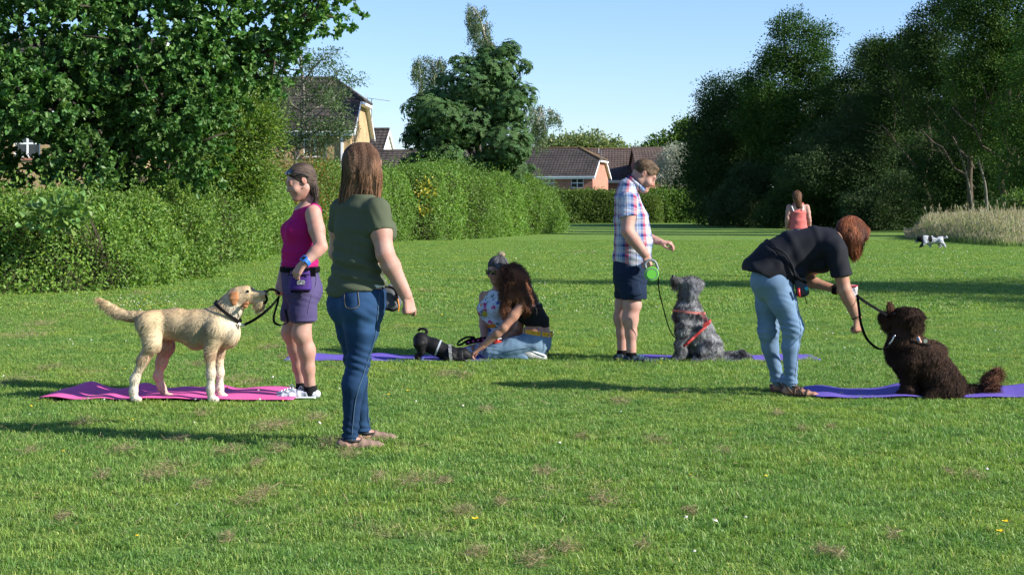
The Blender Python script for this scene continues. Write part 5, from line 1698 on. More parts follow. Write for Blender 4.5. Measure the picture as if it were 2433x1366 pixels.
        for j in range(3):
            c = V3(a[0], a[1], .052 - j * .006) + d * (.066 + j * .017); k.tube([c - sd * .022, c + V3(0, 0, .006), c + sd * .022], .0035, 4)
        k.build('lace', shm, so)
    # hair: long, straight
    R3 = np.array(frame_from(hf, up))
    hv = [Ell(hc + V3(0, 0, .028) - hf * .020, (.088, .106, .094), R3, k=.03),
          Seg(hc - hf * .035 + V3(-.005, 0, .0), s(856, 448, .0) - hf * .035, (.088, .062), (.086, .030), side=r * .6 + V3(.6, 0, 0), k=.03),
          Seg(hc + V3(-.045, 0, 0) - hf * .02, s(829, 452, .02), .040, .022, k=.03), Seg(hc + r * .066 - hf * .0, s(898, 450, -.03), .036, .016, k=.03),
          Seg(hc + r * .066 - hf * .005 + V3(0, 0, .02), s(900, 420, -.03), .030, .018, k=.03)]
    def flow(p):
        top = np.clip((p[:, 2] - (hc[2] + .03)) / .07, 0, 1)[:, None]
        o_ = p - (hc + V3(0, 0, .05)); o_[:, 2] = 0
        side = np.sign(o_ @ r)[:, None] * r
        return V3(0, 0, -1.0) * (1 - top * .8) + side * top * .9 - hf * top * .25 + V3(-.16, 0, 0) * np.clip(.5 - (p[:, 0:1] - hc[0]) * 8, 0, 1) * (1 - top)
    c_ = streaks((.050, .026, .015), (.175, .100, .060), 58, 2, axis=(1, 1, .12))
    def colf(p):
        c = c_(p); low = np.clip((hc[2] - p[:, 2]) / .16, 0, 1)[:, None]
        return c * (1 + low * .7) * (1 + .35 * np.clip((p[:, 0:1] - hc[0]) * 10, 0, 1) * np.array([1, .5, .3]))
    ho, HV, HQ = hairvol('hair', root, hv, 7000, .105, .0045, flow, colf, 5, jitter=.05, lift=.03, base=(.07, .035, .02), K=5, clump=.06, disp=lambda p: .004 * noise3(p * np.array([1, 1, .1]), 70, 3))
    loose_ends(ho, HV, HQ, 1900, .12, .0042, lambda p: V3(0, 0, -1) + V3(-.22, 0, 0) * np.clip(.5 - (p[:, 0:1] - hc[0]) * 10, 0, 1), colf, s(0, 448)[2], 7)
    # grey waist bag in front of the hip
    b = thing('training_bag', 'grey and black training bag hanging at the front hip of the woman in olive', 'bag', s(930, 742, .05))
    g = mat('grey_nylon', (0.075, 0.08, 0.09), .7, .3, bump=.4, bscale=60)
    body_obj('bag_body', b, [([Seg(s(921, 690, .06), s(929, 722, .06), (.050, .035), (.058, .045), side=(1, 0, 0), k=.02), Cut(s(925, 736, .06), (0, 0, -1), k=.01)], .005)], g, disp=lambda p: .004 * noise3(p, 60, 3))
    e = MB(); e.tube(spline([s(915, 680, .0), s(932, 684, .0), s(941, 694, .01), s(944, 712, .02)], 10), .008, 6); e.tube([s(938, 700, .01), s(946, 722, .01)], .005, 4); e.tube([s(920, 735, .02), s(935, 739, .02), s(944, 733, .03)], .005, 4)
    e.build('strap', M_black, b)
    e = MB(); e.tube([s(945, 710, .0), s(948, 728, .0), s(946, 740, .0)], .004, 4); e.build('orange_tag', mat('orange_cord', (.5, .17, .02), .6, .3), b)
olive_woman()

# ===== woman in magenta top
def pink_woman():
    Y0 = 10.50; s = lambda x, y, d=0: P(x, y, Y0 + d)
    root = person('woman in a magenta top and purple shorts looking down at the blond dog', (s(735, 948)[0], Y0, 0))
    f = nrm((-.93, -.37, 0)); l = nrm((.37, -.93, 0)); up = V3(0, 0, 1)
    hc = s(712, 431, -.05); hf = nrm((-.84, -.42, -.34)); hu = nrm((-.30, -.12, .95))
    rows = [(s(714, 696), .130, .100), (s(715, 665), .134, .104), (s(713, 600), .128, .105), (s(722, 545), .138, .105), (s(730, 503), .150, .078), (s(735, 480), .058, .05)]
    neck = [Seg(s(735, 486, .0), hc - hu * .05 - nrm(hf) * .02, .050, .050, k=.03)]
    shL, shR = s(730, 505) + l * .155, s(730, 505) - l * .155
    elL, wrL = s(762, 587, -.20), s(722, 626, -.27)
    elR, wrR = s(690, 590, .17), s(668, 668, .02)
    armL = arm_prims(shL, elL, wrL, 1.08, ua=.050, e=.040, fa=.039, w=.026); armR = arm_prims(shR, elR, wrR, 1.05)
    hipL, hipR = s(722, 700, -.08), s(706, 700, .08)
    knL, knR = s(718, 793, -.09), s(694, 790, .07)
    anL, anR = s(738, 926, -.0), s(718, 921, .14)
    legs = leg_prims(hipL, knL, anL, 1.0, th=.082, kn=.057, ca=.057, an=.036, back=-f, k=.03) + leg_prims(hipR, knR, anR, 1.0, th=.082, kn=.057, ca=.055, an=.034, back=-f)
    toeL, toeR = s(668, 946, -.0), s(664, 940, .12); toeL[2] = .012; toeR[2] = .012
    feet = shoe_prims(anL, toeL) + shoe_prims(anR, toeR)
    head = head_prims(hc, hf, hu, .98) + neck
    hL = hand_prims(wrL, nrm(s(703, 650, -.27) - wrL), nrm((.2, .6, -.3)), nrm((-.6, .2, .6)), .9, curl=(25, 30, 20))
    hR = hand_prims(wrR, nrm(s(661, 700, -.02) - wrR), nrm((.3, .8, .1)), nrm((-.7, -.1, -.3)), .9, curl=(65, 75, 50), tcurl=.8)
    pt = head_paint(hc, hf, hu, .98)
    o, V, Q = body_obj('body', root, [(chain(rows, l) + armL + armR + legs + neck, .0075), (head, .0045), (hL, .0045), (hR, .0045)], SK, paint=pt)
    # top
    tp = chain([(s(712, 640), .150, .124), (s(713, 600), .142, .120), (s(722, 545), .150, .114), (s(730, 503), .150, .082), (s(736, 480), .070, .056)], l)
    bust = [Ell(rows[3][0] + f * .078 + l * .068 - up * .012, .068, k=.05), Ell(rows[3][0] + f * .078 - l * .068 - up * .012, .068, k=.05)]
    sl = [Ell(shL - l * .02 + up * .008, (.068, .062, .058), k=.03), Ell(shR + l * .03 - up * .005, (.052, .05, .052), k=.03)]
    ah = [Seg(shL + l * .035 - up * .035, shL + l * .03 - up * .085 + f * -.01, .050, .045, k=.006, op='s')]
    tw = wrinkle(.0022, 24, 7, (1, 1, 1.8), c=[(s(712, 618), V3(.2, .2, .04), .0055), (s(738, 560, -.1), V3(.06, .1, .06), .003)])
    kn = mat('magenta_knit', (0.34, 0.012, 0.115), .92, .1, var=.04, scale=4, bump=.25, bscale=420)
    to, TV, TQ = body_obj('top', root, [(tp + bust + sl + ah + [Cut(s(712, 634), (0, 0, -1), k=.006), Cut(s(737, 482), (-.45, -.15, 1), k=.004), Ell(s(726, 474, -.10), (.055, .07, .045), k=.008, op='s')], .0062)], kn, disp=tw)
    # shorts
    def sl_(h, k_, hemf): return [Seg(h, h + (k_ - h) * .5, .100, .090, k=.04), Seg(h + (k_ - h) * .5, h + (k_ - h) * .86, .090, .078, k=.03)]
    hemL = hipL + (knL - hipL) * .70; hemR = hipR + (knR - hipR) * .70
    sp = [Seg(s(712, 622), s(715, 690), (.153, .128), (.150, .122), side=l, k=.04), Ell(s(724, 688, -.03) - f * .04, .086, k=.05)] + sl_(hipL, knL, 1) + sl_(hipR, knR, 1) + [Cut(hemL, (.02, 0, -1), k=.003), Cut(s(712, 634), (0, 0, 1), k=.004),
          Seg(hemL + V3(0, 0, .03), hemL - V3(0, 0, .05), .073, .073, k=.002, op='s'), Seg(hemR + V3(0, 0, .03), hemR - V3(0, 0, .05), .073, .073, k=.002, op='s')]
    pm = mat('purple_cotton', (0.066, 0.052, 0.125), .88, .15, var=.06, scale=6, bump=.2, bscale=300)
    so, SV, SQ = body_obj('shorts', root, [(sp, .0062)], pm, disp=wrinkle(.0032, 30, 9, (1, 1, .8), c=[(hipL + V3(0, 0, -.02), V3(.12, .12, .06), .003)]))
    seam(so, [s(750, 640), s(756, 670), s(742, 720), s(738, 757)], SV, SQ, .004, mat('purple_thread', (.10, .08, .17), .9, .1), n=24)
    ring_strap('hem', so, SV, hemL + V3(0, 0, .022), (0, 0, 1), .020, .0025, pm, off=.001, rmax=.1)
    # belt of the pouch
    bo, bp = ring_strap('belt', root, np.concatenate([TV, SV]), s(713, 640), (0, 0, 1), .034, .004, M_black, off=.003, rmax=.22)
    # socks, shoes
    sk_ = mat('black_sock', (.012, .012, .014), .9, .1, bump=.2, bscale=200); shm = mat('white_patterned_trainer', (.62, .63, .66), .7, .25, color2=(.30, .32, .38), scale=38, bump=.3, bscale=120)
    for a, t in ((anL, toeL), (anR, toeR)):
        body_obj('sock', root, [([Seg(V3(a[0], a[1], .045), V3(a[0], a[1], .098) + (knL - anL) * .0, .047, .043, k=.01), Cut((a[0], a[1], .100), (.25, 0, 1), k=.004)], .005)], sk_)
        d = nrm((t - a) * V3(1, 1, 0)); sd = V3(-d[1], d[0], 0)
        g = grow(shoe_prims(a, t, h=.060, w=.047), .003)
        sh, AV, AQ = body_obj('trainer', root, [(g + [Ell(V3(a[0], a[1], .075) + d * .006, (.054, .054, .040), k=.004, op='s'), Cut((a[0], a[1], .004), (0, 0, -1), k=.003)], .0048)], shm)
        k = MB()
        for j in range(5):
            c = V3(a[0], a[1], 0.064 - j * .007) + d * (.058 + j * .020); k.tube([c - sd * .024 - d * .006, c + V3(0, 0, .007), c + sd * .024 + d * .006], .0035, 4)
        k.tube(spline([V3(a[0], a[1], .07) + d * .055, V3(a[0], a[1], .082) + d * .07 - sd * .02, V3(a[0], a[1], .062) + d * .09 - sd * .04], 6), .0035, 4)
        k.build('lace', m_white, sh)
        k = MB(); q = [V3(a[0], a[1], .010) - d * .048] + [V3(a[0], a[1], .010) + d * x for x in (0, .1, .18)] 
        g2, G2 = sdf_mesh([Seg(V3(a[0], a[1], .012) - d * .03, V3(t[0], t[1], .012) - d * .02, (.047, .013), (.042, .012), side=sd, k=.01)], .006); obj('sole', g2, G2, m_white, sh)
    # hair drawn back into a plait
    R3 = np.array(frame_from(hf, hu))
    hv = [Ell(hc + R3[2] * .034 - R3[1] * .026, (.083, .098, .086), R3, k=.03), Seg(hc - R3[1] * .07 - R3[2] * .01, s(747, 458, -.06), .048, .030, k=.03)]
    pl = []
    for k in range(5):
        c = s(748 + k * 1.2, 448 + k * 11, -.07 + .006 * (k % 2)); pl.append(Ell(c + V3(.006 * (-1) ** k, 0, 0), (.022 - k * .002, .02 - k * .002, .024), k=.006))
    cutf = [Ell(hc + R3[1] * .092 - R3[2] * .030, (.088, .080, .085), R3, k=.012, op='s')]
    def flow(p):
        k = hc - R3[1] * .12 - R3[2] * .03
        return unit(k - p)
    hb, HV, HQ = hairvol('hair', root, hv + cutf + pl, 4200, .05, .0035, flow, streaks((.028, .019, .015), (.12, .085, .066), 60, 4, axis=(.5, .5, 1)), 6, h=.006, jitter=.07, lift=.03, base=(.035, .022, .016), K=4)
    # sunglasses pushed up on the head
    g = MB(); A = lambda x, y, z: hc + R3[0] * x + R3[1] * y + R3[2] * z
    for sg in (-1, 1):
        for k in range(1):
            a = np.linspace(0, 2 * np.pi, 17)[:-1]
            ctr = [A(sg * .034 + .027 * math.cos(q), .058 - .014 * math.sin(q) - .012 * (abs(sg * .034 + .027 * math.cos(q)) / .06) ** 2, .080 + .017 * math.sin(q)) for q in a]
            cc = A(sg * .034, .068, .086)
            g.add(np.array(ctr + [cc]), None, [[i, (i + 1) % 16, 16] for i in range(16)])
            g.add(np.array([c - R3[1] * .004 for c in ctr] + [cc - R3[1] * .004]), None, [[i, 16, (i + 1) % 16] for i in range(16)])
    gl = g.build('sunglasses', M_lens, root, smooth=True)
    t = MB()
    for sg in (-1, 1): t.tube(spline([A(sg * .058, .062, .082), A(sg * .083, .02, .060), A(sg * .086, -.02, .035), A(sg * .083, -.04, .010)], 10), .0038, 6)
    t.tube([A(-.008, .068, .080), A(.008, .068, .080)], .004, 6)
    t.build('frame', M_lens, gl, smooth=True)
    e = MB(); ec = A(-.086, -.008, -.036); e.tube([ec, ec + V3(0, 0, -.006)], .004, 6); e.build('earring', M_steel, root)
    # watch
    wa = wrL + (elL - wrL) * .10; ax = nrm(elL - wrL)
    blue = mat('blue_rubber', (0.02, 0.14, 0.52), .5, .4)
    wo, wp = ring_strap('watch', root, V, wa, ax, .026, .004, blue, off=.002, rmax=.06)
    fdir = nrm(np.array([-.35, -.75, .55])); fdir = nrm(fdir - ax * np.dot(fdir, ax)); sd = np.cross(ax, fdir); c = wa + fdir * .031
    def M(v): return np.array([c + ax * q[0] + sd * q[1] + fdir * q[2] for q in v])
    b = MB(); b.box((-.021, -.019, -.004), (.021, .019, .007), M); w2 = b.build('watch_case', blue, wo)
    b = MB(); b.box((-.014, -.013, .0065), (.014, .013, .009), M); b.build('watch_face', M_lens, wo)
    # treat pouch
    p = thing('treat_pouch', 'purple treat pouch with black top worn at the hip by the woman in magenta', 'pouch', s(714, 692, -.2))
    pc = mat('purple_nylon', (0.046, 0.016, 0.140), .7, .25, bump=.3, bscale=200)
    fr = unit(l * .9 + f * .45)     # faces out from the hip
    fx = nrm(np.cross(up, fr)); cc = s(714, 664, -.215)
    L2 = lambda a, b_, c_: cc + fx * a + fr * b_ + up * c_
    body_obj('pouch_body', p, [([Seg(L2(0, 0, .055), L2(0, .006, -.062), (.070, .034), (.080, .042), side=fx, k=.02, cap=.02), Cut(L2(0, 0, .070), up, k=.004), Cut(L2(0, 0, -.082), -up, k=.012), Cut(L2(.078, 0, 0), fx, k=.01), Cut(L2(-.078, 0, 0), -fx, k=.01),
             Seg(L2(0, 0, .078), L2(0, 0, .045), (.058, .026), (.056, .024), side=fx, k=.004, op='s')], .005)], pc, disp=lambda q: .002 * noise3(q, 50, 8))
    def PM(v): return np.array([L2(*q) for q in v])
    b = MB(); b.box((-.074, .034, .030), (.070, .041, .036), PM); b.box((-.078, -.01, .066), (.072, .040, .073), PM); b.build('zip', M_black, p)
    b = MB(); b.box((-.060, -.022, -.086), (.060, .036, -.076), PM); b.build('base_panel', M_black, p)
    b = MB(); b.box((.066, .0, .02), (.104, .012, .082), PM); b.build('clip_panel', M_black, p)
    tag_m = mat('woven_label', (.50, .50, .48), .8, .2, color2=(.05, .05, .05), scale=130)
    b = MB(); b.box((-.012, .046, -.032), (.040, .0495, -.004), PM); lb = b.build('label_patch', tag_m, p)
pink_woman()
# ===== man in checked shirt
def plaid():
    if 'plaid_cotton' in MATS: return MATS['plaid_cotton']
    m = bpy.data.materials.new('plaid_cotton'); m.use_nodes = True
    nt = m.node_tree; N = nt.nodes; L = nt.links; N.clear()
    out = N.new('ShaderNodeOutputMaterial'); b = N.new('ShaderNodeBsdfPrincipled'); b.inputs['Roughness'].default_value = .9; b.inputs['Specular IOR Level'].default_value = .1
    a = N.new('ShaderNodeAttribute'); a.attribute_name = 'suv'; sp = N.new('ShaderNodeSeparateXYZ'); L.new(a.outputs['Vector'], sp.inputs[0])
    def stripes(sock, period, stops):
        d = N.new('ShaderNodeMath'); d.operation = 'DIVIDE'; L.new(sock, d.inputs[0]); d.inputs[1].default_value = period
        f = N.new('ShaderNodeMath'); f.operation = 'FRACT'; L.new(d.outputs[0], f.inputs[0])
        r = N.new('ShaderNodeValToRGB'); r.color_ramp.interpolation = 'CONSTANT'
        while len(r.color_ramp.elements) > 1: r.color_ramp.elements.remove(r.color_ramp.elements[-1])
        r.color_ramp.elements[0].position = 0; r.color_ramp.elements[0].color = (*stops[0][1], 1)
        for p, c in stops[1:]:
            e = r.color_ramp.elements.new(p); e.color = (*c, 1)
        L.new(f.outputs[0], r.inputs[0]); return r.outputs[0]
    W, NV, RD, LB = (.44, .46, .50), (.025, .040, .15), (.42, .035, .035), (.17, .25, .40)
    cx = stripes(sp.outputs[0], .150, [(0, W), (.16, NV), (.20, W), (.28, LB), (.44, NV), (.60, RD), (.80, W), (.86, RD), (.89, W)])
    cy = stripes(sp.outputs[1], .085, [(0, W), (.22, NV), (.27, W), (.38, LB), (.52, NV), (.74, LB), (.84, W), (.90, RD), (.94, W)])
    mx = N.new('ShaderNodeMixRGB'); mx.blend_type = 'MIX'; mx.inputs['Fac'].default_value = .42; L.new(cx, mx.inputs['Color1']); L.new(cy, mx.inputs['Color2'])
    L.new(mx.outputs[0], b.inputs['Base Color']); L.new(b.outputs[0], out.inputs['Surface'])
    MATS['plaid_cotton'] = m
    return m

def man():
    Y0 = 13.05; s = lambda x, y, d=0: P(x, y, Y0 + d)
    root = person('man in a blue and red checked shirt and navy shorts facing the grey dog', (s(1495, 858)[0], Y0, 0))
    f = V3(1, 0, 0); r = V3(0, -1, 0); up = V3(0, 0, 1)
    hc = s(1533, 415, .0); hf = nrm((.80, -.16, -.56)); hu = nrm((.57, -.1, .80))
    rows = [(s(1496, 672), .165, .130), (s(1498, 640), .170, .138), (s(1505, 578), .170, .150), (s(1499, 520), .172, .135), (s(1489, 470), .185, .095), (s(1497, 442), .070, .068)]
    neck = [Seg(s(1496, 450), hc - hu * .05 - hf * .03, .068, .064, k=.04)]
    shR, shL = s(1490, 478) + r * .185, s(1492, 478) - r * .185
    elR, wrR = s(1491, 551, -.27), s(1534, 606, -.27)
    elL, wrL = s(1512, 556, .26), s(1569, 575, .10)
    armR = arm_prims(shR, elR, wrR, 1.2, ua=.052, e=.043, fa=.044, w=.028); armL = arm_prims(shL, elL, wrL, 1.2, ua=.05, fa=.043)
    hipR, hipL = s(1500, 655, -.09), s(1494, 655, .09)
    knR, knL = s(1501, 724, -.10), s(1481, 722, .10)
    anR, anL = s(1500, 836, -.11), s(1478, 834, .09)
    toeR, toeL = anR + V3(.17, -.03, 0), anL + V3(.15, .06, 0); toeR[2] = toeL[2] = .012
    legs = leg_prims(hipR, knR, anR, 1.0, th=.082, kn=.066, ca=.061, an=.042, back=-f) + leg_prims(hipL, knL, anL, 1.0, th=.082, kn=.064, ca=.060, an=.041, back=-f)
    head = head_prims(hc, hf, hu, 1.06, fat=.14) + neck
    hR = hand_prims(wrR, nrm(s(1541, 634, -.27) - wrR), nrm((-.3, .9, .0)), nrm((.8, .2, .2)), 1.05, curl=(60, 70, 45), tcurl=.8)
    hL = hand_prims(wrL, nrm(s(1597, 579, .06) - wrL), nrm((.0, .15, -1)), nrm((.3, -.9, .2)), 1.05, fingers=[(20, 45, 25), (28, 50, 30), (40, 60, 40), (55, 65, 45)], tcurl=.5)
    o, V, Q = body_obj('body', root, [(chain(rows, r) + armR + armL + legs + neck, .008), (head, .0048), (hR, .004), (hL, .004)], SK, paint=head_paint(hc, hf, hu, 1.06, brow=(.42, .3, .22), lip=(1, .6, .58)))
    ts = chain([(s(1500, 645), .190, .160), (s(1502, 612), .186, .160), (s(1505, 575), .184, .162), (s(1499, 520), .182, .146), (s(1488, 472), .190, .104), (s(1493, 440), .100, .086), (s(1502, 424), .078, .074)], r)
    sl = [sleeve(shR, elR, .078, .084, .52, (.12, -.1, -1)), sleeve(shL, elL, .078, .080, .6)]
    cuts = [Cut(s(1482, 424), (-.5, 0, 1), k=.01), Cut(s(1460, 622), (-.0, 0, -1), k=.004, disp=lambda X, Y, Z: -.035 * np.exp(-((X - s(1500, 0)[0]) / .07) ** 2) + .03 * np.clip((s(1480, 0)[0] - X) / .06, 0, 1) * 0), Cut(s(1500, 433), (.66, 0, .75), k=.004)]
    tw = wrinkle(.0042, 20, 15, (1, 1, .8), c=[(s(1500, 600), V3(.22, .3, .08), .004), (shR + V3(0, -.02, -.09), V3(.08, .08, .06), .005)])
    def uv(V_):
        c = V3(rows[3][0][0], Y0, 0)
        th = np.arctan2(V_[:, 0] - c[0], -(V_[:, 1] - c[1] - 0.02))
        u = th * .19; v = V_[:, 2].copy()
        arm = (V_[:, 1] < Y0 - .20) & (V_[:, 2] > elR[2] - .05)
        ax = nrm(elR - shR); q = V_ - shR
        ua = (V_[:, 0] - shR[0]) + .035; va = -(q @ ax)
        return np.stack([np.where(arm, ua + .02, u), np.where(arm, va + .03, v)], -1)
    to, TV, TQ = body_obj('checked_shirt', root, [(ts + sl + cuts, .0072)], plaid(), disp=tw, uv=uv)
    # collar and button band
    navy = mat('navy_cotton', (0.010, 0.019, 0.042), .88, .15, var=.1, scale=8, bump=.25, bscale=200)
    cp = s(1503, 430); cr = ring_path(V, cp, nrm((.66, 0, .75)), off=.009, slab=.02, rmax=.13)
    G_, Q_ = strap_geo(cr, .036, .004, nrm((.66, 0, .75))); obj('collar', G_, Q_, plaid(), to, uv=np.stack([G_[:, 0] * 1.0, G_[:, 2] + .02], -1))
    G_, Q_ = strap_geo(cr + V3(.013, 0, .015), .006, .006, nrm((.66, 0, .75))); obj('collar_edge', G_, Q_, navy, to, smooth=False)
    # shorts
    def lg(h, k_): return [Seg(h + V3(0, 0, .02), h + (k_ - h) * .6, .112, .102, k=.05), Seg(h + (k_ - h) * .6, k_ + V3(0, 0, -.06), .102, .100, k=.03)]
    hz = s(0, 718)[2]
    sp = [Seg(s(1498, 600), s(1498, 660), (.165, .142), (.175, .150), side=r, k=.04)] + lg(hipR, knR + V3(.03, 0, 0)) + lg(hipL, knL + V3(.02, 0, 0)) + [Cut((0, 0, hz), (.03, 0, -1), k=.003), Cut(s(1498, 606), up, k=.004),
         Seg(knR + V3(.012, 0, .05), knR + V3(.012, 0, -.1), .086, .086, k=.002, op='s'), Seg(knL + V3(.02, 0, .05), knL + V3(.02, 0, -.1), .084, .084, k=.002, op='s')]
    so, SV, SQ = body_obj('shorts', root, [(sp, .0072)], navy, disp=wrinkle(.0045, 20, 17, (1, 1, .7), c=[(s(1498, 660), V3(.2, .3, .07), .004)]))
    # cargo pocket
    pk = [Seg(s(1503, 672, -.185), s(1508, 700, -.195), (.060, .022), (.062, .024), side=(1, 0, 0), k=.01, cap=.02)]
    body_obj('cargo_pocket', root, [(pk + [Cut(s(1503, 668, -.2), (0, 0, 1), k=.004)], .006)], navy, disp=lambda p: .003 * noise3(p, 40, 3))
    # shoes
    shm = mat('navy_trainer', (0.010, 0.022, 0.035), .7, .3, color2=(.018, .035, .05), scale=30); sole = mat('red_flash', (.35, .05, .04), .6, .3)
    for a, t in ((anR, toeR), (anL, toeL)):
        d = nrm((t - a) * V3(1, 1, 0)); sd = V3(-d[1], d[0], 0)
        body_obj('sock', root, [([Seg(V3(a[0], a[1], .05), V3(a[0], a[1], .066), .048, .047, k=.01)], .006)], M_black)
        sh, AV, AQ = body_obj('trainer', root, [(grow(shoe_prims(a, t, h=.06, w=.056), .005) + [Ell(V3(a[0], a[1], .080) + d * .004, (.056, .056, .034), k=.004, op='s'), Cut((a[0], a[1], .004), (0, 0, -1), k=.003)], .005)], shm)
        b = MB(); b.tube(spline([V3(a[0], a[1], .020) - d * .03 - sd * .040, V3(a[0], a[1], .030) + d * .02 - sd * .040, V3(a[0], a[1], .016) + d * .07 - sd * .045], 8), .006, 6); b.tube([V3(a[0], a[1], .078) - d * .045 - sd * .01, V3(a[0], a[1], .078) - d * .045 + sd * .01], .006, 6); b.build('red_stripe', sole, sh, smooth=True)
        k = MB()
        for j in range(4):
            c = V3(a[0], a[1], .064 - j * .007) + d * (.060 + j * .020); k.tube([c - sd * .022, c + V3(0, 0, .006), c + sd * .022], .003, 4)
        k.build('lace', mat('teal_lace', (.05, .25, .25), .7, .2), sh)
    # short hair
    R3 = np.array(frame_from(hf, hu)); S = 1.06
    cutf = [Ell(hc + S * (R3[1] * .096 - R3[2] * .035), np.array((.095, .082, .088)) * S, R3, k=.010, op='s'), Cut(hc - R3[2] * .045 - R3[1] * .05, nrm(-R3[2] - R3[1] * .2), k=.01),
            Ell(hc + R3[0] * .085 + R3[1] * .012 - R3[2] * .015, (.03, .03, .04), R3, k=.006, op='s'), Ell(hc - R3[0] * .085 + R3[1] * .012 - R3[2] * .015, (.03, .03, .04), R3, k=.006, op='s')]
    hv = [Ell(hc + S * (R3[2] * .034 - R3[1] * .018), np.array((.081, .101, .086)) * S, R3, k=.03), Ell(hc + S * (R3[2] * .092 + R3[1] * .025), np.array((.055, .045, .020)) * S, R3, k=.02)]
    hairvol('hair', root, hv + cutf, 4200, .020, .003, lambda p: R3[1] * 1.0 + (p - hc) * 2 + R3[2] * .3, streaks((.075, .045, .026), (.165, .110, .066), 70, 4, axis=(1, 1, 1)), 16, h=.006, jitter=.25, lift=.25, base=(.070, .042, .024), K=3, hug=False)
    ORG[root.name]
    # retractable lead
    t = thing('retractable_lead', 'green retractable dog lead held in the hand of the man in the checked shirt', 'dog lead', s(1548, 668, -.30))
    c = s(1548, 651, -.30); gm = mat('green_plastic', (.14, .50, .05), .35, .5); gy = mat('grey_plastic', (.20, .22, .23), .5, .4)
    def disc(r0, y0, y1, seg=36, sq=1.0):
        a = np.linspace(0, 2 * np.pi, seg, endpoint=False); V_ = []
        for rr, yy in ((r0 * .94, y0), (r0, y0 + .004), (r0, y1 - .004), (r0 * .94, y1)): V_ += [c + V3(rr * math.cos(q), yy, rr * math.sin(q) * sq) for q in a]
        Q4 = [[l * seg + i, l * seg + (i + 1) % seg, (l + 1) * seg + (i + 1) % seg, (l + 1) * seg + i] for l in range(3) for i in range(seg)]
        V_ += [c + V3(0, y0, 0), c + V3(0, y1, 0)]; n0 = 4 * seg
        T3 = [[n0, i, (i + 1) % seg] for i in range(seg)] + [[n0 + 1, 3 * seg + (i + 1) % seg, 3 * seg + i] for i in range(seg)]
        return np.array(V_), Q4, T3
    b = MB(); b.add(*disc(.060, -.016, .016)); b.build('case', gm, t, smooth=False)
    b = MB(); b.add(*disc(.050, -.0185, -.0150)); b.build('grey_ring', gy, t)
    b = MB(); b.add(*disc(.042, -.0215, -.0180)); b.build('side_disc', gm, t)
    b = MB(); b.tube(spline([c + V3(-.045, 0, .045), c + V3(-.052, 0, .085), c + V3(-.020, 0, .115), c + V3(.025, 0, .105), c + V3(.048, 0, .060), c + V3(.050, 0, .03)], 20), .0105, 8); b.build('handle', gy, t, smooth=True)
    lp = spline([c + V3(.055, 0, .0), s(1566, 690, -.28), s(1578, 740, -.25), s(1590, 780, -.2), s(1602, 800, -.16), s(1616, 806, -.12), s(1634, 800, -.14)], 50)
    G_, Q_ = strap_geo(lp, .011, .002, V3(.8, -.6, 0)); obj('tape', G_, Q_, M_black, t, smooth=False)
man()

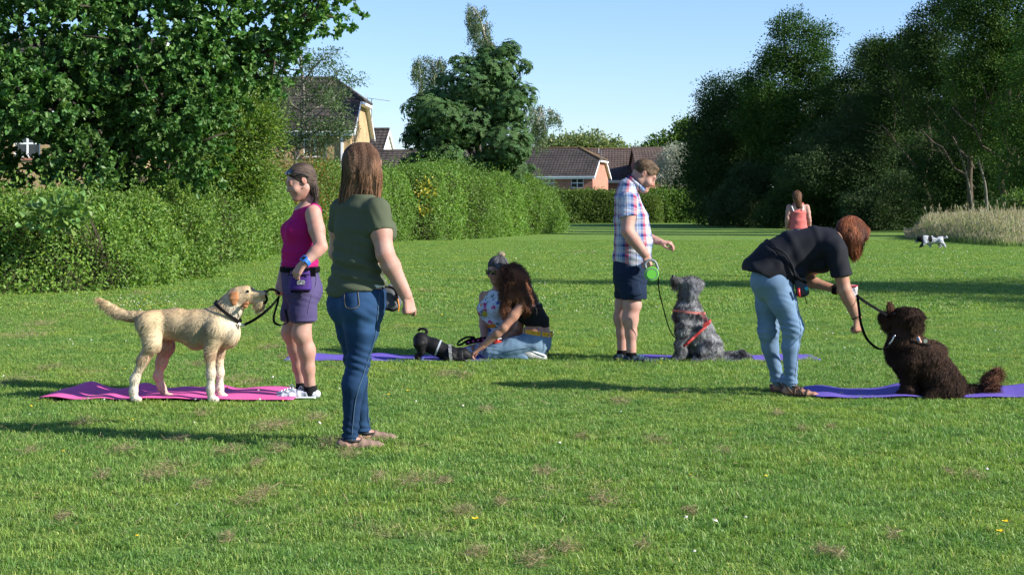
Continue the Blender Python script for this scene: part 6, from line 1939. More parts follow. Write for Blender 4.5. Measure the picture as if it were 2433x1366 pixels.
# ===== woman bending over the brown dog
def bend_woman():
    Y0 = 10.68; s = lambda x, y, d=0: P(x, y, Y0 + d)
    root = person('auburn haired woman in black tunic and pale jeans bending over the brown dog', (s(1870, 940)[0], Y0, 0))
    r = V3(0, -1, 0); up = V3(0, 0, 1); f = V3(1, 0, 0)
    hc = s(2024, 560, -.02); hf = nrm((.74, -.22, -.63)); hu = nrm((.62, -.08, .78))
    rows = [(s(1838, 668), .160, .125), (s(1838, 628), .165, .135), (s(1885, 598), .145, .120), (s(1940, 582), .158, .115), (s(1985, 574), .160, .088), (s(1999, 566), .058, .055)]
    neck = [Seg(s(1994, 568), hc - hu * .05 - hf * .02, .054, .052, k=.03)]
    shR, shL = s(1986, 596, -.165), s(1978, 596, .165)
    elR, wrR = s(2007, 690, -.20), s(2036, 755, -.20)
    elL, wrL = s(1908, 664, .10), s(1992, 689, -.02)
    armR = arm_prims(shR, elR, wrR, 1.08, ua=.050, e=.041, fa=.040, w=.027); armL = arm_prims(shL, elL, wrL, 1.0)
    hipR, hipL = s(1842, 672, -.085), s(1828, 672, .085)
    knR, knL = s(1884, 778, -.09), s(1826, 784, .09)
    anR, anL = s(1878, 918, -.05), s(1850, 914, .18)
    toeR, toeL = anR + V3(.165, -.06, 0), anL + V3(.16, .02, 0); toeR[2] = toeL[2] = .014
    bk = -f
    legs = leg_prims(hipR, knR, anR, 1.0, th=.075, kn=.050, ca=.042, an=.034, back=bk, k=.03) + leg_prims(hipL, knL, anL, 1.0, th=.075, kn=.050, ca=.042, an=.034, back=bk, k=.03)
    feet = shoe_prims(anR, toeR, w=.040) + shoe_prims(anL, toeL, w=.040)
    head = head_prims(hc, hf, hu, 1.0) + neck
    hR = hand_prims(wrR, nrm(s(2040, 792, -.2) - wrR), nrm((-.5, .8, -.1)), nrm((.6, .3, .3)), .98, fingers=[(55, 70, 40), (60, 70, 40), (65, 75, 45), (60, 70, 45)], tcurl=.5)
    hL = hand_prims(wrL, nrm(s(2027, 694, -.05) - wrL), nrm((.1, -.8, -.5)), nrm((.1, .2, .9)), .98, curl=(50, 55, 30), tcurl=.8)
    o, V, Q = body_obj('body', root, [(chain(rows, r) + armR + armL + legs + neck, .0075), (head, .0048), (hR, .0038), (hL, .0038), (feet, .006)], SKT, paint=head_paint(hc, hf, hu))
    pj = mat('pale_denim', (0.105, 0.170, 0.265), .88, .15, usecol=True, var=.12, scale=5, bump=.25, bscale=260, color2=(0.14, 0.215, 0.315))
    def jl(h, k_, a):
        m = h + (k_ - h) * .45; c1 = k_ + (a - k_) * .32 + bk * .012
        return [Seg(h, m, .101, .090, k=.04), Seg(m, k_, .089, .071, k=.04), Seg(k_, c1, .069, .056, k=.04), Seg(c1, a + (k_ - a) * .1, .056, .043, k=.03), Seg(a + (k_ - a) * .12, a + V3(0, 0, .015), .043, .043, k=.02)]
    wr = wrinkle(.0024, 26, 23, (1, 1, 1.7), c=[(knR + bk * .03, V3(.09, .1, .06), .006), (anR + V3(0, 0, .08), V3(.08, .08, .07), .005), (anL + V3(0, 0, .08), V3(.08, .08, .07), .005), (knL + bk * .03, V3(.09, .1, .06), .005), (hipR + V3(.08, -.05, -.1), V3(.08, .1, .05), .002)])
    jr = [Seg(s(1840, 640), s(1836, 675), (.165, .140), (.168, .138), side=r, k=.04), Ell(s(1818, 665, -.075), .095, k=.05), Ell(s(1816, 665, .075), .095, k=.05)]
    jp = lambda V_: np.ones((len(V_), 3)) * (1 + .25 * np.exp(-(np.linalg.norm((V_ - knR - V3(.06, -.02, .05)) / V3(.12, .12, .22), axis=1)) ** 2))[:, None]
    jo, JV, JQ = body_obj('jeans', root, [(jr + jl(hipR, knR, anR) + jl(hipL, knL, anL), .0068)], pj, disp=wr, paint=jp)
    seam(jo, [s(1876, 690), s(1884, 730), s(1893, 780), s(1889, 830), s(1884, 880), s(1884, 912)], JV, JQ, .004, mat('blue_thread', (.16, .22, .27), .9, .1), n=44)
    for a in (anR, anL): ring_strap('hem', jo, JV, a + V3(0, 0, .035), (0, 0, 1), .018, .003, pj, off=.001, rmax=.09)
    tm = mat('black_jersey', (0.0085, 0.0095, 0.014), .85, .22, bump=.1, bscale=300)
    ts = chain([(s(1806, 652), .185, .150), (s(1840, 622), .175, .158), (s(1885, 600), .156, .150), (s(1940, 585), .166, .140), (s(1983, 578), .168, .112), (s(1998, 562), .080, .070)], r)
    ex = [Seg(s(1788, 640), s(1850, 640), (.17, .062), (.17, .12), side=r, k=.05), Ell(s(1945, 632), (.085, .14, .055), k=.05), Seg(s(1850, 655), s(1895, 650), (.15, .08), (.15, .06), side=r, k=.05)]
    sl = [sleeve(shR, elR, .078, .080, .66, (.15, 0, -1)), Seg(s(1975, 585, -.12), shR, .09, .076, k=.03), sleeve(shL, elL, .075, .07, .45)]
    cuts = [Cut(s(1767, 640), (-.31, 0, -.95), k=.004, disp=lambda X, Y, Z: .008 * np.sin(X * 30 + 1)), Cut(s(1990, 560), (.8, 0, .6), k=.004)]
    def tw(p):
        w = noise3(p * V3(1.0, .8, 1.0), 17, 31); a = nrm((.5, .1, 1))
        fold = np.sin((p @ nrm((.75, .2, -.6))) * 80 + 3 * noise3(p, 7, 5))
        m = np.exp(-(((p - s(1960, 610)) / V3(.14, .3, .12)) ** 2).sum(-1))
        return .0060 * w + .0060 * m * fold + .0045 * np.exp(-(((p - s(1850, 620)) / V3(.1, .3, .12)) ** 2).sum(-1)) * fold
    to, TV, TQ = body_obj('tunic', root, [(ts + ex + sl + cuts, .0068)], tm, disp=tw)
    b, _ = ring_strap('waist_tie', to, TV, s(1858, 620), nrm((.72, 0, .55)), .022, .006, tm, off=.004, rmax=.26)
    k = MB(); k.tube(spline([s(1840, 588, -.16), s(1862, 600, -.19), s(1880, 625, -.19), s(1890, 655, -.18)], 12), .007, 6); k.build('tie_end', tm, to, smooth=True)
    # sandals
    sm = mat('brown_leather', (0.085, 0.050, 0.032), .6, .3, bump=.3, bscale=90)
    for a, t in ((anR, toeR), (anL, toeL)):
        d = nrm((t - a) * V3(1, 1, 0)); sd = V3(-d[1], d[0], 0); A = lambda x, y, z: V3(a[0], a[1], 0) + d * x + sd * y + V3(0, 0, z)
        g2, G2 = sdf_mesh([Seg(A(-.04, 0, .010), A(.10, 0, .010), (.038, .014), (.048, .013), side=sd, k=.01), Seg(A(.10, 0, .010), A(.17, 0, .010), (.048, .013), (.03, .012), side=sd, k=.01), Cut(A(0, 0, .001), (0, 0, -1), k=.002)], .006)
        so = obj('sandal', g2, G2, sm, root)
        k = MB()
        for x, h in ((.035, .078), (.075, .062), (.115, .048)):
            k.tube(spline([A(x, -.046, .018), A(x + .004, -.030, h * .8), A(x + .006, 0, h), A(x + .004, .030, h * .8), A(x, .046, .018)], 12), .0075, 6)
        k.tube(spline([A(-.052, -.02, .02), A(-.058, 0, .055), A(-.052, .02, .02)], 8), .009, 6)
        k.tube(spline([A(.02, -.044, .03), A(-.02, -.046, .075), A(-.055, 0, .085), A(-.02, .046, .075), A(.02, .044, .03)], 14), .0065, 6)
        k.tube(spline([A(.10, -.046, .02), A(.055, -.03, .065), A(.02, -.04, .075)], 8), .006, 6)
        k.build('strap', sm, so, smooth=True)
    # hair bob
    R3 = np.array(frame_from(hf, hu))
    hv = [Ell(hc + R3[2] * .034 - R3[1] * .022, (.092, .108, .094), R3, k=.03)]
    for sg in (-1, 1):
        hv += [Seg(hc + R3[0] * sg * .072 - R3[1] * .02 + R3[2] * .02, hc + R3[0] * sg * .076 - R3[1] * .005 + V3(.0, 0, -.115), .042, .024, k=.04), Seg(hc + R3[0] * sg * .062 + R3[1] * .040 + R3[2] * .05, hc + R3[0] * sg * .068 + R3[1] * .040 + V3(.010, 0, -.062), .028, .014, k=.03),
               Seg(hc + R3[0] * sg * .05 - R3[1] * .07, hc + R3[0] * sg * .05 - R3[1] * .055 + V3(0, 0, -.075), .050, .035, k=.04)]
    hv += [Seg(hc + R3[1] * .055 + R3[2] * .085 + R3[0] * .03, hc + R3[1] * .088 + R3[2] * .045 + R3[0] * .05, .028, .014, k=.03), Ell(hc + R3[1] * .112 - R3[2] * .035, (.052, .05, .075), R3, k=.01, op='s')]
    for sg in (-1, 1): hv.append(Seg(hc + R3[0] * sg * .068 + R3[1] * .010 + R3[2] * .03, hc + R3[0] * sg * .074 + R3[1] * .018 + V3(.006, 0, -.085), .036, .020, k=.04))
    def flow(p):
        top = hc + R3[2] * .10 - R3[1] * .01; o_ = unit(p - top)
        k = np.clip(np.linalg.norm(p - top, axis=1) / .1, 0, 1)[:, None]
        return o_ * (1 - k * .75) + V3(0.12, 0, -1) * k
    ho, HV, HQ = hairvol('hair', root, hv, 6500, .085, .004, flow, streaks((.055, .018, .009), (.24, .075, .030), 52, 5), 25, h=.0065, jitter=.07, lift=.10, base=(.075, .022, .010), K=5)
    loose_ends(ho, HV, HQ, 1400, .055, .004, lambda p: V3(.25, 0, -1) + 0 * p, streaks((.055, .018, .009), (.24, .075, .030), 52, 5), s(0, 588)[2], 8, band=.04)
    g = MB(); A = lambda x, y, z: hc + R3[0] * x + R3[1] * y + R3[2] * z
    for sg in (-1, 1): g.tube([A(sg * .06, .088, .004), A(sg * .045, .102, .008), A(sg * .018, .106, .006), A(sg * .014, .106, -.014), A(sg * .04, .102, -.022), A(sg * .058, .090, -.014), A(sg * .06, .088, .004)], .0028, 6); g.tube([A(sg * .06, .088, .004), A(sg * .082, .0, .008)], .0028, 6)
    g.build('glasses', M_lens, root, smooth=True)
    wa = wrL + (elL - wrL) * .08; ring_strap('watch', root, V, wa, nrm(elL - wrL), .030, .006, M_black, off=.003, rmax=.06)
    wa = wrR + (elR - wrR) * .03; ring_strap('bracelet', root, V, wa, nrm(elR - wrR), .006, .003, M_black, off=.002, rmax=.06)
    # bag of treats in the hand
    p = thing('treat_packet', 'crinkled clear plastic treat packet held by the bending woman', 'packet', s(2027, 708, -.08))
    c = s(2027, 692, -.09); V_, Q_ = sdf_mesh([Seg(c + V3(-.005, 0, .035), c + V3(.004, 0, -.030), (.034, .014), (.030, .022), side=(1, 0, 0), k=.01)], .005, lambda q: .008 * noise3(q, 90, 4))
    obj('packet_bag', V_, Q_, mat('crinkled_plastic', (.42, .36, .36), .15, .9, color2=(.60, .60, .62), scale=45), p)
    V_, Q_ = sdf_mesh([Seg(c + V3(-.028, -.012, .036), c + V3(.024, -.012, .036), .008, k=.01)], .004); obj('red_band', V_, Q_, mat('red_print', (.40, .05, .06), .4, .4), p)
    # belt bag with red tag
    t = thing('belt_bag', 'small black belt bag with red tag at the waist of the bending woman', 'bag', s(1905, 708, -.1))
    V_, Q_ = sdf_mesh([Seg(s(1900, 668, -.13), s(1906, 695, -.13), (.040, .028), (.046, .032), side=(1, 0, 0), k=.02)], .005, lambda q: .005 * noise3(q, 50, 6)); obj('bag_body', V_, Q_, mat('slate_nylon', (.035, .038, .048), .6, .3), t)
    b = MB(); b.tube([s(1897, 685, -.18), s(1899, 705, -.18)], .010, 6); b.build('red_tag', mat('red_plastic', (.42, .02, .02), .4, .4), t, smooth=True)
    b = MB(); b.tube([s(1914, 682, -.16), s(1918, 690, -.16)], .012, 8); b.build('turquoise_clip', mat('turquoise_plastic', (.02, .32, .40), .4, .4), t, smooth=True)
    b = MB(); b.tube(spline([s(1888, 655, -.16), s(1900, 662, -.17), s(1916, 672, -.15)], 8), .009, 6); b.build('strap', M_black, t); b = MB(); b.tube([s(1912, 700, -.15), s(1917, 722, -.15)], .003, 4); b.build('cord', M_black, t)
bend_woman()

# ===== kneeling girl with curly hair
def kneeling_girl():
    Y0 = 13.25; s = lambda x, y, d=0: P(x, y, Y0 + d)
    root = person('kneeling young woman with long curly brown hair, black crop top and jeans', (s(1240, 855)[0], Y0, 0))
    f = V3(-1, 0, 0); l = V3(0, -1, 0); up = V3(0, 0, 1)
    hc = s(1213, 668, -.0); hf = nrm((-.82, -.20, -.52)); hu = nrm((-.5, -.1, .86))
    rows = [(s(1270, 812), .145, .120), (s(1276, 792), .145, .118), (s(1277, 765), .118, .092), (s(1262, 738), .128, .095), (s(1245, 716), .140, .070), (s(1234, 700), .052, .05)]
    neck = [Seg(s(1236, 704), hc - hu * .05 - hf * .03, .048, .046, k=.03)]
    shL, shR = s(1243, 722, -.145), s(1243, 722, .145)
    elL, wrL = s(1197, 779, -.20), s(1141, 827, -.16)
    elR, wrR = s(1232, 790, .12), s(1195, 812, -.02)
    hipL, hipR = s(1268, 815, -.08), s(1266, 815, .08)
    knL, knR = s(1163, 840, -.10), s(1166, 838, .10)
    anL, anR = s(1247, 850, -.12), s(1245, 850, .12)
    aL = arm_prims(shL, elL, wrL, .92); aR = arm_prims(shR, elR, wrR, .9)
    def leg(h, k_, a): return [Seg(h, k_, .085, .058, k=.04), Seg(k_, a, .052, .038, k=.02)]
    head = head_prims(hc, hf, hu, .95) + neck
    hL = hand_prims(wrL, nrm(s(1119, 842, -.15) - wrL), nrm((-.3, .2, -.9)), nrm((-.2, .9, -.1)), .92, curl=(35, 50, 35), tcurl=.6)
    hR = hand_prims(wrR, nrm(s(1178, 815, -.05) - wrR), nrm((0, -.3, -.9)), nrm((0, -.9, .2)), .9, curl=(50, 60, 40))
    o, V, Q = body_obj('body', root, [(chain(rows, l) + aL + aR + leg(hipL, knL, anL) + leg(hipR, knR, anR) + neck, .0075), (head, .005), (hL, .0042), (hR, .0045)], SKT, paint=head_paint(hc, hf, hu, .95))
    pj = mat('light_denim', (0.105, 0.175, 0.25), .88, .15, usecol=True, var=.15, scale=6, bump=.3, bscale=200, color2=(0.16, 0.24, 0.32))
    jp = [Seg(s(1270, 812), s(1278, 795), (.152, .128), (.148, .120), side=l, k=.04), Ell(s(1284, 818, -.06), (.088, .10, .092), k=.05), Ell(s(1282, 818, .06), (.088, .10, .092), k=.05)]
    for h, k_, a in ((hipL, knL, anL), (hipR, knR, anR)): jp += [Seg(h, h + (k_ - h) * .5, .098, .086, k=.04), Seg(h + (k_ - h) * .5, k_, .086, .064, k=.04), Seg(k_, a, .060, .048, k=.008)]
    jo, JV, JQ = body_obj('jeans', root, [(jp + [Cut((0, 0, .012), (0, 0, -1), k=.01), Cut(s(1278, 786), (.15, 0, 1), k=.004)], .0068)], pj, disp=wrinkle(.0030, 28, 33, (1.4, 1, 1), c=[(knL + V3(.03, 0, .01), V3(.06, .1, .07), .004), (hipL + V3(-.06, 0, .03), V3(.07, .1, .07), .004)]))
    seam(jo, [s(1255, 822), s(1225, 826), s(1195, 833), s(1168, 842)], JV, JQ, .0045, M_threadw, n=24)
    blk = mat('black_crop_top', (.008, .008, .009), .85, .2)
    body_obj('crop_top', root, [(chain([(s(1282, 785), .118, .094), (s(1277, 765), .127, .101), (s(1262, 738), .136, .104), (s(1252, 722), .135, .085)], l) + [Ell(s(1245, 752, -.06), .062, k=.04), Ell(s(1245, 752, .06), .062, k=.04), Cut(s(1278, 779), (.12, 0, -1), k=.004), Cut(s(1262, 728), (-.35, 0, 1), k=.004)], .0065)], blk, disp=wrinkle(.0012, 30, 5))
    fl = mat('floral_bandeau', (.50, .48, .50), .9, .1, color2=(.35, .10, .16), scale=40)
    body_obj('bandeau', root, [(chain([(s(1262, 738), .132, .100), (s(1250, 718), .136, .080)], l) + [Cut(s(1262, 734), (.35, 0, -1), k=.003), Cut(s(1262, 724), (-.35, 0, 1), k=.003)], .0065)], fl)
    ym = mat('yellow_belt', (.62, .32, .02), .6, .3)
    bo, bp = ring_strap('belt', root, JV, s(1277, 789), (.15, 0, 1), .036, .005, ym, off=.003, rmax=.22, slab=.02)
    b = MB()
    for i in (3, 9, 26, 33):
        b = MB(); q = bp[i]; n = nrm((q - s(1277, 789)) * V3(1, 1, 0)); b.tube([q + n * .004 + V3(0, 0, .024), q + n * .004 - V3(0, 0, .024)], .005, 4)
        b.build('belt_loop', pj, bo)
    b = MB(); rs = np.random.RandomState(2)
    for i in range(30, 40):
        q = bp[i]; n = nrm((q - s(1277, 789)) * V3(1, 1, 0)); t = V3(-n[1], n[0], 0)
        for k in range(2): b.tube([q + n * .0035 + t * (.006 * k - .004) + V3(0, 0, .007 * (-1) ** i), q + n * .0035 + t * (.006 * k) - V3(0, 0, .006)], .0012, 4)
    b.build('belt_print', M_black, bo)
    shm = mat('white_trainer', (.52, .50, .46), .75, .25, color2=(.35, .34, .32), scale=25, bump=.3, bscale=90)
    for a in (anL, anR):
        # foot lies back, toe on the grass, sole up and back
        hl, tp = a + V3(-.005, 0, .050), a + V3(.165, -.01, -.010)
        g = [Seg(hl + V3(.0, 0, .0), tp, (.040, .040), (.044, .030), side=(0, 1, 0), k=.02, cap=.03), Ell(a + V3(.04, 0, .018), (.055, .040, .045), k=.03), Cut((0, 0, .006), (0, 0, -1), k=.003)]
        sh, _, _ = body_obj('trainer', root, [(g, .0055)], shm)
        d = nrm(tp - hl); n = nrm(np.cross(d, (0, 1, 0))); n = n if n[2] > 0 else -n
        g2 = [Seg(hl + n * .034, tp + n * .030, (.042, .010), (.046, .010), side=(0, 1, 0), k=.005)]
        A_, B_ = sdf_mesh(g2, .005); obj('sole', A_, B_, m_white, sh)
    hcr = np.array(frame_from(hf, hu))
    hv = [Ell(hc + hcr[2] * .034 - hcr[1] * .02, (.098, .112, .100), hcr, k=.04), Seg(hc + V3(.03, -.03, -.0), s(1245, 722, -.05), (.11, .10), (.125, .062), side=(0, 1, 0), k=.05), Seg(hc + V3(.03, .03, -.0), s(1256, 722, .06), .10, .07, k=.05),
          Seg(s(1235, 700, -.06), s(1264, 727, -.06), .085, .042, k=.04), Seg(hc + V3(-.03, -.07, -.02), s(1203, 735, -.13), .048, .035, k=.04), Ell(hc + hcr[1] * .108 - hcr[2] * .04, (.05, .05, .075), hcr, k=.01, op='s')]
    curls = streaks((.055, .022, .011), (.26, .105, .048), 50, 5, axis=(1, 1, .4))
    hairvol('hair', root, hv, 9000, .075, .0042, lambda p: (p - (hc + hcr[2] * .1)) * 3 + V3(.30, 0, -.9), curls, 35, h=.0085, jitter=.35, lift=.45, curl=.009, cfreq=190, base=(.05, .020, .010), K=8, hug=False, disp=lambda p: .010 * noise3(p, 45, 8))
    ph = thing('mobile_phone', 'phone in a patterned case tucked in the back pocket of the kneeling woman', 'phone', s(1296, 815, -.10))
    c = s(1294, 808, -.11); u = nrm((.42, 0, .9)); w = nrm(np.cross(u, (0, 1, 0)))
    def M(v): return np.array([c + w * q[0] + V3(0, 1, 0) * q[1] + u * q[2] for q in v])
    b = MB(); b.box((-.026, -.006, -.062), (.026, .006, .062), M); b.build('case', mat('patterned_case', (.52, .48, .44), .5, .3, color2=(.22, .18, .17), scale=55), ph)
    b = MB(); b.box((-.022, -.0085, -.058), (.022, -.0062, .058), M); b.build('case_back', mat('patterned_case_back', (.46, .42, .40), .5, .3, color2=(.16, .13, .13), scale=75), ph)
    b = MB(); b.tube(spline([c - u * .06, c + V3(.03, -.02, -.10), c + V3(.035, -.02, -.16), c + V3(-.0, -.02, -.17)], 12), .004, 5); b.build('cord', M_black, ph)
    t = thing('red_toy', 'small red toy held between the hands of the kneeling woman', 'toy', s(1182, 822, -.08))
    V_, Q_ = sdf_mesh([Seg(s(1174, 813, -.1), s(1190, 815, -.1), .016, .020, k=.02), Ell(s(1182, 809, -.1), .014, k=.01)], .004); obj('toy_body', V_, Q_, mat('red_rubber', (.50, .035, .02), .4, .4), t)
    V_, Q_ = sdf_mesh([Seg(s(1183, 806, -.13), s(1190, 804, -.13), .006, k=.02)], .003); obj('toy_knob', V_, Q_, m_white, t)
kneeling_girl()

# ===== woman in floral dress and sunglasses
def floral():
    m = bpy.data.materials.new('floral_cotton'); m.use_nodes = True; nt = m.node_tree; N = nt.nodes; L = nt.links; N.clear()
    out = N.new('ShaderNodeOutputMaterial'); b = N.new('ShaderNodeBsdfPrincipled'); b.inputs['Roughness'].default_value = .9; b.inputs['Specular IOR Level'].default_value = .1
    tc = N.new('ShaderNodeTexCoord'); cur = None
    base = N.new('ShaderNodeRGB'); base.outputs[0].default_value = (.46, .52, .55, 1); cur = base.outputs[0]
    for sc, th, colr, off in ((18, .30, (.08, .14, .12), 5), (12, .28, (.42, .05, .17), 0), (10, .26, (.55, .20, .02), 3), (13, .22, (.05, .08, .28), 7), (9, .2, (.48, .40, .05), 11)):
        mp = N.new('ShaderNodeMapping'); mp.inputs['Location'].default_value = (off, off * .7, off * 1.3); L.new(tc.outputs['Object'], mp.inputs[0])
        nz = N.new('ShaderNodeTexNoise'); nz.inputs['Scale'].default_value = sc * 3; L.new(mp.outputs[0], nz.inputs['Vector'])
        mxv = N.new('ShaderNodeMixRGB'); mxv.inputs['Fac'].default_value = .06; L.new(mp.outputs[0], mxv.inputs['Color1']); L.new(nz.outputs['Color'], mxv.inputs['Color2'])
        v = N.new('ShaderNodeTexVoronoi'); v.inputs['Scale'].default_value = sc; L.new(mxv.outputs[0], v.inputs['Vector'])
        lt = N.new('ShaderNodeMath'); lt.operation = 'LESS_THAN'; L.new(v.outputs['Distance'], lt.inputs[0]); lt.inputs[1].default_value = th
        mx = N.new('ShaderNodeMixRGB'); L.new(lt.outputs[0], mx.inputs['Fac']); L.new(cur, mx.inputs['Color1']); mx.inputs['Color2'].default_value = (*colr, 1); cur = mx.outputs[0]
    L.new(cur, b.inputs['Base Color']); L.new(b.outputs[0], out.inputs['Surface']); return m

def dress_woman():
    Y0 = 13.75; s = lambda x, y, d=0: P(x, y, Y0 + d)
    root = person('woman in sunglasses and a white floral dress sitting on the grass', (s(1178, 846)[0], Y0, 0))
    f = nrm((-.60, -.80, 0)); r = nrm((-.80, .60, 0)); up = V3(0, 0, 1)
    hc = s(1181, 641, -.02); hf = nrm((-.62, -.76, -.18)); hu = nrm((-.1, -.12, 1))
    rows = [(s(1184, 830), .165, .14), (s(1182, 800), .150, .125), (s(1182, 765), .128, .105), (s(1181, 730), .140, .11), (s(1182, 702), .150, .075), (s(1184, 688), .052, .05)]
    neck = [Seg(s(1184, 692), hc - hu * .05 - hf * .02, .050, .048, k=.03)]
    shR, shL = s(1182, 706) + r * .150, s(1182, 706) - r * .150
    elR, wrR = s(1149, 762, .02), s(1150, 802, -.22)
    elL, wrL = s(1222, 768, -.15), s(1185, 806, -.30)
    aR = arm_prims(shR, elR, wrR, 1.0); aL = arm_prims(shL, elL, wrL, 1.0)
    head = head_prims(hc, hf, hu, .98) + neck
    hR = hand_prims(wrR, nrm(s(1160, 806, -.32) - wrR), nrm((.3, -.3, -.8)), nrm((.8, .2, 0)), .92, curl=(40, 50, 30))
    hL = hand_prims(wrL, nrm((-.9, -.2, -.2)), nrm((0, .2, -1)), nrm((0, -.9, 0)), .92, curl=(40, 50, 30))
    knR, knL = s(1120, 836, -.28), s(1165, 838, -.42)
    thigh = [Seg(s(1170, 828), knR, .09, .062, k=.04), Seg(s(1190, 828), knL, .09, .062, k=.04), Seg(knR, s(1180, 846, .15), .055, .045, k=.02), Seg(knL, s(1215, 846, .05), .055, .045, k=.02)]
    o, V, Q = body_obj('body', root, [(chain(rows, r) + aR + aL + thigh + neck, .008), (head, .005), (hR, .0045), (hL, .0045)], SKT, paint=head_paint(hc, hf, hu, .98))
    fm = floral()
    bust = [Ell(rows[3][0] + f * .085 + r * .070 - up * .015, .075, k=.05), Ell(rows[3][0] + f * .085 - r * .070 - up * .015, .075, k=.05)]
    ds = chain([(s(1184, 830), .175, .15), (s(1182, 800), .162, .138), (s(1182, 765), .142, .118), (s(1181, 730), .150, .118), (s(1183, 706), .122, .092), (s(1184, 690), .074, .070)], r) + bust + \
        [Seg(s(1175, 826, -.05), s(1110, 838, -.30), (.15, .085), (.12, .052), side=(.5, -.8, 0), k=.06), Seg(s(1185, 826, -.1), s(1165, 838, -.42), .11, .075, k=.05), Ell(s(1195, 840, .05), (.22, .22, .07), k=.06), Ell(s(1110, 846, -.25), (.13, .16, .035), k=.04)] + \
        [Cut((0, 0, .012), (0, 0, -1), k=.01), Cut(s(1182, 690), up, k=.006), Ell(shR + r * .04, (.055, .055, .08), k=.01, op='s'), Ell(shL - r * .04, (.055, .055, .08), k=.01, op='s')]
    body_obj('floral_dress', root, [(ds, .0075)], fm, disp=wrinkle(.004, 16, 43, (1, 1, .8)))
    R3 = np.array(frame_from(hf, hu))
    hv = [Ell(hc + R3[2] * .034 - R3[1] * .022, (.086, .102, .090), R3, k=.03), Ell(hc + R3[1] * .100 - R3[2] * .045, (.082, .080, .095), R3, k=.012, op='s')]
    hairvol('hair', root, hv, 2600, .06, .004, lambda p: hc - R3[1] * .10 + R3[2] * .09 - p, streaks((.022, .022, .026), (.12, .12, .13), 60, 3, axis=(1, .4, .4)), 45, h=.007, jitter=.06, lift=.05, base=(.03, .03, .034), K=4)
    bn = [Ell(hc - R3[1] * .085 + R3[2] * .115, (.035, .035, .032), k=.01)]
    hairvol('hair_bun', root, bn, 500, .03, .004, lambda p: np.cross(p - (hc - R3[1] * .085 + R3[2] * .115), V3(.3, .5, .8)), streaks((.22, .17, .10), (.45, .38, .25), 90, 3), 46, h=.006, jitter=.3, lift=.1, base=(.25, .2, .12), K=4)
    g = MB(); A = lambda x, y, z: hc + .98 * (R3[0] * x + R3[1] * y + R3[2] * z)
    for sg in (-1, 1):
        a = np.linspace(0, 2 * np.pi, 17)[:-1]
        ring = [A(sg * .034 + .031 * np.sign(math.cos(q)) * abs(math.cos(q)) ** .7, .098 - .010 * abs(math.cos(q)) * (1 if math.cos(q) * sg > 0 else .1), -.002 + .024 * np.sign(math.sin(q)) * abs(math.sin(q)) ** .7) for q in a]
        g.add(np.array(ring + [A(sg * .034, .103, -.002)]), None, [[i, (i + 1) % 16, 16] for i in range(16)]); g.add(np.array(ring + [A(sg * .034, .097, -.002)]), None, [[i, 16, (i + 1) % 16] for i in range(16)])
        g.tube([A(sg * .064, .088, .008), A(sg * .082, .0, .006)], .0035, 6)
    g.tube([A(-.006, .100, .006), A(.006, .100, .006)], .004, 6)
    g.build('sunglasses', M_lens, root, smooth=False)
    # lead with printed strap in her lap
    t = thing('lead_bundle', 'black looped lead with pink prints in the lap of the woman in floral dress', 'dog lead', s(1120, 820, -.40))
    pth = spline([s(1086, 819, -.42), s(1092, 810, -.42), s(1110, 801, -.40), s(1128, 802, -.40), s(1112, 808, -.42), s(1096, 818, -.44), s(1087, 820, -.43)], 30)
    G_, Q_ = strap_geo(pth, .018, .003, V3(0, .4, .9)); obj('loop', G_, Q_, M_black, t, smooth=False)
    pth = spline([s(1106, 815, -.43), s(1130, 809, -.43), s(1156, 805, -.42)], 14); G_, Q_ = strap_geo(pth, .042, .008, V3(0, .15, 1)); obj('wide_strap', G_, Q_, M_black, t, smooth=False)
    for k in (2, 5, 8, 11):
        b = MB(); q = pth[k] + V3(0, -.006, 0); a = np.linspace(0, 6.28, 9)[:-1]; b.add(np.array([q + V3(.010 * math.cos(x), 0, .009 * math.sin(x)) for x in a]), None, [[0, i, i + 1] for i in range(1, 7)])
        b.build('pink_print', mat('pink_print', (.40, .05, .20), .7, .2), t)
dress_woman()

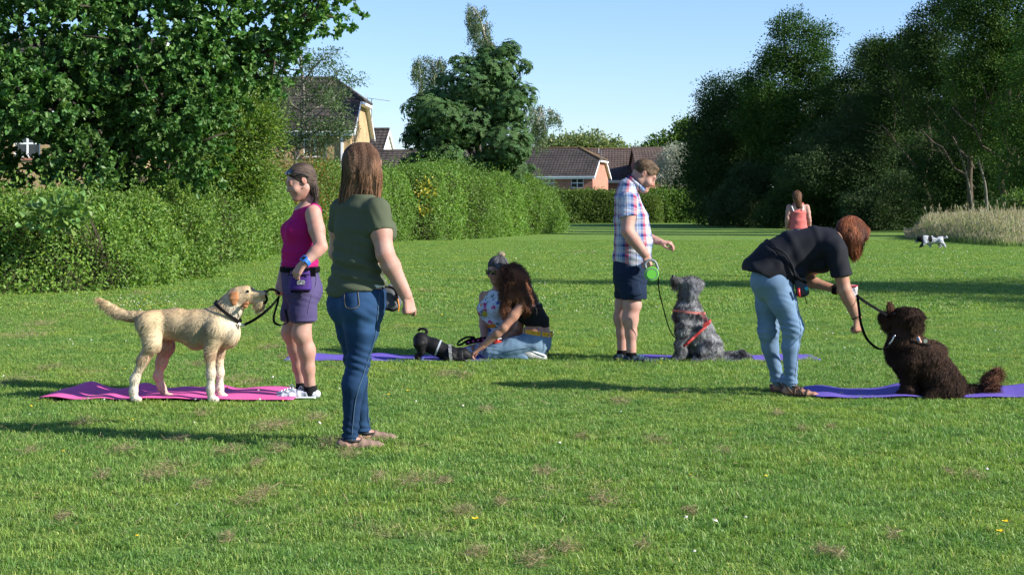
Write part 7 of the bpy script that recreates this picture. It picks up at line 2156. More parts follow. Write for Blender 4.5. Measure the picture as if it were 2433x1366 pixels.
# ===== woman walking away in the distance
def walker():
    Y0 = 28.7; s = lambda x, y, d=0: P(x, y, Y0 + d)
    root = person('distant woman walking away in a coral vest top and patterned shorts', (s(1896, 660)[0], Y0, 0))
    f = V3(0, 1, 0); r = V3(1, 0, 0); up = V3(0, 0, 1)
    hc = s(1893, 468); 
    rows = [(s(1897, 572), .175, .12), (s(1897, 552), .178, .12), (s(1896, 525), .148, .10), (s(1896, 505), .150, .10), (s(1896, 491), .165, .075), (s(1895, 484), .06, .055)]
    neck = [Seg(s(1895, 488), hc - up * .06, .05, .05, k=.03)]
    sh = [(s(1875, 492), s(1871, 518, -.03), s(1869, 543, .05)), (s(1917, 492), s(1922, 518, -.03), s(1924, 543, .05))]
    lg = [(s(1887, 570), s(1885, 605), s(1884, 650)), (s(1907, 570), s(1909, 605, .1), s(1908, 650, .2))]
    pr = chain(rows, r) + neck
    for a in sh: pr += arm_prims(*a, 1.05)
    for a in lg: pr += leg_prims(*a, 1.0, back=-f)
    for a, t in ((lg[0][2], 0), (lg[1][2], 0)): pr += shoe_prims(V3(a[0], a[1], .05), V3(a[0], a[1] + .17, .012))
    hd = head_prims(hc, f, up, .98)
    hs = []
    for i, a in enumerate(sh): hs += hand_prims(a[2], V3(0, .1, -1), V3(1 - 2 * i, 0, 0), V3(0, 1, 0), .95, curl=(25, 30, 20))
    body_obj('body', root, [(pr, .012), (hd, .009), (hs, .007)], SK)
    cm = mat('coral_jersey', (.55, .14, .125), .9, .1)
    body_obj('vest_top', root, [(chain([(s(1897, 548), .178, .125), (s(1896, 525), .158, .112), (s(1896, 505), .158, .110), (s(1896, 493), .120, .078)], r) + [Seg(s(1883, 497), s(1885, 484), .025, .02, k=.02), Seg(s(1908, 497), s(1907, 484), .025, .02, k=.02), Cut(s(1896, 545), (0, 0, -1), k=.004)], .010)], cm, disp=wrinkle(.004, 20, 3))
    b = MB(); b.tube([s(1881, 490, -.085), s(1886, 502, -.11)], .010, 6); b.build('bra_strap', m_white, root); b = MB(); b.tube([s(1909, 490, -.085), s(1908, 500, -.11)], .008, 6); b.build('bra_strap', m_white, root)
    sm = mat('patterned_shorts', (.035, .055, .11), .9, .1, color2=(.30, .33, .36), scale=14)
    body_obj('shorts', root, [(chain([(s(1897, 545), .168, .118), (s(1897, 566), .186, .132)], r) + [Seg(lg[0][0], lg[0][1], .105, .10, k=.04), Seg(lg[1][0], lg[1][1], .105, .10, k=.04), Cut(s(0, 592), (0, 0, -1), k=.004)], .011)], sm)
    hv = [Ell(hc + V3(0, -.02, .03), (.088, .104, .096), k=.03), Seg(hc + V3(.0, -.07, 0), s(1899, 492, -.09), (.075, .05), (.05, .03), side=r, k=.04)]
    hairvol('hair', root, hv, 1200, .09, .008, lambda p: V3(.12, 0, -1) + 0 * p, streaks((.05, .022, .012), (.16, .08, .045), 40, 3, axis=(1, 1, .2)), 55, h=.012, jitter=.12, lift=.1, base=(.07, .03, .018), K=4)
    ring_strap('bracelet', root, sdf_mesh(arm_prims(*sh[1], 1.05), .01)[0], sh[1][2] + V3(0, 0, .03), up, .012, .006, M_black, off=.003, rmax=.07)
walker()
# ---------------------------------------------------------------- dogs
def thing_dog(label, loc): return thing('dog', label, 'dog', loc)

def dog_leg(pts, radii, k=.02):
    """hip/shoulder down to the paw: list of points and radii"""
    return [Seg(a, b, ra, rb, k=k) for a, b, ra, rb in zip(pts[:-1], pts[1:], radii[:-1], radii[1:])]

def paw(p, d, s=1.0):
    d = nrm(d); sd = V3(-d[1], d[0], 0); out = [Ell(p + d * .018 * s + V3(0, 0, .004), np.array((.032, .026, .020)) * s, [d, sd, V3(0, 0, 1)], k=.012)]
    for o in (-.6, -.2, .2, .6): out.append(Ell(p + d * .040 * s + sd * o * .028 * s, .0115 * s, k=.004))
    return out

def dog_head(c, f, up, s=1.0, muzzle=.10, mw=.032, beard=0.0, open_=0.0):
    """c: middle of the skull"""
    r, f, u = frame_from(f, up); R = [r, f, u]; L = lambda x, y, z: c + s * (r * x + f * y + u * z)
    p = [Ell(L(0, 0, 0), np.array((.062, .075, .060)) * s, R, k=.03), Ell(L(0, .045, .016), np.array((.042, .035, .030)) * s, R, k=.03),
         Seg(L(0, .055, -.012), L(0, .055 + muzzle, -.022), (.036 * s, .034 * s), (mw * .80 * s, .024 * s), side=r, k=.03),
         Seg(L(0, .04, -.042), L(0, .045 + muzzle * .86, -.046 - open_), (.030 * s, .018 * s), (.018 * s, .012 * s), side=r, k=.012),
         Ell(L(0, .058 + muzzle, -.012), np.array((.015, .012, .012)) * s, R, k=.006),
         Ell(L(-.030, .045, .020), .016 * s, k=.01), Ell(L(.030, .045, .020), .016 * s, k=.01)]
    if beard: p.append(Ell(L(0, .04 + muzzle * .7, -.060 - open_), np.array((.026, .034, .030 * (1 + beard))) * s, R, k=.02))
    return p, L, R

def eye_nose(root, L, s, muzzle, eyes=True):
    m = mat('dog_nose', (.010, .009, .009), .3, .5)
    V, Q = sdf_mesh([Ell(L(0, .064 + muzzle, -.008), .0135 * s, k=.01), Ell(L(0, .058 + muzzle, -.014), .011 * s, k=.01)], .004); obj('nose', V, Q, m, root)
    if eyes:
        for sg in (-1, 1):
            V, Q = sdf_mesh([Ell(L(sg * .042, .060, .019), .0105 * s, k=.01)], .0028); obj('eye', V, Q, M_lens, root)

def ear_mesh(root, pts, w0, w1, side, m, name='ear', furargs=None, h=.005, th=.010):
    p = [Seg(a, b, (wa, th), (wb, th), side=side, k=.01) for a, b, wa, wb in zip(pts[:-1], pts[1:], w0, w1)]
    V, Q = sdf_mesh(p, h); o = obj(name, V, Q, m, root, col=furargs['color'](V) if furargs and not m.name.startswith('ear') else None)
    if furargs: fur_obj('ear_fur', o, V, Q, **furargs)
    return o

# ===== blond labradoodle
def blond_dog():
    Y0 = 10.37; s = lambda x, y, d=0: P(x, y, Y0 + d)
    root = thing_dog('blond rough coated dog standing on the pink mat looking up at the woman', (s(410, 945)[0], Y0, 0))
    nr = -.085; fr = .085
    body = [Seg(s(368, 772), s(420, 770), (.092, .105), (.092, .098), side=(0, 1, 0), k=.05), Seg(s(420, 770), s(470, 782), (.092, .098), (.100, .120), side=(0, 1, 0), k=.05),
            Seg(s(470, 782), s(524, 782), (.100, .128), (.096, .122), side=(0, 1, 0), k=.05), Seg(s(515, 765), s(548, 730), (.085, .105), (.068, .085), side=(0, 1, 0), k=.05), Seg(s(548, 730), s(562, 708), (.066, .082), (.062, .072), side=(0, 1, 0), k=.04),
            Ell(s(545, 792), (.075, .08, .09), k=.05)]
    # legs
    FL = [s(512, 785, nr), s(500, 838, nr), s(501, 888, nr), s(500, 925, nr), s(502, 940, nr)]; FR = [s(528, 785, fr), s(520, 835, fr), s(522, 885, fr), s(522, 922, fr), s(524, 936, fr)]
    HL = [s(352, 770, nr), s(362, 815, nr - .01), s(340, 855, nr), s(320, 902, nr), s(317, 930, nr), s(318, 941, nr)]; HR = [s(362, 775, fr), s(394, 822, fr), s(384, 860, fr), s(375, 893, fr), s(384, 920, fr), s(396, 936, fr)]
    fix = lambda P_: [q if i < len(P_) - 1 else V3(q[0], q[1], .022) for i, q in enumerate(P_)]
    FL, FR, HL, HR = map(fix, (FL, FR, HL, HR))
    legs = dog_leg(FL, [.075, .036, .028, .024, .024], .03) + dog_leg(FR, [.075, .035, .027, .023, .023], .03) + dog_leg(HL, [.086, .052, .034, .026, .022, .022], .04) + dog_leg(HR, [.085, .055, .034, .025, .021, .021], .04)
    for q in (FL, FR, HL, HR): legs += paw(q[-1], (1, -.15, 0), 1.0)
    hc = s(575, 703); hf = nrm((.93, -.22, .22)); hu = nrm((-.25, 0, .95))
    hp, L, R = dog_head(hc, hf, hu, 1.10, muzzle=.088, mw=.038, beard=.5, open_=.010)
    tail = spline([s(352, 752), s(322, 752), s(295, 749), s(265, 733), s(236, 710)], 8)
    tr = [.036, .036, .034, .032, .032, .030, .024, .012]
    tl = [Seg(a, b, ra, rb, k=.02) for a, b, ra, rb in zip(tail[:-1], tail[1:], tr[:-1], tr[1:])]
    gold, cream, white, pink = map(np.array, ((.46, .29, .135), (.58, .47, .30), (.66, .60, .50), (.52, .25, .20)))
    def color(p):
        n = noise3(p, 11, 3)[:, None] * .5 + .5
        c = cream * (1 - n * .5) + gold * n * .5
        top = np.clip((p[:, 2:3] - s(0, 760)[2]) / .08, 0, 1); c = c * (1 - top * .45) + gold * top * .45
        low = np.clip((s(0, 850)[2] - p[:, 2:3]) / .15, 0, 1); c = c * (1 - low * .8) + white * low * .8
        inner = (np.clip((p[:, 1:2] - Y0 + .01) / .05, 0, 1) * (p[:, 0:1] < s(455, 0)[0]) * (p[:, 2:3] < s(0, 800)[2])); c = c * (1 - inner * .7) + pink * inner * .7
        belly = np.exp(-(((p[:, 0:1] - s(440, 0)[0]) / .22) ** 2 + ((p[:, 2:3] - s(0, 842)[2]) / .045) ** 2)); c = c * (1 - belly * .7) + pink * belly * .7
        chest = np.exp(-(((p - s(558, 750, -.06)) / V3(.07, .1, .12)) ** 2).sum(-1))[:, None]; c = c * (1 - chest * .8) + white * chest * .8
        mz = np.exp(-(((p - L(-.03, .07, -.035)) / .05) ** 2).sum(-1))[:, None]; c = c * (1 - mz * .8) + white * mz * .8
        dk = (np.clip(noise3(p * V3(.7, 1, 1), 19, 8) * 1.6, 0, 1) * np.exp(-(((p[:, 2] - s(0, 785)[2]) / .12) ** 2)))[:, None] * (p[:, 0:1] < s(560, 0)[0]); c = c * (1 - dk * .42)
        return c
    o, V, Q = body_obj('body', root, [(body + legs + tl + hp, .0068)], mat('blond_undercoat', (1, 1, 1), .85, .1, usecol=True), paint=color)
    def flow(p):
        v = np.zeros_like(p); v[:] = (-.85, 0, -.45)
        leg = p[:, 2] < s(0, 835)[2]; v[leg] = (-.1, 0, -1)
        neck = (p[:, 0] > s(520, 0)[0]) & (p[:, 0] < s(566, 0)[0]) & (p[:, 2] > s(0, 800)[2]); v[neck] = (-.35, 0, -.95)
        hd = p[:, 0] > s(566, 0)[0]; v[hd] = (-.55, 0, -.75)
        tl_ = p[:, 0] < s(335, 0)[0]; tm = tl_ & (p[:, 2] > .4); v[tm] = (-.75, 0, .35)
        return v
    def length(p):
        l = np.full(len(p), .040); l[p[:, 2] < s(0, 850)[2]] = .018; hd = (p[:, 0] > s(566, 0)[0]); l[hd] = .013; l[((p - L(-.03, .06, .015)) ** 2).sum(-1) < .03 ** 2] = .005
        bd = np.linalg.norm((p - L(0, .10, -.09)) / .05, axis=1) < 1; l[bd] = .045
        tm = (p[:, 0] < s(335, 0)[0]) & (p[:, 2] > .4); l[tm] = .045
        return l
    fur_obj('coat', root, V, Q, 38000, length, .0027, flow, color, FURM, seed=61, jitter=.22, clump=.55, lift=.16, K=5)
    eye_nose(root, L, 1.10, .088)
    m = mat('ear_velvet', (.40, .175, .075), .8, .15, var=.15, scale=30)
    ear_mesh(root, [L(-.062, -.018, .030), L(-.078, -.012, -.015), s(583, 728, -.095)], [.034, .042], [.042, .018], (.9, 0, .3), m, furargs=dict(n=1600, length=.012, width=.003, flow=lambda p: V3(.3, 0, -1) + 0 * p, color=lambda p: np.tile(np.array([.42, .19, .085]), (len(p), 1)), material=FURM, seed=5, jitter=.15, lift=.1))
    ear_mesh(root, [L(.062, -.018, .030), L(.078, -.022, -.005), L(.08, -.03, -.035)], [.030, .034], [.034, .018], (.9, 0, .3), m)
    ring_strap('collar', root, V, s(547, 745), nrm((.62, 0, .78)), .022, .005, mat('black_leather', (.010, .009, .009), .6, .12), off=.010, rmax=.16)
    b = MB(); b.tube([s(566, 768, -.05), s(570, 772, -.045)], .009, 8); b.build('buckle', M_steel, root)
blond_dog()
def lead_blond():
    Y0 = 10.38; s = lambda x, y, d=0: P(x, y, Y0 + d)
    t = thing('dog_lead', 'black webbing lead looped from the blond dog to the hand of the woman in magenta', 'dog lead', s(625, 770, -.05))
    a = spline([s(579, 772, -.06), s(600, 762, -.08), s(625, 745, -.10), s(645, 727, -.10), s(660, 708, -.08), s(664, 698, -.06)], 24)
    G_, Q_ = strap_geo(a, .019, .003, V3(.3, -.2, .9)); obj('strap', G_, Q_, M_black, t, smooth=False)
    a = spline([s(664, 698, -.06), s(655, 690, -.12), s(641, 688, -.14), s(632, 698, -.14), s(634, 712, -.12), s(628, 722, -.1)], 24)
    G_, Q_ = strap_geo(a, .018, .003, V3(.2, -.5, .8)); obj('strap', G_, Q_, M_black, t, smooth=False)
    a = spline([s(663, 704, -.07), s(658, 725, -.10), s(651, 750, -.13), s(652, 765, -.15), s(664, 772, -.16), s(680, 768, -.17), s(684, 760, -.14), s(678, 735, -.06)], 36)
    G_, Q_ = strap_geo(a, .018, .003, V3(.9, -.5, .2)); obj('strap', G_, Q_, M_black, t, smooth=False)
    b = MB(); b.tube([s(572, 774, -.06), s(581, 771, -.06)], .006, 6); b.build('clip', M_steel, t)
lead_blond()

# ===== black pug-like dog, play bow
def black_dog():
    Y0 = 13.08; s = lambda x, y, d=0: P(x, y, Y0 + d)
    root = thing_dog('small black smooth dog with curled tail bowing down towards the kneeling woman', (s(1035, 856)[0], Y0, 0))
    b = [Ell(s(999, 808), (.060, .078, .066), k=.03), Seg(s(1003, 812), s(1032, 823), (.070, .066), (.068, .062), side=(0, 1, 0), k=.03), Seg(s(1032, 823), s(1066, 841), (.068, .062), (.082, .072), side=(0, 1, 0), k=.04), Seg(s(1068, 843), s(1090, 842), .070, .055, k=.03),
         Ell(s(1100, 841), (.062, .060, .055), k=.03), Ell(s(1113, 846), (.035, .040, .034), k=.02)]
    for d in (-.055, .055):
        b += dog_leg([s(998, 818, d), s(1002, 836, d), s(990, 846, d), V3(*s(992, 0, d)[:2], .02)], [.058, .030, .018, .015], .012) + paw(V3(*s(992, 0, d)[:2], .018), (1, 0, 0), .7)
        b += dog_leg([s(1072, 846, d * 1.3), V3(*s(1062, 0, d * 1.6)[:2], .03), V3(*s(1095, 0, d * 1.8)[:2], .022)], [.05, .026, .018]) + paw(V3(*s(1096, 0, d * 1.8)[:2], .018), (1, 0, 0), .7)
    a = np.linspace(-2.3, 2.6, 9); tc = s(1004, 788)
    tp = [tc + V3(.038 * math.cos(x), .01, .026 * math.sin(x)) for x in a]; b += [Seg(s(993, 800), tp[0], .018, .013, k=.008)] + [Seg(p, q, .0125, .0115, k=.004) for p, q in zip(tp[:-1], tp[1:])]
    m = mat('black_short_coat', (.006, .006, .007), .6, .16, bump=.3, bscale=150)
    o, V, Q = body_obj('body', root, [(b, .0058)], m)
    for sg in (-.05, .045): ear_mesh(root, [s(1094, 834, sg), s(1092, 842, sg * 1.35), s(1098, 852, sg * 1.5)], [.024, .030], [.030, .014], (1, 0, .2), mat('black_ear', (.008, .008, .009), .6, .3), h=.004, th=.006)
    fur_obj('coat', root, V, Q, 6500, lambda p: np.where(p[:, 0] > s(1080, 0)[0], .024, .012), .003, lambda p: V3(-.9, 0, .2) + 0 * p, lambda p: np.tile([.014, .014, .016], (len(p), 1)), mat('black_hair', (.8, .8, .8), .55, .2, usecol=True), seed=71, jitter=.3, lift=.12, K=3)
    hm = mat('silver_webbing', (.30, .33, .37), .5, .3)
    ring_strap('harness_strap', root, V, s(1040, 829), nrm((.80, 0, -.62 + .3)), .015, .003, hm, off=.001, rmax=.13)
    ring_strap('harness_strap', root, V, s(1072, 842), nrm((.96, 0, .12)), .026, .004, mat('printed_webbing', (.34, .34, .33), .6, .3, color2=(.08, .08, .08), scale=60), off=.001, rmax=.13)
    b = MB(); b.tube([s(1006, 849, -.11), s(1002, 856, -.12), s(1008, 858, -.12)], .012, 6); b.build('harness_end', mat('blue_nylon', (.06, .08, .22), .6, .3), root)
black_dog()

def grey_dog():
    Y0 = 13.10; s = lambda x, y, d=0: P(x, y, Y0 + d)
    root = thing_dog('grey curly coated dog in a red harness sitting and looking up at the man', (s(1665, 856)[0], Y0, 0))
    b = [Seg(s(1634, 706), s(1634, 745), (.066, .074), (.092, .104), side=(0, 1, 0), k=.04), Seg(s(1634, 745), s(1654, 790), (.098, .118), (.110, .130), side=(0, 1, 0), k=.05), Seg(s(1654, 790), s(1680, 826), (.112, .135), (.125, .125), side=(0, 1, 0), k=.05), Ell(s(1640, 772), (.085, .09, .10), k=.04)]
    for d, (px, lp) in ((-.085, (1616, 1617)), (.075, (1632, 1634))):
        b += dog_leg([s(px + 8, 775, d), s(px + 3, 815, d), s(px + 1, 840, d), V3(*s(lp, 0, d)[:2], .026)], [.062, .042, .036, .034], .03) + paw(V3(*s(lp - 2, 0, d)[:2], .022), (-1, -.1, 0), 1.15)
    for d in (-.115, .115): b += [Ell(s(1688, 828, d * .8), (.098, .055, .088), k=.04), Seg(s(1668, 838, d), V3(*s(1655, 0, d * 1.1)[:2], .03), .045, .032, k=.03), Seg(V3(*s(1690, 0, d * 1.1)[:2], .03), V3(*s(1660, 0, d * 1.15)[:2], .028), .032, .03, k=.03)] + paw(V3(*s(1656, 0, d * 1.15)[:2], .022), (-1, -.1, 0), 1.1)
    tl = [s(1712, 848), V3(*s(1735, 0)[:2], .045), V3(*s(1760, 0)[:2], .050), V3(*s(1780, 0)[:2], .03)]; b += dog_leg(tl, [.04, .034, .038, .018])
    hc = s(1641, 680); hf = nrm((-.80, -.10, .50)); hu = nrm((.45, 0, .85))
    hp, L, R = dog_head(hc, hf, hu, 1.05, muzzle=.095, mw=.036, beard=.2)
    b += hp + [Ell(L(0, -.02, .03), (.075, .075, .06), k=.03)]
    def color(p):
        n = np.clip(noise3(p, 26, 5)[:, None] * .9 + .45, 0, 1); m = np.clip(noise3(p, 60, 9)[:, None] * .8 + .42, 0, 1)
        dark, mid, lite = np.array([.018, .018, .022]), np.array([.13, .13, .14]), np.array([.50, .50, .51])
        c = dark * (1 - n) + mid * n; c = c * (1 - m * .62) + lite * m * .62
        br = np.exp(-(((p - L(0, .12, -.03)) / .06) ** 2).sum(-1))[:, None]; c = c * (1 - br * .7) + np.array([.085, .062, .052]) * br * .7
        return c
    m = mat('grey_undercoat', (1, 1, 1), .9, .1, usecol=True)
    o, V, Q = body_obj('body', root, [(b, .0078)], m, paint=color, disp=lambda p: .010 * noise3(p, 38, 4))
    fur_obj('coat', root, V, Q, 24000, lambda p: np.where(((p - L(0, .10, -.02)) ** 2).sum(-1) < .055 ** 2, .014, .034), .0040, lambda p: V3(.2, 0, -1) + 0 * p, color, FURM, seed=81, jitter=.8, lift=.40, curl=.007, cfreq=170, clump=.9, K=6)
    eye_nose(root, L, 1.05, .102)
    for sg in (-1, 1): ear_mesh(root, [L(sg * .062, -.02, .02), L(sg * .082, -.03, -.04), L(sg * .078, -.03, -.095)], [.030, .036], [.036, .022], (.9, 0, .4), m, furargs=dict(n=1500, length=.035, width=.004, flow=lambda p: V3(.4, 0, -1) + 0 * p, color=color, material=FURM, seed=6, jitter=.5, lift=.3, curl=.005, cfreq=170, K=5))
    rm = mat('red_webbing', (.36, .035, .030), .6, .3); pk = mat('coral_trim', (.42, .14, .12), .6, .3)
    ring_strap('harness_collar', root, V, s(1636, 740), nrm((.10, 0, 1)), .020, .005, pk, off=.012, rmax=.2)
    ring_strap('harness_girth', root, V, s(1656, 788), nrm((.66, 0, -.75)), .020, .005, rm, off=.013, rmax=.22)
    bp = spline([s(1667, 741, -.11), s(1675, 757, -.13), s(1679, 772, -.13)], 10); G_, Q_ = strap_geo(bp, .030, .006, V3(.9, -.3, -.3)); obj('harness_back', G_, Q_, pk, root, smooth=False)
    b2 = MB(); b2.box((-.030, -.010, -.016), (.030, .010, .016), lambda v: np.array([s(1678, 770, -.15) + nrm((.8, 0, .55)) * q[0] + V3(0, 1, 0) * q[1] + nrm((-.55, 0, .8)) * q[2] for q in v])); b2.build('harness_buckle', rm, root)
grey_dog()

def brown_dog():
    Y0 = 10.62; s = lambda x, y, d=0: P(x, y, Y0 + d)
    root = thing_dog('dark brown woolly dog sitting with its back turned, looking at the bending woman', (s(2215, 948)[0], Y0, 0))
    b = [Seg(s(2150, 795), s(2155, 830), (.088, .095), (.125, .125), side=(0, 1, 0), k=.05), Seg(s(2155, 830), s(2195, 865), (.125, .130), (.145, .155), side=(0, 1, 0), k=.06), Seg(s(2195, 865), s(2232, 905), (.145, .160), (.160, .130), side=(0, 1, 0), k=.06), Ell(s(2158, 855), (.10, .11, .12), k=.05)]
    for d, (px, lp) in ((-.075, (2162, 2163)), (.085, (2190, 2192))):
        b += dog_leg([s(px, 860, d), s(px + 1, 900, d), s(px, 925, d), V3(*s(lp, 0, d)[:2], .03)], [.080, .055, .048, .046], .03) + paw(V3(*s(lp - 3, 0, d)[:2], .028), (-1, -.1, 0), 1.3)
    for d in (-.14, .14): b += [Ell(s(2250, 915, d * .8), (.13, .06, .09), k=.05), Seg(V3(*s(2270, 0, d)[:2], .045), V3(*s(2225, 0, d * 1.1)[:2], .04), .045, .038, k=.03)] + paw(V3(*s(2218, 0, d * 1.1)[:2], .03), (-1, -.1, 0), 1.2)
    tl = [s(2290, 932), V3(*s(2316, 0)[:2], .045), s(2338, 930), s(2352, 908), s(2366, 892)]; b += dog_leg(tl, [.05, .036, .036, .042, .030])
    hc = s(2152, 757); hf = nrm((-.78, .50, .16)); hu = nrm((.1, 0, 1))
    hp, L, R = dog_head(hc, hf, hu, 1.12, muzzle=.085, mw=.042, beard=.3)
    b += hp + [Ell(L(0, -.015, .012), (.088, .090, .075), k=.03)]
    def color(p):
        n = noise3(p, 14, 5)[:, None] * .5 + .5; c = np.array([.018, .0105, .0075]) * (1 - n) + np.array([.066, .038, .025]) * n
        tip = (p[:, 0:1] > s(2340, 0)[0]); c = np.where(tip, c * np.array([1.9, 1.5, 1.3]), c)
        er = np.exp(-(((p - s(2114, 730)) / .05) ** 2).sum(-1))[:, None]; return c + er * np.array([.05, .018, .008])
    m = mat('brown_undercoat', (.8, .8, .8), .9, .1, usecol=True)
    o, V, Q = body_obj('body', root, [(b, .0078)], m, paint=color, disp=lambda p: .012 * noise3(p, 30, 4))
    fur_obj('coat', root, V, Q, 30000, lambda p: np.where(p[:, 0] > s(2330, 0)[0], .085, .042), .0045, lambda p: np.where(p[:, 0:1] > s(2330, 0)[0], V3(.75, 0, .45), V3(.25, 0, -1)), color, FURM, seed=91, jitter=.6, lift=.32, curl=.007, cfreq=120, clump=.9, K=6)
    eye_nose(root, L, 1.12, .085, eyes=True)
    fa = dict(n=2200, length=.05, width=.0045, flow=lambda p: V3(.1, 0, -1) + 0 * p, color=color, material=FURM, seed=6, jitter=.5, lift=.25, curl=.006, cfreq=110, K=6)
    ear_mesh(root, [L(.068, -.02, .03), s(2178, 757, -.13), s(2184, 778, -.13)], [.045, .052], [.052, .034], (.9, .3, .2), m, furargs=fa)
    fb = dict(fa); fb['flow'] = lambda p: V3(-.1, 0, 1) + 0 * p; fb['n'] = 700; fb['length'] = .02
    ear_mesh(root, [s(2122, 748, .02), s(2115, 733, .03), s(2114, 722, .03)], [.028, .030], [.030, .016], (.9, .2, .2), m, furargs=fb)
    ring_strap('collar', root, V, s(2152, 806), nrm((.25, 0, 1)), .014, .004, M_black, off=.001, rmax=.18)
    hb = MB(); hb.tube(spline([s(2181, 801, -.16), s(2184, 808, -.17), s(2187, 814, -.17)], 6), .012, 6); hb.build('collar_tag_strap', mat('bright_stripes', (.55, .20, .05), .6, .3, color2=(.05, .25, .45), scale=60), root)
    hb = MB(); a = np.linspace(0, 2 * np.pi, 17)[:-1]; c = s(2199, 810, -.175); hb.add(np.array([c + V3(.013 * math.cos(q), -.002, .015 * math.sin(q)) for q in a] + [c + V3(.013 * math.cos(q), .002, .015 * math.sin(q)) for q in a]), [[i, (i + 1) % 16, 16 + (i + 1) % 16, 16 + i] for i in range(16)], [[0, i, i + 1] for i in range(1, 15)] + [[16, 16 + i + 1, 16 + i] for i in range(1, 15)]); hb.build('name_disc', M_steel, root)
brown_dog()
def lead_brown():
    Y0 = 10.62; s = lambda x, y, d=0: P(x, y, Y0 + d)
    t = thing('dog_lead', 'black lead hanging in a loop from the bending woman to the brown dog', 'dog lead', s(2080, 830, -.15))
    G_, Q_ = strap_geo(spline([s(2034, 702, -.12), s(2060, 720, -.11), s(2085, 735, -.06), s(2106, 748, .0), s(2120, 762, .06)], 20), .020, .003, V3(.3, .2, 1)); obj('strap', G_, Q_, M_black, t, smooth=False)
    G_, Q_ = strap_geo(spline([s(2037, 700, -.14), s(2041, 735, -.22), s(2046, 770, -.27), s(2058, 802, -.25), s(2074, 820, -.22), s(2090, 829, -.20), s(2104, 826, -.17), s(2116, 815, -.15)], 40), .018, .003, V3(.8, -.4, .5)); obj('strap', G_, Q_, M_black, t, smooth=False)
    b = MB(); b.tube(spline([s(2112, 818, -.16), s(2119, 810, -.17), s(2124, 800, -.17), s(2127, 797, -.17)], 8), .0055, 6); b.build('clip', M_steel, t, smooth=True)
lead_brown()

def spaniel():
    Y0 = 50.2; s = lambda x, y, d=0: P(x, y, Y0 + d)
    root = thing_dog('black and white spaniel trotting left in front of the long meadow grass', (s(2212, 590)[0], Y0, 0))
    b = [Seg(s(2196, 570), s(2215, 570), (.10, .15), (.095, .13), side=(0, 1, 0), k=.05), Seg(s(2215, 570), s(2234, 569), (.095, .12), (.10, .14), side=(0, 1, 0), k=.05), Seg(s(2196, 568), s(2187, 567), .085, .07, k=.05), Ell(s(2185, 568), (.085, .08, .075), k=.04), Seg(s(2183, 570), s(2176, 573.5), .045, .032, k=.03)]
    b += dog_leg([s(2197, 575, -.07), s(2190, 582, -.08), s(2185, 587, -.08)], [.07, .04, .025]) + dog_leg([s(2200, 575, .06), s(2210, 581, .06), s(2209, 587.5, .06)], [.07, .04, .028])
    b += dog_leg([s(2234, 573, -.07), s(2241, 580, -.08), s(2245, 585, -.08), s(2246, 590, -.08)], [.09, .055, .035, .03]) + dog_leg([s(2232, 573, .07), s(2232, 580, .07), s(2235, 583, .07), s(2232, 588, .07)], [.085, .05, .033, .028])
    b += dog_leg([s(2238, 563), s(2244, 562), s(2249, 562)], [.04, .035, .03])
    def color(p):
        w = np.array([.42, .44, .47]); k = np.array([.012, .012, .015]); X = CX + F * p[:, 0] / p[:, 1]; Z = HY - F * (p[:, 2] - CAMZ) / p[:, 1]
        blk = (X < 2193) & (X > 2173) & ~((X < 2181) & (Z > 572.5) & (Z < 575)); blk |= ((X - 2209.5) / 5) ** 2 + ((Z - 567) / 8.5) ** 2 < 1; blk |= ((X - 2223) / 7) ** 2 + ((Z - 560.5) / 4.2) ** 2 < 1; blk |= (Z < 561.5) & (X > 2228) & (X < 2247)
        return np.where(blk[:, None], k, w)
    o, V, Q = body_obj('body', root, [(b, .014)], mat('spaniel_undercoat', (1, 1, 1), .85, .1, usecol=True), paint=color)
    fur_obj('coat', root, V, Q, 5000, .05, .010, lambda p: V3(.7, 0, -.7) + 0 * p, color, FURM, seed=95, jitter=.3, lift=.15, K=4)
    ear_mesh(root, [s(2188, 565, -.08), s(2190, 571, -.10), s(2189, 575, -.10)], [.05, .055], [.055, .03], (1, 0, 0), M_black, h=.012, th=.02)
spaniel()

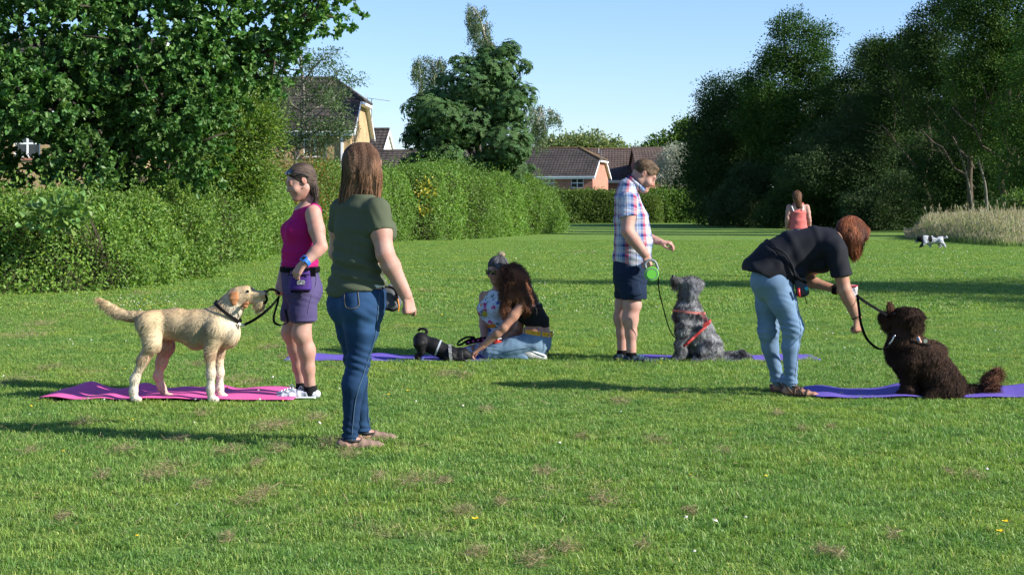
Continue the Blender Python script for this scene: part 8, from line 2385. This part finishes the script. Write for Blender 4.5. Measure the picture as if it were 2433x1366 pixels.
# ---------------------------------------------------------------- mats
def yoga_mat(name, label, x0, x1, y0, y1, m, bumps, seed, base=.020, thick=.006):
    """x in metres at the given depth range; bumps: (x, height, width, tilt)"""
    nx, ny = 160, 14
    xs = np.linspace(x0, x1, nx); ys = np.linspace(y0, y1, ny)
    X, Y = np.meshgrid(xs, ys, indexing='ij')
    Z = np.full_like(X, base)
    for (bx, bh, bw, tl) in bumps:
        Z += bh * np.exp(-(((X - bx - tl * (Y - y0)) / bw) ** 2)) * (.35 + .65 * (Y - y0) / (y1 - y0))
    q = np.stack([X, Y, Z * 0], -1)
    Z += .006 * noise3(q, 9, seed)
    e = np.minimum(1, np.minimum(X - x0, x1 - X) / .04)
    r = .04; cx = np.clip((X - (x1 - r)) / r, 0, 1) + np.clip(((x0 + r) - X) / r, 0, 1)
    Yc = y0 + (Y - y0); 
    shrink = 1 - .06 * cx ** 2
    Y = (y0 + y1) / 2 + (Y - (y0 + y1) / 2) * shrink
    T = np.stack([X, Y, Z], -1).reshape(-1, 3); Bm = T - V3(0, 0, thick)
    n = nx * ny; V = np.concatenate([T, Bm])
    Q = []
    for i in range(nx - 1):
        for j in range(ny - 1):
            a = i * ny + j; Q.append([a, a + ny, a + ny + 1, a + 1]); Q.append([n + a, n + a + 1, n + a + ny + 1, n + a + ny])
    for i in range(nx - 1):
        for j in (0, ny - 1):
            a = i * ny + j; q = [a, n + a, n + a + ny, a + ny]; Q.append(q if j == 0 else q[::-1])
    for j in range(ny - 1):
        for i in (0, nx - 1):
            a = i * ny + j; q = [a, a + 1, n + a + 1, n + a]; Q.append(q if i == 0 else q[::-1])
    o = obj(name, V, np.array(Q), m, loc=((x0 + x1) / 2, (y0 + y1) / 2, 0))
    tag(o, label, 'mat'); MATBOX.append((x0, x1, y0, y1))
    return o
PM_ = mat('pink_foam', (.62, .10, .29), .75, .2, bump=.3, bscale=160, var=.05, scale=3)
UM_ = mat('purple_foam', (.120, .080, .36), .75, .2, bump=.3, bscale=160, var=.06, scale=3)
kx = lambda px, Y: (px - CX) * Y / F
yoga_mat('yoga_mat', 'rumpled bright pink exercise mat under the blond dog', kx(113, 10.5), kx(705, 10.5), 10.30, 10.92, PM_, [(kx(165, 10.7), .055, .11, .15), (kx(275, 10.7), .040, .09, .25), (kx(385, 10.7), .018, .12, .2), (kx(445, 10.7), .030, .10, .3), (kx(560, 10.7), .018, .2, .3)], 1)
yoga_mat('yoga_mat', 'purple exercise mat under the small black dog', kx(684, 13.3), kx(1168, 13.3), 13.02, 13.50, UM_, [(kx(710, 13.2), .012, .12, .2), (kx(860, 13.2), .014, .15, .2), (kx(1000, 13.2), .006, .1, .2)], 2, base=.014)
yoga_mat('yoga_mat', 'flat purple exercise mat under the sitting grey dog', kx(1500, 13.2), kx(1942, 13.2), 13.02, 13.48, UM_, [(kx(1850, 13.2), .008, .2, .2)], 3, base=.014)
yoga_mat('yoga_mat', 'rippled purple exercise mat under the brown dog at the right edge', kx(1924, 10.7), kx(2530, 10.7), 10.44, 11.0, UM_, [(kx(1950, 10.7), .018, .12, .1), (kx(2130, 10.7), .034, .12, .2), (kx(2330, 10.7), .022, .12, .2), (kx(2440, 10.7), .03, .15, .2)], 4)
# ---------------------------------------------------------------- clippings and flowers in the lawn
def clippings():
    rs = np.random.RandomState(14)
    spots = [(245, 1140, 14), (480, 990, 22), (470, 870, 26), (560, 905, 30), (640, 1020, 44), (665, 1075, 30), (545, 1080, 32), (400, 1125, 60), (370, 1140, 30), (625, 1175, 22), (600, 1195, 38), (660, 1020, 30),
             (1190, 620, 40), (1010, 695, 30), (60, 800, 60), (95, 775, 35), (110, 880, 30), (30, 910, 40), (750, 1000, 30), (830, 1085, 24), (905, 1050, 26), (700, 850, 40), (640, 830, 30), (600, 915, 36), (330, 700, 40), (250, 640, 20),
             (1905, 1026, 13), (1975, 1022, 8), (1845, 987, 12), (1725, 1083, 10), (2255, 1133, 9), (2315, 1141, 24), (1345, 1310, 30), (1265, 1340, 34), (1135, 1325, 26), (1990, 1330, 15), (1950, 1320, 9), (1640, 1225, 12),
             (1290, 1130, 22), (1440, 1195, 36), (1100, 1225, 30), (1055, 1150, 22), (1385, 1045, 14), (1530, 1310, 16), (1060, 895, 40), (1100, 900, 24), (540, 1290, 10), (1560, 1055, 30), (780, 1060, 30), (430, 1050, 24), (1190, 1205, 14), (2120, 1285, 10),
             (1700, 590, 30), (1380, 600, 40), (1500, 660, 12), (200, 1010, 30), (300, 1075, 26), (70, 1080, 24), (905, 1140, 22), (980, 1150, 40), (1160, 980, 16), (1470, 960, 22), (480, 1160, 24), (610, 1110, 18), (150, 1240, 16)]
    P0, D0, T0 = [], [], []
    for px, py, r in spots:
        c = G(px, py); k = c[1] / F
        r *= .8; n = int(40 + r * 6 * (1 if py > 760 else .4)); rr = r * k
        q = np.stack([c[0] + rs.normal(size=n) * rr * .65, c[1] + rs.normal(size=n) * rr * 1.5, rs.uniform(.010, .040, n)], -1)
        P0.append(q); a = rs.uniform(0, 6.28, n); D0.append(np.stack([np.cos(a), np.sin(a), rs.normal(size=n) * .45], -1) * rs.uniform(.012, .045, n)[:, None] * (1 + c[1] / 40)); T0.append(np.full(n, c[1]))
    # loose dead blades everywhere in the near lawn, thicker on the left
    n = 20000; y = rs.uniform(4.8, 22, n); x = rs.uniform(-1, 1, n) * (CX + 40) / F * y; k = noise3(np.stack([x, y, 0 * x], -1), 2.2, 6) + .35 * (x < .5) - .15
    s = rs.rand(n) < np.clip(k * 1.1 + .1, .05, .9); x, y = x[s], y[s]; n = len(x)
    P0.append(np.stack([x, y, rs.uniform(.015, .045, n)], -1)); a = rs.uniform(0, 6.28, n); D0.append(np.stack([np.cos(a), np.sin(a), rs.normal(size=n) * .3], -1) * rs.uniform(.02, .06, n)[:, None]); T0.append(y)
    p, d, T = np.concatenate(P0), np.concatenate(D0), np.concatenate(T0)
    n = len(p); t = np.linspace(0, 1, 3); bend = rs.normal(size=(n, 3)) * .012
    path = p[:, None] + d[:, None] * t[None, :, None] + bend[:, None] * (t * (1 - t) * 4)[None, :, None]; path[:, :, 2] = np.clip(path[:, :, 2], .008, .07)
    wd = unit(np.cross(d, rs.normal(size=(n, 3))))
    col = np.array([.28, .22, .125]) * rs.uniform(.55, 1.35, n)[:, None]; col[:, 0] *= rs.uniform(.9, 1.12, n)
    V, Q, C = ribbons(path, .0019 * np.maximum(1, T / 9), wd, col)
    o = obj('dry_grass_clippings', V, Q, leafmat('straw', (1, 1, 1), spec=.2, trans=.2), loc=(0, 9, 0), col=C, smooth=False)
    tag(o, 'dry brown mowing clippings lying in small tufts over the lawn', kind='stuff')
    # daisies and clover heads
    sp = [(30, 918), (8, 912), (90, 925), (150, 1095), (325, 1302), (540, 942), (648, 915), (1630, 1255), (1700, 1262), (1650, 1345), (1772, 1254), (1640, 1150), (1820, 1160), (1330, 1075), (1100, 985), (760, 1030), (1475, 1000), (2345, 1135), (420, 1230), (980, 745), (1060, 690), (1110, 715), (1130, 720), (1155, 795), (1050, 757), (1058, 762), (1070, 770)]
    V_, Q_, C_ = [], [], []; 
    m = 240
    X = []
    for px, py in sp: X.append((*G(px, py)[:2], .055, .010))
    for _ in range(900):
        y = rs.uniform(9, 46); x = rs.uniform(-1, 1) * (CX) / F * y
        if noise3(np.array([[x, y, 0]]), 1.1, 21)[0] > -.05: X.append((x, y, .05, .009 * max(1, y / 22)))
    for x, y in [G(rs.uniform(280, 420), rs.uniform(705, 745))[:2] for _ in range(60)] + [G(rs.uniform(1230, 1320), rs.uniform(640, 760))[:2] for _ in range(30)]: X.append((x, y, .05, .010))
    b = MB()
    for i, (x, y, z, r) in enumerate(X):
        c = V3(x, y, z + rs.uniform(-.01, .01)); tl = rs.normal(size=2) * .35
        nn_ = nrm((tl[0], -.35 + tl[1], 1)); u = nrm(np.cross(nn_, (0, 1, .2))); v = np.cross(nn_, u); a = np.linspace(0, 2 * np.pi, 9)[:-1]
        r *= rs.uniform(.7, 1.2)
        yel = rs.rand() < .2
        colr = (.62, .62, .58) if not yel else (.62, .42, .02)
        b.add(np.array([c + nn_ * .004 * (r / .01)] + [c + r * (math.cos(q) * u + math.sin(q) * v) * (1 if k % 2 else .8) for k, q in enumerate(a)]), None, [[0, k + 1, (k + 1) % 8 + 1] for k in range(8)], col=colr)
        if not yel: b.add(np.array([c + nn_ * .006 + .35 * r * (math.cos(q) * u + math.sin(q) * v) for q in a[::2]]), [[0, 1, 2, 3]], None, col=(.55, .38, .02))
        b.add(np.array([c, c + u * .0012, V3(x, y, 0) + u * .0012, V3(x, y, 0)]), [[0, 1, 2, 3]], None, col=(.10, .18, .04))
    o = b.build('daisies', leafmat('petal', (1, 1, 1), spec=.1, trans=.2), loc=(0, 15, 0), usecol=True)
    tag(o, 'small white daisies and yellow buttercups dotted through the lawn', kind='stuff')
    # single buttercups that stand out
    for i, (px, py, lab) in enumerate([(1130, 1266, 'bright buttercup low in the middle of the foreground lawn'), (970, 948, 'buttercup right of the legs of the woman in olive'), (2391, 1273, 'upper buttercup in the lower right corner'), (2378, 1297, 'lower buttercup in the lower right corner'), (1096, 887, 'buttercup in front of the small black dog')]):
        g = G(px, py); c = g + V3(0, 0, .055); t = thing('buttercup', lab, 'flower', g)
        ym = mat('buttercup_petal', (.72, .50, .01), .4, .4)
        for k in range(5):
            a = k * 2 * np.pi / 5; d_ = V3(math.cos(a), math.sin(a) , .45); s_ = V3(-math.sin(a), math.cos(a), 0); pb = MB()
            pb.add(np.array([c, c + d_ * .008 + s_ * .007, c + d_ * .017 + s_ * .004, c + d_ * .017 - s_ * .004, c + d_ * .008 - s_ * .007]), [[0, 1, 2, 3]], [[0, 3, 4]]); pb.build('petal', ym, t)
        pb = MB(); pb.tube([g, c], .0014, 4); pb.build('stem', mat('buttercup_stem', (.08, .16, .03), .8, .1), t)
clippings()
lay_grass()
